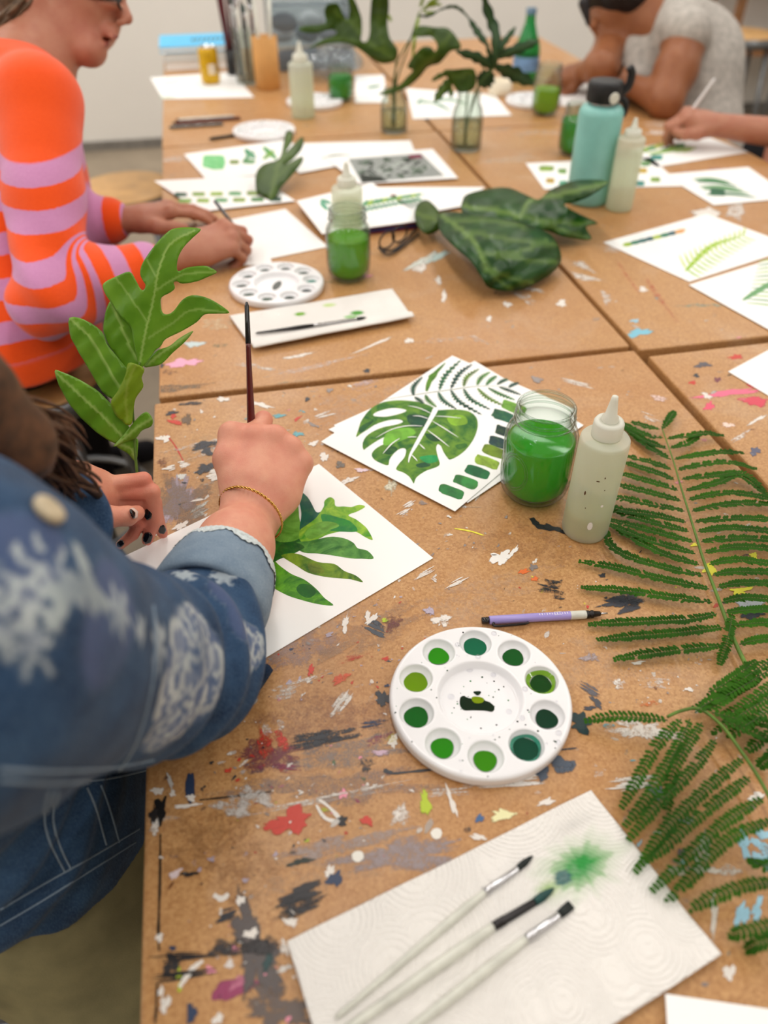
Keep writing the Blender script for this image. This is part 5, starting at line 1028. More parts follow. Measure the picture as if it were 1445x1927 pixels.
# the pile of dark leaves on the table
o7 = (700, 280, 1.94)
def hmap(y0, h0, y1, h1, x0=0, hx=0.0): return lambda x, y: float(np.interp(y, [y1, y0], [h1, h0]))+hx*(x-x0)
def tabled(name_label, out, ax, hf, fold, wave, m, sides=(), off=o7, step=9, seed=1, cat='leaf', vw=2.2, curl=0, stem=None):
    t = thing('dark_leaf', name_label, cat, PT(off[0]+ax[0][0]/off[2], off[1]+ax[0][1]/off[2]))
    leafsheet('blade', out, ax, lambda x, y, z: PT(x, y, hf(x, y)+.0), M[m], t, step, fold, wave, sides, off, vw, .0006, seed, True, curl)
    if stem: MB().tube(smooth_path([PT(off[0]+x/off[2], off[1]+y/off[2], h) for x, y, h in stem], 12), .0022, 8).build('stem', M['stem'], t)
    return t
def bump_h(cx_, cy_, rx, ry, top, base=.004): return lambda x, y: base+top*max(0.0, 1-((x-cx_)/rx)**2-((y-cy_)/ry)**2)+.0035*math.sin(x*.09+y*.05)*math.sin(y*.11)
tabled('long lobed dark leaf pointing towards the teal flask', [(330, 190), (350, 165), (430, 145), (500, 143), (570, 172), (610, 185), (650, 150), (700, 128), (760, 113), (862, 120), (800, 170), (740, 195), (700, 205), (760, 240), (825, 272), (780, 285), (800, 332), (700, 322), (640, 300), (540, 285), (400, 260), (330, 235)], [(330, 210), (480, 230), (540, 245), (575, 190), (690, 165), (860, 122)], lambda x, y: bump_h(985, 385, 260, 75, .045, .012)(x, y)+.09*max(0, min(1, (x-1040)/100))*max(0, min(1, (405-y)/40)), 0, 0, 'leafD', [[(575, 190), (540, 260)], [(540, 245), (680, 270), (820, 272)], [(560, 250), (700, 300), (795, 330)]], seed=2)
tabled('small olive leaf curling at the left of the big oval leaf', [(155, 245), (165, 205), (190, 188), (215, 195), (247, 235), (250, 290), (205, 312), (172, 290)], [(160, 235), (205, 250), (245, 262)], bump_h(805, 408, 60, 50, .03, .006), 0, 0, 'leafO', seed=3)
tabled('big oval dark green leaf on top of the pile, nearest the camera', [(243, 240), (248, 300), (300, 358), (360, 410), (400, 470), (430, 508), (520, 520), (600, 490), (660, 450), (690, 410), (682, 360), (650, 312), (600, 290), (540, 268), (450, 250), (360, 238), (290, 230)], [(255, 245), (330, 300), (380, 350), (400, 400), (420, 440)], bump_h(930, 445, 170, 110, .062, .008), 0, 0, 'leafD', [[(330, 300), (500, 330), (680, 350)], [(390, 380), (520, 400), (680, 415)], [(405, 420), (500, 470), (590, 490)], [(290, 265), (450, 265), (560, 285)], [(420, 430), (460, 480), (520, 515)], [(450, 380), (560, 370), (640, 330)]], seed=1, vw=2.0)
o6 = (280, 220, 2.408)
tabled('upright split dark leaf standing over the swatch sheets', [(485, 260), (520, 215), (590, 190), (610, 120), (622, 68), (650, 66), (650, 110), (622, 160), (690, 92), (702, 112), (690, 150), (650, 195), (612, 222), (690, 180), (697, 202), (670, 240), (640, 275), (600, 320), (580, 360), (550, 377), (510, 355), (487, 340)], [(550, 372), (570, 290), (590, 210), (640, 80)], hmap(376, .004, 247, .085), 0, 0, 'leafO', [[(575, 280), (640, 215), (695, 185)], [(590, 210), (650, 150), (695, 95)]], off=o6, seed=2, vw=1.8)

# ------------------------------------------------------------------ glass vases with cut leaves
def vase(label, px, py_base, py_top, r):
    b = PT(px, py_base); H = PH(b, py_top); t = thing('glass_vase', label, 'vase', (b[0], b[1], 0), 0, 'clear glass vases of cut leaves')
    MB().lathe([(0, .001), (r*.9, 0), (r, .004), (r, H*.55), (r*.9, H*.72), (r*.72, H*.82), (r*.72, H*.96), (r*.78, H), (r*.72, H*.99), (r*.66, H*.95), (r*.66, H*.82), (r*.84, H*.71), (r*.94, H*.55), (r*.94, .008), (0, .006)], n=36).build('glass_body', M['glass'], t, True, False)
    MB().lathe([(0, .0065), (r*.92, .0085), (r*.925, H*.5), (0, H*.5)], n=30).build('water', M['vasewater'], t, True, False)
    return b, H
v1, H1 = vase('glass vase on the left with tall olive lobed leaves', 741, 247, 165, .037)
v2, H2 = vase('glass vase on the right with dark spiky leaves', 876, 280, 172, .040)
o3b = (560, 0, 2.949)
def plane_leaf(label, v, pieces, stem, m, dy=0.0, cat='leaf'):
    yy = v[1]+dy; t = thing('cut_leaf', label, cat, (v[0], v[1], .01))
    fn = lambda x, y, z: PY(x, y, yy+.02*math.sin(x*.03)+.015*math.sin(y*.05))+V(0, -z*.001, 0)
    for out, ax, sd in pieces: leafsheet('blade', out, ax, fn, M[m], t, 9, .12, .05, sd, o3b, 1.5, .0007, 1)
    P = [np.array([v[0]+rng.uniform(-.01, .01), v[1]+dy*.3, .012])]+[PY(560+x/2.949, y/2.949, yy) for x, y in stem]
    MB().tube(smooth_path(P, 16), .0022, 7).build('stem', M['stemd'], t); return t
def spindle(pts, w, n=14):                     # outline of a narrow leaflet along a pixel path
    P = smooth_path(pts, n); T = np.gradient(P, axis=0); T /= np.linalg.norm(T, axis=1)[:, None]+1e-9; N = np.stack([-T[:, 1], T[:, 0]], -1); k = len(P)
    pr = w*np.sin(np.linspace(.12, PI-.05, k))**.7*(1+.18*np.sin(np.arange(k)*1.9)); return [tuple(q) for q in P+N*pr[:, None]]+[tuple(q) for q in (P-N*pr[:, None])[::-1]], pts
plane_leaf('broad olive lobed leaf leaning left out of the left vase', v1, [([(545, 335), (470, 350), (420, 330), (350, 280), (280, 240), (180, 237), (60, 265), (130, 222), (215, 190), (190, 165), (80, 182), (0, 160), (40, 138), (152, 130), (146, 60), (168, 22), (222, 20), (247, 70), (276, 112), (287, 60), (278, -10), (312, -8), (350, 90), (356, 170), (350, 222), (382, 232), (397, 190), (400, 100), (406, 0), (430, -60), (490, -70), (502, 30), (497, 110), (507, 200), (532, 240), (552, 275)], [(540, 330), (480, 290), (400, 240), (300, 130), (200, 60)], [[(400, 240), (200, 215), (60, 262)], [(500, 300), (450, 150), (450, 0)], [(360, 190), (320, 80), (295, 0)]])], [(540, 470), (545, 340)], 'leafO', .0)
plane_leaf('drooping olive leaf hanging between the two vases', v1, [([(640, 195), (655, 150), (700, 140), (770, 152), (830, 156), (870, 190), (902, 245), (895, 272), (850, 282), (815, 318), (780, 352), (725, 372), (680, 428), (620, 478), (560, 505), (520, 522), (452, 527), (500, 492), (560, 470), (602, 430), (640, 390), (610, 370), (660, 290), (700, 258), (740, 262), (760, 285), (775, 250), (745, 205), (700, 200)], [(480, 520), (600, 460), (720, 340), (800, 250), (850, 190)], [[(720, 340), (660, 300)], [(800, 250), (720, 170)]])], [(530, 480), (560, 330), (650, 180)], 'leafO', -.03)
plane_leaf('slender sprig with yellow green buds above the left vase', v1, [(spindle([(640, 330), (650, 200), (680, 60)], 10)[0], [(640, 330), (680, 60)], ())]+[(spindle([(x, y), (x+dx, y+dy)], 9)[0], [(x, y), (x+dx, y+dy)], ()) for x, y, dx, dy in [(690, 60, 60, -50), (700, 40, 90, -20), (720, 20, 80, -40), (700, 70, 70, 0), (680, 40, 20, -60), (740, 10, 60, 20), (470, 20, 30, -60), (500, 80, 20, 40)]], [(545, 480), (600, 300), (680, 60)], 'leafY', .03)
sp2 = lambda pts, w: (spindle(pts, w)[0], pts, ())
plane_leaf('dark spiky leaf spreading right out of the right vase', v2, [sp2([(1090, 380), (1100, 200), (1060, 80), (1025, -60)], 30), sp2([(1100, 330), (1150, 230), (1210, 150)], 18), sp2([(1110, 320), (1220, 270), (1340, 225)], 30), sp2([(1100, 370), (1200, 410), (1312, 470)], 42), sp2([(1080, 380), (1000, 320), (880, 285)], 30), sp2([(1080, 400), (1040, 440), (1000, 470)], 50)], [(940, 700), (1000, 480), (1090, 380)], 'leafG', .0)
plane_leaf('arching dark leaf looping over to the left vase', v2, [sp2([(1060, 260), (1000, 180), (950, 100)], 20), sp2([(950, 100), (900, 50), (850, 36), (780, 60)], 10), sp2([(780, 60), (720, 90), (660, 84)], 8), sp2([(1080, 380), (1070, 320), (1050, 250)], 16)], [(935, 700), (1010, 470), (1060, 300)], 'leafG', .04)
plane_leaf('folded olive leaf drooping over the rim of the right vase', v2, [([(812, 390), (880, 384), (972, 380), (990, 430), (975, 490), (900, 512), (860, 470), (830, 430)], [(970, 400), (880, 420), (830, 400)], ()), sp2([(860, 430), (810, 490), (760, 565)], 26), sp2([(850, 400), (790, 420), (745, 450)], 14), sp2([(830, 450), (850, 510), (850, 540)], 14)], [(930, 700), (945, 500), (960, 420)], 'leafO', -.03)

# ------------------------------------------------------------------ feathery fronds
def pinna(parent, pts, w, hs, n=None, m='leaflet', off=(1050, 750, 3.658), sp=.0031):
    P2 = [(off[0]+x/off[2], off[1]+y/off[2]) for x, y in pts]; k = len(P2); H = np.interp(np.linspace(0, 1, k), np.linspace(0, 1, len(hs)), hs)
    W = smooth_path([PT(x, y, h) for (x, y), h in zip(P2, H)], 28); L = np.linalg.norm(np.diff(W, axis=0), axis=1).sum()
    n = n or max(10, int(L/sp)); s_ = np.r_[0, np.cumsum(np.linalg.norm(np.diff(W, axis=0), axis=1))]; b = MB()
    b.tube(W, np.linspace(.0007, .0003, len(W)), 5, True, 1)
    for i in range(n):
        q = (i+.6)/n*L; c = np.array([np.interp(q, s_, W[:, j]) for j in range(3)]); c2 = np.array([np.interp(min(q+.002, L), s_, W[:, j]) for j in range(3)])
        d = nrm(c2-c) if q < L-.001 else nrm(W[-1]-W[-3]); sd = nrm(np.cross(V(0, 0, 1), d)); u = (i+.5)/n
        ll = w*(.55+.45*min(1, 6*u))*(1-.55*max(0, u-.75)/.25)
        for g in (-1, 1):
            if rng.random() < .03: continue
            tilt = rng.uniform(.0, .55); ld = nrm(d*.66+sd*g*.80+V(0, 0, tilt*.6)); bw = nrm(np.cross(ld, V(0, 0, 1)))*g; l2 = ll*rng.uniform(.85, 1.12); hw = .00175
            b.add([c, c+ld*l2*.35-bw*hw*.9, c+ld*l2*.8-bw*hw*.8, c+ld*l2, c+ld*l2*.75+bw*hw, c+ld*l2*.3+bw*hw], [(0, 1, 2, 3), (0, 3, 4, 5)])
    return b.build('pinna', [M[m], M['stemd']], parent, False)
f1 = thing('fern_frond', 'long flat feathery frond beside the milky squeeze bottle', 'frond', PT(1350, 1150), 0, 'feathery fronds at the right')
rc = [(715, 205), (760, 330), (800, 450), (840, 590), (880, 720), (920, 850), (960, 980), (1000, 1110), (1050, 1240), (1100, 1370), (1140, 1480), (1210, 1660), (1290, 1829), (1330, 1920)]
MB().tube(smooth_path([PT(1050+x/3.658, 750+y/3.658, .010) for x, y in rc], 50), np.linspace(.0008, .0024, 53)[:len(smooth_path(rc, 50))], 8).build('stem', M['stem'], f1)
LH = [.011, .009, .006]
for q in [[(700, 212), (610, 195), (510, 165)], [(722, 270), (600, 250), (440, 170)], [(745, 345), (600, 290), (450, 190)], [(775, 418), (650, 350), (470, 210)], [(780, 490), (640, 440), (470, 398)], [(800, 560), (640, 500), (452, 440)], [(825, 632), (640, 575), (420, 515)], [(845, 705), (640, 650), (400, 595)], [(870, 775), (640, 730), (380, 685), (100, 735)], [(880, 850), (640, 800), (360, 745), (110, 580)], [(900, 915), (640, 850), (355, 765)], [(930, 988), (640, 910), (350, 835)], [(945, 1068), (640, 980), (330, 860)], [(970, 1142), (700, 1060), (385, 890)], [(995, 1222), (700, 1155), (480, 1085), (360, 1010), (335, 915)], [(1040, 1310), (700, 1240), (400, 1165), (150, 1122)], [(1060, 1402), (800, 1372), (500, 1330), (165, 1300)], [(1092, 1482), (900, 1520), (600, 1535), (215, 1555)], [(1132, 1575), (900, 1605), (600, 1630), (275, 1662)], [(1130, 1702), (900, 1725), (650, 1755), (390, 1795)]]: pinna(f1, q, .0082, LH)
for q in [[(718, 210), (760, 150), (800, 88)], [(752, 276), (900, 258), (1000, 240), (1135, 256)], [(772, 342), (880, 312), (965, 258)], [(802, 418), (1000, 385), (1130, 370), (1270, 376)], [(826, 492), (1050, 445), (1200, 445), (1362, 486)], [(852, 556), (1080, 530), (1280, 520), (1430, 650)], [(880, 636), (1100, 580), (1250, 532), (1435, 668)], [(900, 697), (1170, 650), (1450, 692), (1560, 760)], [(922, 775), (1150, 732), (1350, 722), (1560, 742)], [(942, 850), (1250, 825), (1560, 842)], [(962, 916), (1200, 892), (1560, 925)], [(986, 986), (1250, 962), (1600, 985)], [(1010, 1062), (1250, 1022), (1600, 1050)], [(1042, 1142), (1250, 1112), (1620, 1168)], [(1068, 1216), (1250, 1192), (1620, 1206)], [(1100, 1298), (1300, 1270), (1640, 1285)], [(1130, 1402), (1300, 1372), (1640, 1405)], [(1152, 1476), (1350, 1455), (1660, 1450)], [(1212, 1562), (1400, 1545), (1680, 1540)], [(1250, 1692), (1400, 1660), (1700, 1655)], [(1200, 1482), (1165, 1660), (1110, 1829)]]: pinna(f1, q, .0078, [.011, .016, .012, .008])
f2 = thing('fern_frond', 'drooping feathery frond reaching over the paper towel', 'frond', PT(1400, 1450), 0, 'feathery fronds at the right')
oc = (1050, 1180, 3.108); rc2 = [(640, 525), (720, 490), (830, 480), (960, 580), (1080, 740), (1160, 860), (1228, 980), (1300, 1120)]
MB().tube(smooth_path([PT(1050+x/3.108, 1180+y/3.108, .022) for x, y in rc2], 30), .0016, 8).build('stem', M['stem'], f2)
for q in [[(720, 540), (640, 620), (560, 720), (470, 880), (370, 1055)], [(770, 540), (700, 700), (600, 860), (520, 1000), (390, 1165)], [(840, 560), (740, 720), (660, 880), (630, 1150)], [(920, 660), (780, 840), (560, 1060), (412, 1245)], [(1080, 770), (900, 920), (650, 1160), (452, 1432)], [(1120, 880), (880, 1060), (650, 1260), (468, 1402)], [(1200, 1000), (980, 1140), (800, 1300), (552, 1542)], [(1250, 1130), (1000, 1240), (800, 1440), (640, 1610)], [(1320, 1485), (1050, 1530), (768, 1652)], [(1340, 1735), (1100, 1780), (1000, 1808)], [(1340, 1820), (1180, 1850), (1100, 1890)], [(640, 545), (450, 528), (300, 525), (160, 550)],
          [(1250, 190), (1050, 320), (880, 405)], [(1260, 235), (1000, 390), (790, 475)], [(1290, 300), (1100, 450), (960, 520)], [(1290, 370), (1000, 560), (900, 620)], [(1290, 450), (1060, 600), (1000, 640)], [(1290, 580), (1110, 720)], [(1300, 700), (1180, 820)], [(960, 545), (1100, 600), (1300, 690)], [(860, 490), (980, 420), (1040, 350)], [(900, 500), (1080, 545), (1290, 575)], [(1300, 1350), (1200, 1400), (1130, 1360)], [(800, 500), (900, 430), (1010, 390), (1180, 300)], [(880, 380), (980, 330), (1160, 200)]]: pinna(f2, q, .0076, [.022, .024, .018, .010], None, 'leaflet', oc, .0040)
# ------------------------------------------------------------------ people
from mathutils.bvhtree import BVHTree
def snap(o, pts, off=.001, default=1.0):      # points of a surface seen along measured rays
    me = o.data; mw = pw(o) if o.parent is None else pw(o.parent); im = mw.inverted()
    bt_ = BVHTree.FromPolygons([v.co for v in me.vertices], [p.vertices for p in me.polygons]); out = []
    for x, y in pts:
        r = nrm(ray(x, y)); h = bt_.ray_cast(im @ Vector(CAM), im.to_3x3() @ Vector(r))
        if h[0] is not None: out.append((np.array(mw @ h[0])-r*off, np.array(mw.to_3x3() @ h[1])))
    return out
FING = [((-.027, .088, .002), (.043, .026, .021), .0093), ((-.006, .094, .005), (.046, .030, .022), .0095), ((.015, .089, .003), (.042, .028, .022), .0090), ((.033, .079, -.002), (.033, .021, .019), .0080)]
def hand(F, W, Yd, Zd, side=1, pose=None, thumb=None, s=1.0, thick=1.0):
    Bm = basis(Yd, Zd); 
    def L(p): return np.asarray(W)+Bm@(np.array([p[0]*side, p[1], p[2]])*s)
    out = {'L': L, 'B': Bm, 'tips': []}
    F.cone(L((0, -.01, 0)), L((0, .03, 0)), .026*s*thick, .033*s*thick, .014, (Bm[:, 2], .68))
    F.cone(L((-.012, .035, 0)), L((-.014, .078, 0)), .027*s*thick, .023*s*thick, .016, (Bm[:, 2], .62)); F.cone(L((.014, .035, -.002)), L((.018, .072, -.002)), .026*s*thick, .021*s*thick, .016, (Bm[:, 2], .62))
    for i, (m, segs, r) in enumerate(FING):
        fx = pose[i] if pose else (20, 25, 15, 0); p = np.array(m, float); a = 0.0; sp = math.radians(fx[3] if len(fx) > 3 else 0); pts = [p.copy()]
        for k in range(3):
            a += math.radians(fx[k]); p = p+segs[k]*np.array([math.sin(sp)*math.cos(a), math.cos(a)*math.cos(sp), -math.sin(a)]); pts.append(p.copy())
        P = [L(q) for q in pts]; R = [r*1.08*s*thick, r*1.0*s*thick, r*.90*s*thick, r*.78*s*thick]
        F.cone(L((m[0]*.6, m[1]*.55, 0)), P[0], .012*s*thick, R[0]*1.12, .012)
        F.ell(P[0]+Bm[:, 2]*.0035*s, (R[0]*1.18,)*3, None, .006)
        for k in range(3): F.cone(P[k], P[k+1], R[k], R[k+1], .0035)
        out['tips'].append((P, Bm))
    th = thumb or [(-.022, .022, -.008), (-.046, .052, -.016), (-.052, .082, -.022), (-.042, .104, -.028)]; P = [L(q) for q in th]
    F.chain(P, [.0165*s*thick, .0125*s*thick, .0112*s*thick, .0088*s*thick], .012); out['thumb'] = P; return out
def nail(parent, c, along, n, ln=.0105, wd=.0075, m='nail'):
    al = nrm(along); n = nrm(np.asarray(n)-al*(np.asarray(n)@al)); sd = np.cross(al, n); V_ = []; F_ = []
    for i in range(7):
        for j in range(7):
            u, v = i/6*2-1, j/6*2-1; w = wd/2*math.sqrt(max(0, 1-max(0, abs(u)-.35)**2/.43)); V_.append(np.asarray(c)+al*u*ln/2+sd*v*w-n*(v*v)*wd*.16)
    F_ = [(i*7+j, (i+1)*7+j, (i+1)*7+j+1, i*7+j+1) for i in range(6) for j in range(6)]
    return sol(mesh_obj('fingernail', V_, F_, M[m], parent), .0008, 0)
def strands(parent, name, paths, r, m, jit=.008, per=8, n=12):
    b = MB()
    for p in paths:
        for k in range(per):
            o = np.array([rng.gauss(0, jit) for _ in range(3)]); q = smooth_path([np.asarray(x)+o*(.5+.8*i/len(p))+np.array([rng.gauss(0, jit*.35) for _ in range(3)]) for i, x in enumerate(p)], n); kk = len(q)
            b.tube(q, r*np.interp(np.linspace(0, 1, kk), [0, .15, .8, 1], [.7, 1, .8, .15]), 6)
    return b.build(name, M[m], parent)
def skin(o, reds=()):
    v = np.empty(len(o.data.vertices)*3, np.float32); o.data.vertices.foreach_get('co', v); v = v.reshape(-1, 3)
    m = np.array(pw(o.parent) if o.parent else Matrix()); v = v@m[:3, :3].T+m[:3, 3]; r = np.zeros(len(v))
    for c, rad, k in reds: r = np.maximum(r, k*np.exp(-(np.linalg.norm(v-np.asarray(c), axis=1)/rad)**2))
    fattr(o, 'red', r); return v
UP = V(0, 0, 1)
# ---------------------------------------------------------------- the painter in the denim jacket
pa = thing('person', 'person in blue floral denim jacket painting with a red brown brush, holding a leaf', 'person', (-.33, .5, FLOOR))
Wr, Km = PT(474, 962, .047), PT(516, 856, .075); El = PT(335, 1258, .085); Sh = PT(-150, 1222, .30); SL = V(-.44, .64, .28); NK = V(-.34, .50, .37); HD = V(-.34, .57, .53)
fA = nrm(V(.8, .6, 0)); rA = V(.6, -.8, 0); F = Field()
F.cone(El, Wr-nrm(Km-Wr)*.012, .044, .0305, .02, None); F.cone(El+(Wr-El)*.35, El+(Wr-El)*.72, .041, .040, .02)
zA = nrm(-fw*.75+UP*.55+rt*.30)
RH = hand(F, Wr, Km-Wr, zA, 1, [(30, 64, 30, -2), (58, 72, 30, 0), (66, 74, 30, 2), (70, 70, 30, 4)], [(-.020, .020, -.006), (-.048, .052, -.004), (-.055, .084, -.005), (-.028, .106, -.022)], 1.0, 1.16)
F.chain([El, El+(Sh-El)*.5, Sh], [.045, .05, .06], .02); F.cone(Sh, NK, .05, .05, .03); F.cone(SL, NK, .05, .05, .03); F.cone(NK, HD-V(0, 0, .05), .05, .052, .03); F.cone(NK-V(0, 0, .08), V(-.35, .53, -.2), .09, .1, .05)
F.ell(HD, (.078, .098, .112), basis(nrm(V(.75, .6, -.3)), UP), .02); F.ell(HD+V(.04, .03, -.075), (.05, .055, .06), None, .03); F.cone(HD+V(.075, .06, -.01), HD+V(.092, .074, -.035), .008, .013, .01)
for s_ in (-1, 1): F.ell(HD+rA*s_*.03+fA*.085+V(0, 0, .0), (.014, .014, .008), None, .004, True); F.ell(HD-rA*s_*.08*-1+V(0, 0, -.01), (.012, .02, .03), None, .006)
F.ell(HD+fA*.088+V(0, 0, -.075), (.02, .02, .008), None, .006)
# left hand, finger by finger
W2 = PT(140, 925, .092); LFJ = {'i': [(186, 914, .086), (270, 903, .084), (283, 944, .056), (278, 975, .040)], 'm': [(190, 926, .075), (286, 925, .072), (290, 978, .036), (277, 1016, .012)], 'r': [(195, 942, .062), (290, 945, .055), (297, 982, .028), (306, 1004, .010)], 'p': [(200, 962, .050), (262, 984, .036), (250, 1006, .022), (226, 1026, .012)], 't': [(160, 952, .090), (202, 973, .080), (240, 971, .072), (258, 965, .062)]}
J = {k: [PT(*q) for q in v] for k, v in LFJ.items()}; rad = {'i': (.0100, .0088, .0080, .0064), 'm': (.0100, .0090, .0082, .0066), 'r': (.0095, .0085, .0076, .0062), 'p': (.0085, .0074, .0066, .0055), 't': (.0150, .0118, .0104, .0084)}
E2 = V(-.38, .74, .0); F.cone(E2, W2, .045, .029, .02); F.chain([SL, E2], [.055, .046], .02)
F.cone(W2, J['i'][0], .026, .017, .015); F.cone(W2, J['m'][0], .026, .017, .015); F.cone(W2, J['r'][0], .025, .016, .015); F.cone(W2, J['p'][0], .024, .014, .015)
for k in J: F.chain(J[k], rad[k], .0022 if k != 't' else .004)
body = F.build('body', .0026, M['skinA'], pa)
skin(body, [(RH['tips'][0][0][0], .014, .8), (RH['tips'][1][0][0], .013, .9), (RH['tips'][0][0][1], .012, .8), (RH['tips'][2][0][0], .011, .7), (J['i'][1], .02, .6), (J['m'][3], .018, .6), (J['r'][3], .018, .6), (J['i'][2], .015, .4), (J['p'][1], .03, .6), (J['t'][1], .02, .3)])
vw_ = lambda p: nrm(CAM-np.asarray(p))
for k, (x, y), ln, wd in (('i', (278.5, 967), .0140, .0080), ('m', (277, 1013), .0150, .0098), ('r', (305, 997), .0130, .0084), ('p', (226, 1023), .009, .007)):
    s_ = snap(body, [(x, y)], .0018)
    if s_: nail(pa, s_[0][0], J[k][3]-J[k][2], s_[0][1]*.5+vw_(s_[0][0])*.5, ln, wd)
s_ = snap(body, [(254, 965)], .0014)
if s_: nail(pa, s_[0][0], J['t'][3]-J['t'][2], s_[0][1]*.5+vw_(s_[0][0])*.5, .013, .0115, 'bare'); nail(pa, s_[0][0]+vw_(s_[0][0])*.0006-nrm(J['t'][3]-J['t'][2])*.003, J['t'][3]-J['t'][2], s_[0][1]*.5+vw_(s_[0][0])*.5, .0068, .0100)
# jacket
G = Field(); C1 = Wr+(El-Wr)*.60
G.chain([C1, El+(C1-El)*.45, El, El+(Sh-El)*.35, El+(Sh-El)*.7, Sh], [.049, .052, .060, .068, .078, .088], .03)
G.cone(V(-.35, .53, -.10), V(-.34, .51, .24), .212, .190, .06, (fA, .74)); G.cone(Sh, NK-V(0, 0, .05), .085, .08, .05); G.cone(SL, NK-V(0, 0, .05), .085, .08, .05); G.cone(Sh+V(-.02, .03, -.02), V(-.33, .47, .05), .09, .14, .06)
G.chain([SL, E2, W2+(E2-W2)*.45], [.085, .060, .042], .03)
G.cone(PT(54, 972, .165), PT(208, 1158, .06), .046, .029, .014, (-fw, .45)); G.cone(PT(-40, 960, .22), PT(54, 995, .16), .055, .05, .04)
G.cone(V(-.35, .53, -.16), V(-.35, .53, -.10), .222, .218, .03, (fA, .74))
G.custom(lambda P: (P[:, 2]+.168)+(P-V(-.17, .375, 0))@V(.22, .12, 0)*1.0, (-.3, .5, -.3), 3.0, .004, True)
G.custom(lambda P: (np.linalg.norm(P-NK-V(0, 0, .05), axis=1)-.062), NK+V(0, 0, .05), .07, .02, True)
axS = nrm(Sh-El); LS = np.linalg.norm(Sh-El)
def jfold(P):
    t = (P-El)@axS/LS; d = np.exp(-((t-.02)/.30)**2); q = P-El
    return .0035*wob(P, 26, 3)+.0016*wob(P, 75, 4)+d*.0050*np.sin(t*34+wob(P, 18, 8)*2.2)
G.disp = jfold; jk = G.build('denim_jacket', .0036, M['denim'], pa)
jv = np.empty(len(jk.data.vertices)*3, np.float32); jk.data.vertices.foreach_get('co', jv); jv = jv.reshape(-1, 3).astype(float); jv = jv+np.array(pa.location)
mask = np.zeros(len(jv)); colr = np.tile(lin((180, 190, 196)), (len(jv), 1))
def petal(c, n, ang, u0, ul, uw, col, op=1.0):
    n = nrm(n); e1 = nrm(np.cross(n, V(.3, .2, 1))); e2 = np.cross(n, e1); d = jv-c; u = d@e1; v = d@e2; w = d@n; ca, sa = math.cos(ang), math.sin(ang)
    a = u*ca+v*sa-u0; b = -u*sa+v*ca; r = (a/ul)**2+(b/uw)**2; m = np.clip((1.15-r)*3, 0, 1)*op*(np.abs(w) < .05)
    k = m > mask*.6
    mask[k] = np.maximum(mask[k], m[k]); colr[k] = lin(col)
def flower(px, py, kind, s=1.0):
    h = snap(jk, [(px, py)], 0)
    if not h: return
    c, n = h[0]; WH, GB, LVN, WD = (206, 212, 208), (120, 132, 158), (104, 112, 146), (176, 186, 190)
    if kind == 'rose':
        for k in range(14): petal(c, n, k*PI/7, .030*s, .020*s, .020*s, (98, 112, 142), .75)
        for ring, (rr, cnt, pl, pw_) in enumerate(((.038, 10, .013, .014), (.024, 8, .012, .012), (.011, 5, .009, .009))):
            for k in range(cnt):
                an = k*2*PI/cnt+ring*.5+.3*math.sin(k*2.3)
                petal(c, n, an, rr*s, pl*s, pw_*s, [(190, 194, 192), (176, 182, 186), (198, 204, 202)][(k+ring) % 3], .72)
                petal(c, n, an, (rr-.0045)*s, pl*.72*s, pw_*.72*s, [(104, 118, 146), (128, 138, 158), (92, 108, 140)][(k*2+ring) % 3], .85)
    if kind == 'sprig':
        for k in range(8):
            an = .3+k*.8; petal(c, n, an, (.016+.007*(k % 3))*s, .011*s, .0042*s, (196, 204, 202), .8)
        for k in range(4): petal(c, n, k*1.6, .008*s, .0055*s, .005*s, (180, 188, 194), .75)
    if kind == 'dark': petal(c, n, .3, 0, .030*s, .020*s, (96, 104, 142), .45)
    if kind == 'white':
        for k in range(6): petal(c, n, k*1.05, .013*s, .013*s, .0055*s, (186, 196, 200), .75)
    if kind == 'leaf':
        petal(c, n, .9*s, 0, .020, .006, (186, 196, 194), .75); petal(c, n, .9*s+.7, .012, .014, .005, (186, 196, 194), .65)
for f_ in [(30, 1050, 'dark', 1.1), (215, 1165, 'dark', 1.3), (70, 1030, 'dark', .8), (500, 1195, 'dark', .8), (430, 1120, 'dark', .7), (368, 1270, 'rose', .92), (330, 1362, 'rose', .52), (300, 1215, 'white', .7), (375, 1180, 'rose', .40), (45, 1110, 'sprig', .62), (100, 1085, 'sprig', .6), (20, 1175, 'sprig', .5), (60, 1210, 'sprig', .5), (225, 1150, 'white', .65), (165, 1085, 'leaf', 1), (140, 1110, 'leaf', -.6), (345, 1082, 'white', .5), (420, 1085, 'white', .5), (455, 1165, 'dark', .7), (470, 1215, 'rose', .42), (265, 1185, 'white', .35)]: flower(*f_)
mask *= np.clip(.85+.5*wob(jv, 120, 5), 0, 1); fattr(jk, 'print', mask); cattr(jk, 'col', colr)
def seam(pts, r=.0016, m='denimin', n=60, off=.0004, name='seam'):
    P = [q[0] for q in snap(jk, smooth_path(pts, n), off)]
    if len(P) > 3:
        o = MB().tube(np.array(P), r, 6).build(name, M[m], pa); fattr(o, 'print', np.zeros(len(o.data.vertices)))
for q in [[(288, 1140), (292, 1220), (282, 1310), (255, 1400), (225, 1450)], [(0, 1448), (100, 1452), (200, 1446), (290, 1430)], [(0, 1468), (100, 1474), (200, 1466), (285, 1448)], [(94, 1490), (84, 1540), (96, 1590), (122, 1640)], [(108, 1488), (100, 1540), (112, 1590), (134, 1636)], [(164, 1482), (180, 1520), (200, 1590)], [(190, 1478), (206, 1520), (224, 1585)], [(0, 1712), (80, 1665), (160, 1620), (262, 1560)], [(0, 1742), (80, 1695), (160, 1645), (255, 1585)]]: seam(q, .0010)
h = snap(jk, [(85, 966)], .0)
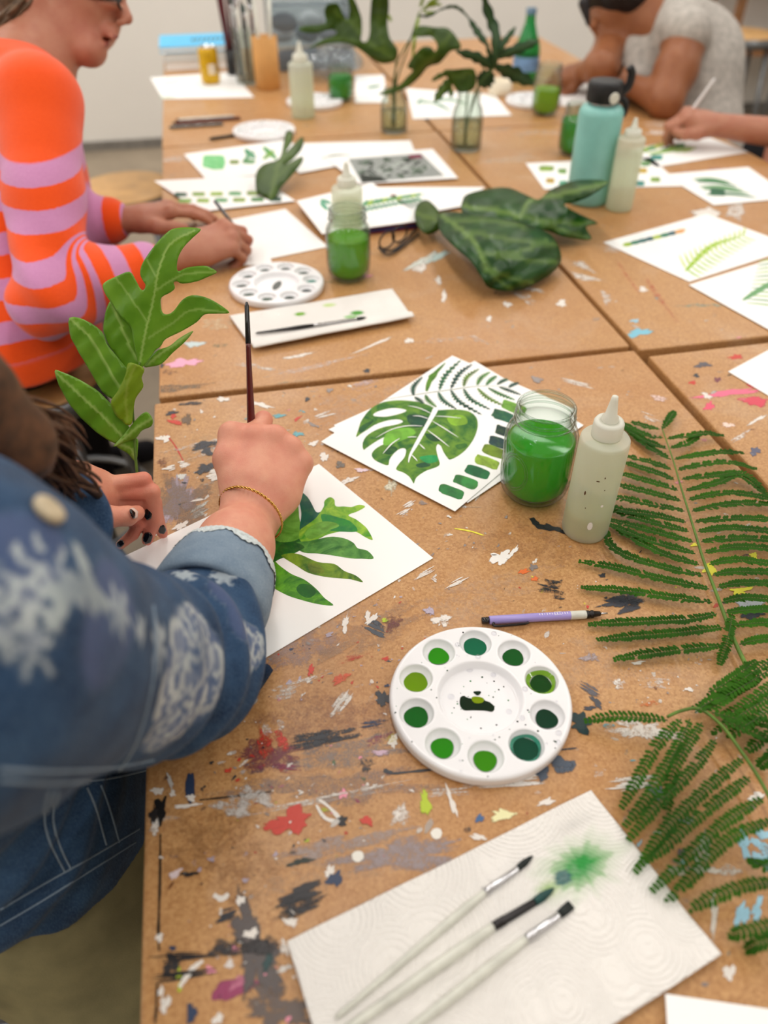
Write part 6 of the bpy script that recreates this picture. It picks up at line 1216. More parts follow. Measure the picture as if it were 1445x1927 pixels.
if h: c, n = h[0]; MB().lathe([(0, .004), (.006, .0045), (.0085, .004), (.009, .002), (.0085, 0), (0, 0)], c+nrm(n)*.001, n, 24).build('button', M['bone'], pa)
h = snap(jk, [(62, 935)], .0)
# rolled cuff, paler inside of the cloth, with a lace edge
ad = nrm(Wr-El); c0_ = C1-ad*.012
def cuff_tube(prof, c, ax, name, m, amp=.002, seed=0):
    b = MB(); b.lathe(prof, c, ax, 64, close=True); v = np.array(b.v); o = mesh_obj(name, v+nrm(V(1, 1, 1))*0+((v-c)/np.maximum(np.linalg.norm(v-c, axis=1)[:, None], 1e-6))*(amp*wob(v, 55, seed))[:, None], b.f, m, pa); fattr(o, 'print', np.zeros(len(v))); return o
sub(cuff_tube([(.046, -.010), (.0545, -.016), (.0590, -.008), (.0575, .015), (.0535, .040), (.0500, .056), (.0470, .058), (.0450, .054), (.0450, .02)], c0_, ad, 'rolled_cuff', M['denimin'], .0022, 2))
b = MB(); n1 = nrm(np.cross(ad, UP)); n2 = np.cross(n1, ad); LV_ = []; LF_ = []; NA = 180
for k in range(NA):
    a = 2*PI*k/NA; d = n1*math.cos(a)+n2*math.sin(a); lo_ = .0575-(.0075+.0095*abs(math.sin(a*4.5))**1.6+.0012*math.sin(a*47))
    for t_ in np.linspace(0, 1, 6):
        z = .0585+(lo_-.0585)*t_; rr = float(np.interp(z, [.015, .040, .056, .0585], [.0575, .0535, .0503, .0478]))+.0014+.0004*math.sin(a*61+t_*9); LV_.append(c0_+ad*z+d*rr)
LF_ = [(k*6+j, ((k+1) % NA)*6+j, ((k+1) % NA)*6+j+1, k*6+j+1) for k in range(NA) for j in range(5)]
b.add(LV_, LF_)
b.build('lace_trim', M['lace'], pa)
# open cuff tab hanging below the forearm
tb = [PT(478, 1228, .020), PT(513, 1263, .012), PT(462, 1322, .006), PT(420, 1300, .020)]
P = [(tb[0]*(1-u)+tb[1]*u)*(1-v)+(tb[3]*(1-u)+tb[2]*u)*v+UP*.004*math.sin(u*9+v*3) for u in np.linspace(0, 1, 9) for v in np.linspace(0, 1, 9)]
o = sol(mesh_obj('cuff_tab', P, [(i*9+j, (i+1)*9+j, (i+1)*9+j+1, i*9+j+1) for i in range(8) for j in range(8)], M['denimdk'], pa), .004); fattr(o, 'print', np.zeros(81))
# trousers
T_ = Field(); pel = V(-.35, .53, -.26)
T_.cone(pel-rA*.07, pel+rA*.07, .14, .15, .05)
T_.cone(V(-.35, .53, -.25), V(-.35, .53, -.12), .17, .165, .05, (fA, .75))
for s_ in (-1, 1):
    hp = pel+rA*s_*.10; kn = hp+fA*.40+V(0, 0, -.02); an = V(kn[0]-.04, kn[1], FLOOR+.09); T_.chain([hp, kn, an], [.110, .078, .062], .03)
T_.cone(pel+rA*.16+V(0, 0, .06), pel+rA*.20+V(.0, .0, -.10), .07, .085, .06); T_.cone(pel+rA*.20+V(0, 0, -.10), pel+rA*.22+V(.04, .02, -.42), .085, .07, .06)
T_.disp = lambda P: .003*wob(P, 22, 6); T_.build('trousers', .008, M['khaki'], pa)
S_ = Field()
for s_ in (-1, 1):
    hp = pel+rA*s_*.10; kn = hp+fA*.40; a = V(kn[0]-.04, kn[1], FLOOR+.045); S_.cone(a-fA*.04, a+fA*.16, .042, .036, .01, (UP, .8))
S_.build('shoes', .008, M['jeansdk'], pa)
stool('round stool under the person in the denim jacket', (-.42, .60), -.405)
# hair, bracelet, ring
Hc = Field(); Hc.ell(HD+V(-.02, -.01, .02), (.095, .105, .115), None, .02); Hc.ell(HD+fA*.085+V(0, 0, -.05), (.06, .06, .08), None, .02, True); Hc.cone(HD-fA*.05, NK-fA*.06-V(0, 0, .1), .08, .05, .05)
Hc.chain([HD+rA*.07+V(0, 0, .02), PT(-110, 740, .37), PT(10, 835, .315), PT(62, 870, .265)], [.05, .036, .027, .016], .02); Hc.disp = lambda P: .004*wob(P, 70, 9); Hc.build('hair', .006, M['hairA'], pa)
strands(pa, 'hair_lock', [[PT(-140, 720, .37), PT(-10, 785, .33), PT(70, 810, .29), PT(112, 860, .25)], [PT(-120, 740, .37), PT(-10, 810, .32), PT(60, 850, .275), PT(108, 900, .235)], [PT(-140, 770, .36), PT(-20, 840, .31), PT(50, 880, .265), PT(90, 905, .24)], [PT(-120, 730, .36), PT(20, 782, .32), PT(88, 806, .28), PT(116, 845, .25)], [PT(-10, 820, .31), PT(80, 870, .26), PT(122, 900, .225), PT(136, 915, .20)]], .0019, 'hairA', .0080, 60)
MB().tube([PT(100, 860, .235), PT(150, 905, .205), PT(186, 932, .180)], [.004, .0045, .0042], 8).build('hair_tie_cord', plain('brown_cord', (78, 60, 48), .8, .2), pa)
bc = Wr-ad*.006; n1 = nrm(np.cross(ad, zA)); n2 = nrm(np.cross(n1, ad)); b = MB()
tlt = nrm(ad+n1*-.30)
for ph_ in (0, .5):
    pth = []
    for w in np.linspace(0, 2*PI, 97):
        d = n1*math.cos(w)*.0385+n2*math.sin(w)*.0345; d = d+ad*(.010*math.cos(w+2.6)+.0012*math.sin(w*24+ph_*2*PI)); pth.append(bc+d+n2*.0012*math.cos(w*24+ph_*2*PI))
    b.tube(pth, .00095, 6, False)
b.build('bracelet', M['gold'], pa)
P4 = RH['tips'][2][0]; c = P4[0]+(P4[1]-P4[0])*.24; ax_ = nrm(P4[1]-P4[0]); n1 = nrm(np.cross(ax_, UP)); n2 = np.cross(n1, ax_)
MB().tube([c+(n1*math.cos(w)+n2*math.sin(w))*.0128 for w in np.linspace(0, 2*PI, 33)], .0013, 8, False).build('ring', M['gold'], pa)

# ---------------------------------------------------------------- the person in the striped jumper
pb = thing('person', 'person in orange and lilac striped jumper drawing with a pencil', 'person', PT(50, 700, -.215)*V(1, 1, 0)+V(0, 0, FLOOR))
r0_ = nrm(ray(125, 5)*V(1, 1, 0)); fB = nrm(V(r0_[1], -r0_[0], 0)); ZB = 1.46
ax3 = r0_                                                        # from near side to far side of the body
def H(x, y, z=0.0): return PD(x, y, ZB)+ax3*z                    # on the middle plane of the head
F = Field(); hb_ = np.stack([fB, ax3, UP], -1)
tl = math.radians(12); Rt = np.array([[math.cos(tl), 0, math.sin(tl)], [0, 1, 0], [-math.sin(tl), 0, math.cos(tl)]]); HB = hb_@Rt
F.ell(H(118, -42), (.100, .074, .098), HB, .02); F.ell(H(160, 10), (.068, .060, .085), HB, .03); F.cone(H(95, 40), H(168, 92), .048, .030, .03); F.ell(H(170, 98), (.024, .026, .020), HB, .016)
F.cone(H(226, -8), H(236, 30), .007, .012, .012); F.ell(H(238, 36), (.011, .012, .009), HB, .006); F.ell(H(228, 40, -.010), (.009, .007, .006), HB, .004); F.ell(H(228, 40, .010), (.009, .007, .006), HB, .004)
F.ell(H(207, 58), (.016, .020, .014), HB, .012); F.ell(H(211, 67), (.011, .022, .0065), HB, .005); F.ell(H(194, 82), (.011, .019, .0065), HB, .005); F.ell(H(205, 74), (.014, .026, .0028), HB, .003, True)
F.ell(H(205, 0, -.038), (.018, .018, .010), HB, .014); F.ell(H(213, -8, -.03), (.012, .012, .009), HB, .006, True); F.cone(H(225, -22, -.03), H(232, -24), .009, .011, .012)
F.ell(H(70, 0, -.076), (.020, .007, .030), HB, .006); F.cone(H(88, 60), H(45, 150), .052, .060, .03); F.cone(H(120, 80), H(95, 110), .02, .03, .03)
eB = PT(96, 560, .02); sB = PD(72, 190, 1.36); wB = PT(352, 476, .036); kB = PT(428, 446, .052)
F.cone(eB, wB, .040, .027, .02); F.cone(sB, eB, .05, .042, .02)
h1 = hand(F, wB, kB-wB, nrm(UP+V(-.1, -.45, .2)), 1, [(40, 55, 30, 0), (52, 70, 35, 0), (60, 78, 35, 1), (62, 75, 35, 2)], [(-.020, .020, -.010), (-.040, .050, -.020), (-.030, .080, -.030), (-.008, .094, -.036)], .98, 1.06)
wL = PT(238, 414, .034); kL = PT(310, 397, .040); eL = PT(120, 420, .03); sL = PD(60, 170, 1.68)
F.cone(eL, wL, .040, .026, .02); F.cone(sL, eL, .05, .042, .02); F.cone(sB, sL, .06, .06, .03); F.cone(H(45, 150), PD(30, 600, 1.52), .08, .12, .05)
h2 = hand(F, wL, kL-wL, nrm(UP+V(-.05, .1, .3)), -1, [(18, 14, 10, 8), (16, 16, 10, 2), (14, 18, 10, -4), (14, 20, 10, -10)], [(-.022, .022, -.010), (-.048, .050, -.014), (-.056, .080, -.020), (-.054, .104, -.026)], .98)
o = F.build('body', .0035, M['skinB'], pb); skin(o, [(H(205, 74), .02, .7), (H(238, 36), .015, .35), (H(165, 60, -.05), .04, .3), (h1['tips'][0][0][1], .02, .4), (h1['tips'][1][0][1], .02, .4)])
L_ = Field(); L_.ell(H(212, 66), (.0105, .021, .0056), HB, .004); L_.ell(H(195, 82), (.0108, .0182, .0060), HB, .004); L_.build('lips', .002, M['lip'], pb)
K = Field(); tz = PD(22, 330, 1.52); tw = PD(34, 610, 1.50)
K.cone(tz, tw+V(0, 0, -.06), .165, .185, .05, (fB, .80)); K.cone(PD(40, 200, 1.52), tz, .13, .165, .06, (fB, .72)); K.cone(sB, PD(48, 130, 1.50), .066, .062, .05); K.cone(sL, PD(48, 130, 1.50), .066, .062, .05); K.cone(H(52, 115), H(46, 150), .060, .085, .03)
wB2 = eB+(wB-eB)*.66; wL2 = eL+(wL-eL)*.72
K.chain([sB, sB+(eB-sB)*.5, eB, eB+(wB2-eB)*.5, wB2], [.072, .064, .062, .055, .044], .028); K.chain([sL, eL, wL2], [.070, .060, .046], .03)
K.custom(lambda P: np.linalg.norm((P-H(62, 85))*V(1, 1, .6), axis=1)-.052, H(62, 85), .09, .015, True)
K.custom(lambda P: P[:, 2]-(PD(90, 700, 1.45)[2]), PD(90, 700, 1.45)-V(0, 0, .5), 3, .01, True)
def kf(P):
    d = np.exp(-(np.linalg.norm(P-eB, axis=1)/.11)**2); return .0030*wob(P, 24, 12)+d*.008*np.sin(((P-eB)@nrm(V(.8, 0, .6)))*75+1.5*wob(P, 15, 2))
K.disp = kf; jp = K.build('striped_jumper', .0045, M['knit'], pb)
kv = np.empty(len(jp.data.vertices)*3, np.float32); jp.data.vertices.foreach_get('co', kv); kv = kv.reshape(-1, 3).astype(float)+np.array(pb.location)
def seg(P, a, b): ab = b-a; t = np.clip(((P-a)@ab)/(ab@ab), 0, 1); return np.linalg.norm(P-a-t[:, None]*ab, axis=1), t*np.linalg.norm(ab)
d1, t1 = seg(kv, sB, eB); d2, t2 = seg(kv, eB, wB); d3, t3 = seg(kv, sL, eL); d4, t4 = seg(kv, eL, wL); LB_ = np.linalg.norm(eB-sB); per = .062
z0_ = PD(100, 287, 1.30)[2]; hz = (z0_-kv[:, 2])/per; arm = np.full(len(kv), np.nan)
q1 = (t1-(sB[2]-z0_))/per; q2 = (LB_+t2-(sB[2]-z0_))/per; near = np.minimum(d1, d2) < .078
st_ = np.where(near, np.where(d1 < d2, np.where(t1 < LB_*.92, q1, q1), q2), hz)
w12 = np.clip((d2-d1)/.05*.5+.5, 0, 1); wk_ = np.clip((t2-.02)/.06, 0, 1); wk_ = wk_*wk_*(3-2*wk_)*np.clip((d1-d2)/.03+.75, 0, 1); st_ = np.where(near, hz*(1-wk_)+((z0_-eB[2])+.01+t2)/per*wk_, st_); far_ = (np.minimum(d3, d4) < .072) & ~near; st_ = np.where(far_ & (d4 < d3), (.25+t4)/per, st_)
st_ = st_+.10*wob(kv, 9, 21); on = np.clip((st_)*40, 0, 1); on = on*np.where(near | far_, 1, np.clip((kv[:, 2]+.095)*60, 0, 1)); fattr(jp, 'stripe', st_+10.0); fattr(jp, 'on', on)
hr = Field(); hr.ell(H(100, -50), (.118, .086, .108), HB, .02); hr.ell(H(40, -10), (.05, .07, .05), HB, .03); hr.ell(H(190, 20), (.105, .12, .098), HB, .01, True); hr.ell(H(92, 40, -.05), (.05, .08, .04), HB, .01, True); hr.disp = lambda P: .004*wob(P, 80, 5); hr.build('hair', .006, M['hairB'], pb)
strands(pb, 'hair_wisp', [[H(110, -60, -.075), H(60, -20, -.085), H(20, 15, -.085), H(-10, 40, -.075)], [H(90, -60, -.08), H(50, -10, -.088), H(30, 10, -.085)]], .004, 'hairB', .008, 9)
g = MB(); [g.tube([H(222, -12, zz)+fB*.0+(fB*.006*math.cos(a)+ax3*.026*math.cos(a)+UP*.02*math.sin(a)) for a in np.linspace(0, 2*PI, 21)], .0025, 6, False) for zz in (-.034, .034)]; g.tube([H(224, -8, -.06), H(150, -20, -.078), H(75, -22, -.085)], .003, 6); g.build('glasses', M['black'], pb)
T_ = Field(); pb0 = PD(40, 690, 1.53); 
T_.cone(pb0+ax3*.02+V(0, 0, .04), pb0+ax3*.09+V(0, 0, .04), .080, .080, .05)
for s_ in (-1, 1): hp = pb0+ax3*(s_*.05+.06); kn = hp+ax3*.31+fB*.05+V(0, 0, .03); T_.chain([hp+V(0, 0, .04), kn, V(kn[0]-.02, kn[1]+.02, FLOOR+.08)], [.085, .07, .055], .03)
T_.build('trousers', .009, M['jeansdk'], pb)
S_ = Field()
for s_ in (-1, 1): kn = pb0+ax3*(s_*.09+.34)+fB*.05; a = V(kn[0]-.02, kn[1], FLOOR+.045); S_.cone(a-fB*.04, a+fB*.15, .04, .034, .01)
S_.build('shoes', .01, M['jeansdk'], pb)
t = thing('drawing_pencil', 'thin grey pencil in the hand over the blank sheet', 'pencil', PT(474, 468)); A, Bq = PT(472, 466, .002), PT(404, 378, .105); MB().tube([A, A+(Bq-A)*.06], [.0005, .0032], 8).build('point', M['gun'], t); MB().tube([A+(Bq-A)*.06, Bq], [.0034, .0034], 8).build('barrel', M['steel'], t)

# ---------------------------------------------------------------- the person in grey linen
pc_ = thing('person', 'person in sleeveless grey linen top bending over the table far right', 'person', PT(1330, 200)*V(1, 1, 0)+V(0, 0, FLOOR))
Z3 = 2.34; Q = lambda x, y, z=Z3: PD(x, y, z)
F = Field(); hc_ = Q(1150, 0, 2.36); fC = nrm(Q(1085, 70, 2.30)-Q(1190, 0, 2.36)); HBc = basis(fC, nrm(UP*.6+rt*.6)); HBc = np.stack([HBc[:, 0], HBc[:, 1], HBc[:, 2]], -1)
F.ell(Q(1172, -2), (.072, .10, .092), HBc, .02); F.ell(Q(1142, 30), (.05, .058, .055), HBc, .03); F.ell(Q(1148, 52, 2.34), (.03, .030, .026), HBc, .03); F.cone(Q(1118, 34, 2.31), Q(1116, 48, 2.30), .008, .012, .01); F.ell(Q(1128, 58, 2.32), (.018, .012, .009), HBc, .006)
F.cone(Q(1195, 10), Q(1235, 45), .050, .055, .03)
e1, s1_ = PT(1252, 190, .042), Q(1290, 78, 2.24); w1, k1 = PT(1188, 160, .055), PT(1158, 142, .075)
F.chain([s1_, s1_+(e1-s1_)*.5, e1], [.058, .060, .048], .02); F.cone(e1, w1, .046, .030, .02)
hand(F, w1, k1-w1, nrm(UP+V(-.2, -.5, .2)), -1, [(40, 50, 30, 0), (50, 60, 30, 0), (55, 65, 30, 0), (55, 65, 30, 0)])
s2_, e2, w2, k2 = Q(1165, 52, 2.48), PT(1128, 128, .10), PT(1098, 134, .055), PT(1072, 142, .045)
F.chain([s2_, e2], [.055, .045], .02); F.cone(e2, w2, .045, .03, .02); hand(F, w2, k2-w2, nrm(UP+V(0, -.4, .2)), 1, [(30, 50, 30, 0), (40, 60, 30, 0), (45, 65, 30, 0), (45, 65, 30, 0)])
F.cone(Q(1235, 45), Q(1310, 130, 2.40), .10, .12, .05); F.cone(s1_, Q(1240, 50), .05, .06, .03); F.cone(s2_, Q(1240, 50), .05, .06, .03)
o = F.build('body', .006, M['skinC'], pc_); skin(o)
K = Field(); K.cone(Q(1240, 48, 2.37), Q(1290, 150, 2.40), .125, .15, .06, (nrm(fw*V(1, 1, 0)), .9)); K.cone(Q(1290, 60, 2.32), Q(1340, 90, 2.38), .075, .08, .05); K.cone(s1_+V(0, 0, .015), Q(1245, 40, 2.36), .068, .075, .04); K.cone(s2_, Q(1240, 46, 2.38), .065, .075, .04); K.cone(Q(1300, 110, 2.40), Q(1318, 300, 2.42), .125, .14, .06)
K.cone(Q(1195, 100, 2.38), Q(1200, 150, 2.36), .07, .06, .05); K.ell(s1_+(e1-s1_)*.30, (.062, .062, .05), None, .01, True)
K.custom(lambda P: np.linalg.norm(P-Q(1205, 20), axis=1)-.058, Q(1205, 20), .07, .02, True)
K.disp = lambda P: .007*wob(P, 22, 31)+.003*wob(P, 50, 32); K.build('linen_top', .007, M['linen'], pc_)
hr = Field(); hr.ell(Q(1168, -22, 2.33), (.125, .125, .088), np.stack([nrm(rt), nrm(fw*V(1, 1, 0)), UP], -1), .02); hr.cone(Q(1100, 5, 2.28), Q(1106, 48, 2.30), .018, .006, .02); hr.ell(Q(1225, -30), (.06, .06, .06), HBc, .03); hr.disp = lambda P: .005*wob(P, 60, 7); hr.build('hair', .007, M['hairC'], pc_)
T_ = Field(); b0 = Q(1350, 300, 2.46); T_.ell(b0, (.17, .15, .13), None, .05)
for s_ in (-1, 1): a = b0+V(0, .09*s_, 0); kn = a+V(-.38, 0, -.02); T_.chain([a, kn, V(kn[0]+.04, kn[1], FLOOR+.08)], [.10, .075, .055], .03)
T_.build('trousers', .012, M['jeansdk'], pc_)
S_ = Field()
for s_ in (-1, 1): a = V(b0[0]-.34, b0[1]+.09*s_, FLOOR+.045); S_.cone(a+V(.04, 0, 0), a-V(.15, 0, 0), .04, .034, .01)
S_.build('shoes', .012, M['dark'], pc_)
stool('round stool under the person in grey linen', b0, float(b0[2])-.135)
t = thing('drawing_pen', 'dark pen in the hand of the person in grey linen', 'pen', PT(1156, 168)); A = PT(1150, 176, .002); Bq = PT(1172, 122, .12); MB().tube([A, A+(Bq-A)*.12], [.001, .0045], 10).build('point', M['gun'], t); MB().tube([A+(Bq-A)*.12, Bq], .005, 10).build('barrel', M['black'], t)

# ---------------------------------------------------------------- the painter whose forearm comes in from the right
pd_ = thing('person', 'person at the right edge whose forearm holds the white brush', 'person', (1.75, 2.0, FLOOR))
F = Field(); wD, kD = PT(1352, 236, .055), PT(1302, 222, .070); eD = PT(1560, 262, .04); sD = eD+V(.16, -.06, .25)
F.cone(eD, wD, .042, .028, .02); F.chain([sD, eD], [.05, .044], .02); hand(F, wD, kD-wD, nrm(UP+V(.1, -.3, .3)), 1, [(38, 55, 30, 0), (50, 65, 30, 0), (58, 70, 30, 0), (60, 70, 30, 0)], None, 1.0)
nD = sD+V(.10, .16, .10); sD2 = sD+V(.06, .34, 0); eD2 = sD2+V(-.12, .02, -.26); F.chain([sD, nD, sD2, eD2, eD2+V(-.10, -.12, -.16)], [.05, .05, .05, .044, .03], .03); F.cone(nD, nD+V(-.03, 0, .10), .05, .05, .03); F.ell(nD+V(-.06, 0, .18), (.10, .075, .11), None, .03); F.cone(nD+V(-.155, 0, .17), nD+V(-.165, 0, .15), .009, .014, .01); F.cone(nD, nD+V(.06, 0, -.45), .09, .11, .05)
hand(F, eD2+V(-.10, -.12, -.16), V(-.8, -.5, -.2), UP, -1); o = F.build('body', .0055, M['skinB'], pd_); skin(o)
K = Field(); K.chain([sD, nD-V(0, 0, .06), sD2], [.075, .085, .075], .05); K.cone(nD-V(-.03, 0, .10), nD+V(.07, 0, -.55), .155, .16, .05, (V(1, 0, 0), .75)); K.chain([sD, sD+(eD-sD)*.3], [.072, .066], .03); K.chain([sD2, sD2+(eD2-sD2)*.72], [.072, .062], .03); K.disp = lambda P: .005*wob(P, 24, 3); K.build('shirt', .009, M['blackknit'], pd_)
hr = Field(); hr.ell(nD+V(-.03, 0, .205), (.105, .09, .105), None, .02); hr.ell(nD+V(-.15, 0, .15), (.06, .08, .07), None, .01, True); hr.build('hair', .009, M['hairA'], pd_)
T_ = Field(); b0 = nD+V(.08, 0, -.58); T_.ell(b0, (.16, .17, .12), None, .05)
for s_ in (-1, 1): a = b0+V(0, .09*s_, 0); kn = a+V(-.36, 0, -.02); T_.chain([a, kn, V(kn[0]+.04, kn[1], FLOOR+.05)], [.10, .075, .055], .03)
T_.build('trousers', .012, M['khaki'], pd_); stool('round stool under the person at the right edge', b0, float(b0[2])-.125)
A = PT(1262, 266, .003); Bq = PT(1345, 147, .16)
brush('white handled brush in the hand at the right edge', A, A+(Bq-A)*.10, A+(Bq-A)*.22, None, Bq, ('bristle', 'chrome', 'white'), .0042)
# ------------------------------------------------------------------ things at the far end
can_b = PT(398, 157); Hc_ = PH(can_b, 86); t = thing('drink_can', 'gold drink can standing on the white sheet at the far left', 'can', (can_b[0], can_b[1], 0)); r = .031
MB().lathe([(0, .003), (r*.75, 0), (r*.8, .003), (r, .011), (r, Hc_-.012), (r*.82, Hc_-.003)], n=36).build('can_body', M['amber'], t, True, False)
MB().lathe([(r*.82, Hc_-.003), (r*.84, Hc_), (r*.80, Hc_), (r*.76, Hc_-.004), (0, Hc_-.004)], n=36).build('lid', M['chrome'], t, True, False)
b = MB(); a0 = math.atan2(-can_b[1], -can_b[0])
for i in range(5):
    for j in range(5):
        a = a0+.25+(i-2)*.16; z = Hc_*.30+j*.006; c = V(math.cos(a), math.sin(a), 0)*r*1.004+V(0, 0, z); tt = V(-math.sin(a), math.cos(a), 0); b.add([c-tt*.002, c+tt*.002, c+tt*.002+V(0, 0, .004), c-tt*.002+V(0, 0, .004)], [(0, 1, 2, 3)])
b.build('printed_label', M['paper'], t, False, False)
# books
def book(label, Q, z, th, cm, pm='paper', group='flat stacked books'):
    t = thing('book', label, 'book', (np.mean(Q, axis=0)*V(1, 1, 0))+V(0, 0, z), 0, group); c = np.mean(Q, axis=0)
    for nm, k, z0, z1, m in (('back_cover', 1, z, z+.002, cm), ('front_cover', 1, z+th-.002, z+th, cm), ('page_block', .975, z+.002, z+th-.002, pm)):
        P = [(c+(q-c)*k)*V(1, 1, 0)+V(0, 0, zz) for zz in (z0, z1) for q in Q]; MB().add(P, [(3, 2, 1, 0), (4, 5, 6, 7), (0, 1, 5, 4), (1, 2, 6, 5), (2, 3, 7, 6), (3, 0, 4, 7)]).build(nm, M[m], t, False)
    return t
def rq(x0, y0, x1, y1): return [V(x0, y0, 0), V(x1, y0, 0), V(x1, y1, 0), V(x0, y1, 0)]
bx = PT(312, 133); by = PT(440, 128)
book('white backed book at the bottom of the far stack', rq(bx[0]-.0, 3.13, by[0], 3.36), 0, .026, 'white'); book('cream covered book in the middle of the far stack', rq(bx[0]+.005, 3.14, by[0]-.01, 3.36), .027, .024, 'cream')
bt_ = book('sky blue covered book on top of the far stack', rq(bx[0]-.01, 3.13, by[0]+.01, 3.35), .052, .018, 'blue'); b = MB()
for k in range(9):
    x = bx[0]+.10+k*.016; zz = .0702; b.add([V(x, 3.22, zz), V(x+.009, 3.22, zz), V(x+.013, 3.27, zz), V(x+.004, 3.27, zz)], [(0, 1, 2, 3)]); 
    if k % 2: b.add([V(x-.004, 3.20, zz), V(x+.006, 3.20, zz), V(x+.006, 3.207, zz), V(x-.004, 3.207, zz)], [(0, 1, 2, 3)])
b.build('cover_lettering', M['dark'], bt_, False)
# cups and jars of brushes
def tub(label, px, py, top, r, m, name, cat, glass=False, rods=(), group=None):
    c = PT(px, py); h = PH(c, top); t = thing(name, label, cat, (c[0], c[1], 0), 0, group); 
    MB().lathe([(0, .001), (r*.95, 0), (r, .003), (r, h), (r*.93, h), (r*.93, .006), (0, .005)], n=32).build('cup', M[m], t, True, False); return c, h
def rod(label, c, d, L, r, m, name='paint_brush', cat='brush', group='brushes standing in far jars', tipm='bristle'):
    t = thing(name, label, cat, tuple(np.array([c[0], c[1], .008])), 0, group); A = np.array([c[0], c[1], .008]); d = nrm(d)
    MB().tube([A, A+d*L*.8], [r*.7, r], 8).build('handle', M[m], t); MB().tube([A+d*L*.8, A+d*L*.88], [r*1.05, r], 8).build('ferrule', M['chrome'], t); MB().tube([A+d*L*.88, A+d*L*.94, A+d*L], [r, r*1.3, r*.2], 8).build('bristles', M[tipm], t)
c, h = tub('tan cardboard cup at the far left with pale brushes in it', 505, 166, 68, .040, 'tan', 'brush_cup', 'cup')
for i, dx in enumerate((-.04, .05)): rod('pale brush standing in the tan cardboard cup', c[:2]+np.array([dx*.3, .01]), V(dx, .04, 1), .30, .006, 'handle')
c, h = tub('clear jar of brushes between the maroon sticks and tan cup', 470, 156, 52, .042, 'glass', 'brush_jar', 'jar')
for i in range(8): a = i*.8; rod('brush crowded in the clear far jar beside the tan cup', c[:2]+.02*np.array([math.cos(a), math.sin(a)]), V(.06*math.cos(a), .06*math.sin(a), 1), .22+.02*(i % 3), .004, ['steel', 'handle', 'dark', 'brown'][i % 4], tipm=['tealb', 'bristle'][i % 2])
c, h = tub('dark narrow cup holding maroon sticks at the far end', 443, 140, 92, .026, 'dark', 'stick_cup', 'cup')
for i in range(5): a = i*1.26+.3; q = thing('wooden_stick', 'long maroon stick standing in the dark narrow cup', 'stick', (c[0], c[1], .01), 0, 'maroon sticks in the dark cup'); A = V(c[0], c[1], .01)+.012*V(math.cos(a), math.sin(a), 0); MB().tube([A, A+V(.08*math.cos(a), .05*math.sin(a), 1)*.36], .0055, 8).build('shaft', M['maroon'], q)
# clear storage bin with a crumpled film on it
ba, bb_ = PY(516, 118, 3.02), PY(668, 118, 3.02); t = thing('storage_bin', 'clear plastic storage bin of grey supplies behind the tall leaves', 'bin', ((ba[0]+bb_[0])/2, 3.13, 0)); x0, x1, z1 = ba[0]-.0, bb_[0], .20
for nm, lo, hi in (('side_wall', (x0, 3.02, .004), (x0+.003, 3.26, z1)), ('side_wall', (x1-.003, 3.02, .004), (x1, 3.26, z1)), ('front_wall', (x0, 3.02, .004), (x1, 3.023, z1)), ('back_wall', (x0, 3.257, .004), (x1, 3.26, z1)), ('bin_floor', (x0, 3.02, 0), (x1, 3.26, .004))): lo, hi = np.array(lo), np.array(hi); MB().box((lo+hi)/2, (hi-lo)/2).build(nm, M['clearbin'], t, False)
rm = MB(); [rm.tube([V(*p), V(*q)], .006, 8) for p, q in (((x0, 3.02, z1), (x1, 3.02, z1)), ((x1, 3.02, z1), (x1, 3.26, z1)), ((x1, 3.26, z1), (x0, 3.26, z1)), ((x0, 3.26, z1), (x0, 3.02, z1)))]; rm.build('rim', M['clearbin'], t)
for i in range(9):
    f = Field(); c = V(x0+.05+(i % 3)*(x1-x0-.1)/2, 3.07+.12*((i//3) % 2), .03+.055*(i//3)); f.ell(c, (.045, .04, .03), None); f.disp = lambda P: .006*wob(P, 60, i); o = f.build('cloth_bundle', .009, plain('bundle_cloth', [(96, 104, 118), (150, 156, 164), (60, 62, 72), (186, 186, 184)][i % 4], .8, .2)); tag(o, 'grey bundle lying in the clear storage bin', 'cloth', 'bundles in the storage bin')
f = Field(); c = PT(612, 135, .03)+V(0, 0, .02); f.ell(c+V(.03, .03, .0), (.11, .06, .035), None); f.disp = lambda P: .012*wob(P, 70, 17)+.006*wob(P, 140, 4); o = f.build('crumpled_film', .006, M['clearbin']); tag(o, 'crumpled clear plastic film in front of the storage bin', 'plastic film')
# green glass bottle
gb = PT(986, 152); Hg = PH(gb, 14); t = thing('glass_bottle', 'tall green glass bottle with pale blue label at the far right', 'bottle', (gb[0], gb[1], 0)); r = .042
MB().lathe([(0, .004), (r*.9, 0), (r, .006), (r, Hg*.42), (r*.94, Hg*.50), (r*.62, Hg*.66), (r*.40, Hg*.80), (r*.34, Hg*.92), (r*.38, Hg*.925), (r*.38, Hg*.95), (r*.30, Hg*.955)], n=36).build('bottle_body', M['glassd'], t, True, False)
MB().lathe([(r*.39, Hg*.91), (r*.40, Hg*.995), (r*.30, Hg), (0, Hg)], n=24).build('cap', plain('slate_cap', (92, 120, 140), .4, .4), t, True, False)
MB().lathe([(r*1.01, Hg*.16), (r*1.01, Hg*.36)], n=36).build('label', plain('pale_blue_label', (120, 160, 206), .6, .2), t, True, False)
c, h = tub('small cream tub right of the glass vases', 940, 178, 150, .036, 'cream', 'small_tub', 'tub')
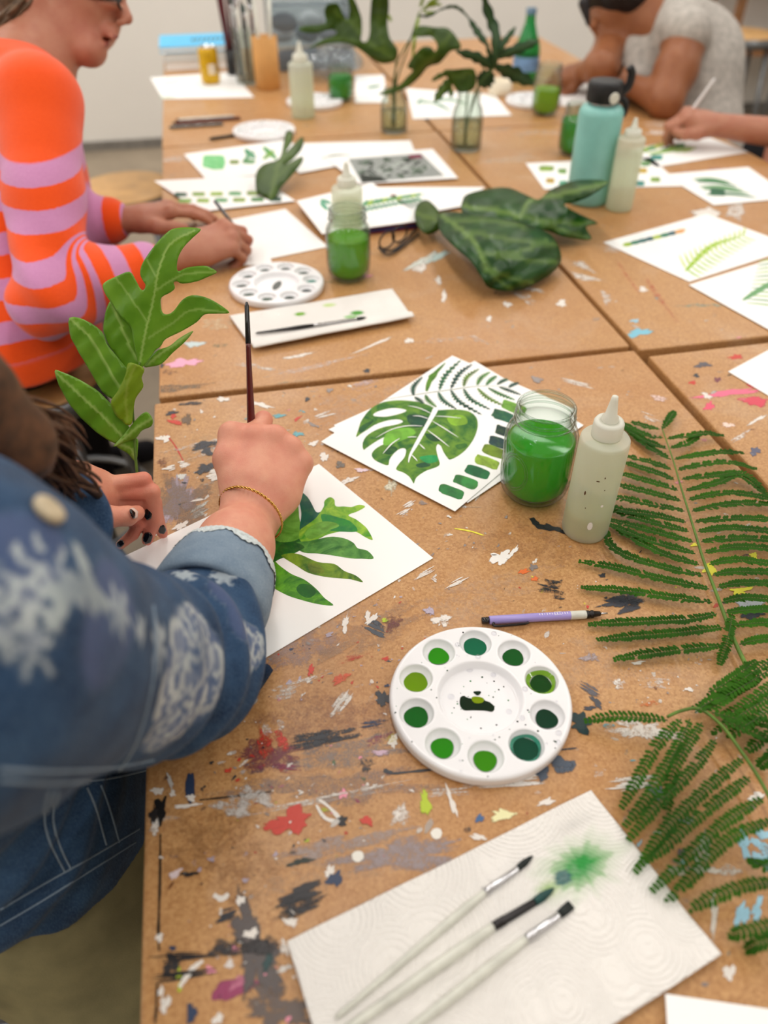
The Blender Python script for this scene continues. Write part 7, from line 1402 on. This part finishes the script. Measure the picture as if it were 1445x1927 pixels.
# loose pencils at the far left
for i, (a, b_, m) in enumerate((((322, 232), (452, 222), 'maroon'), ((316, 240), (420, 233), 'steel'), ((330, 226), (440, 219), 'handle'))):
    t = thing('drawing_pencil', ['maroon pencil lying at the far left table edge', 'grey pencil lying nearest the camera at the far left edge', 'pale pencil lying behind the maroon one at the far left'][i], 'pencil', PT(*a, .004)); A, Bq = PT(*a, .0045), PT(*b_, .0045); MB().tube([A, A+(Bq-A)*.06], [.0006, .004], 8).build('point', M['gun'], t); MB().tube([A+(Bq-A)*.06, Bq], .0042, 8).build('barrel', M[m], t)
t = thing('drawing_pencil', 'dark pencil lying beside the pale far palette', 'pencil', PT(395, 262, .004)); A, Bq = PT(392, 262, .0045), PT(446, 254, .0045); MB().tube([A, A+(Bq-A)*.1], [.0006, .004], 8).build('point', M['gun'], t); MB().tube([A+(Bq-A)*.1, Bq], .0042, 8).build('barrel', M['dark'], t)
# stacked wooden stools and a cloth at the right behind
for i in range(3):
    px = (1385, 1530, 1690)[i]; zz = (3.9, 3.8, 3.9)[i]; c = PD(px, 120, zz); stool(['wooden stool at the far right, left of the two others', 'wooden stool at the far right, nearest the camera', 'wooden stool at the far right, furthest back'][i], c, (-.12, -.1, -.05)[i], 'stools by the far right wall')
sx = PD(1420, 30, 4.6); t = thing('shelf_rack', 'brown wooden shelf rack behind the person in grey linen', 'shelf', (sx[0]+.25, 4.8, FLOOR))
for z in (-.35, .05, .45): MB().box((sx[0]+.25, 4.8, z), (.5, .18, .015)).build('shelf_board', M['brownwood'], t, False)
for x in (-.24, .74):
    for y in (4.64, 4.96): MB().box((sx[0]+x, y, (FLOOR+.75)/2), (.02, .02, (.75-FLOOR)/2)).build('upright', M['brownwood'], t, False)
for i in range(6):
    f = Field(); c = V(sx[0]-.1+.16*i, 4.80, .065+.072); f.ell(c, (.074, .12, .072), None); f.disp = lambda P: .012*wob(P, 30, i); o = f.build('cloth_bundle', .014, M['greystuff'] if i % 2 else M['hairC']); tag(o, 'folded dark cloth on the middle of the shelf rack' if i % 2 == 0 else 'folded grey cloth on the middle of the shelf rack', 'cloth', ['dark cloths on the rack', 'grey cloths on the rack'][i % 2])
for o in bpy.data.objects:                     # every mesh with the denim or leaf shader needs its marks
    if o.type == 'MESH':
        nm = {m.name for m in o.data.materials if m}
        if any(n.endswith('leaf') or n == 'fern_leaflet' for n in nm) and 'vein' not in o.data.attributes: fattr(o, 'vein', np.zeros(len(o.data.vertices)))
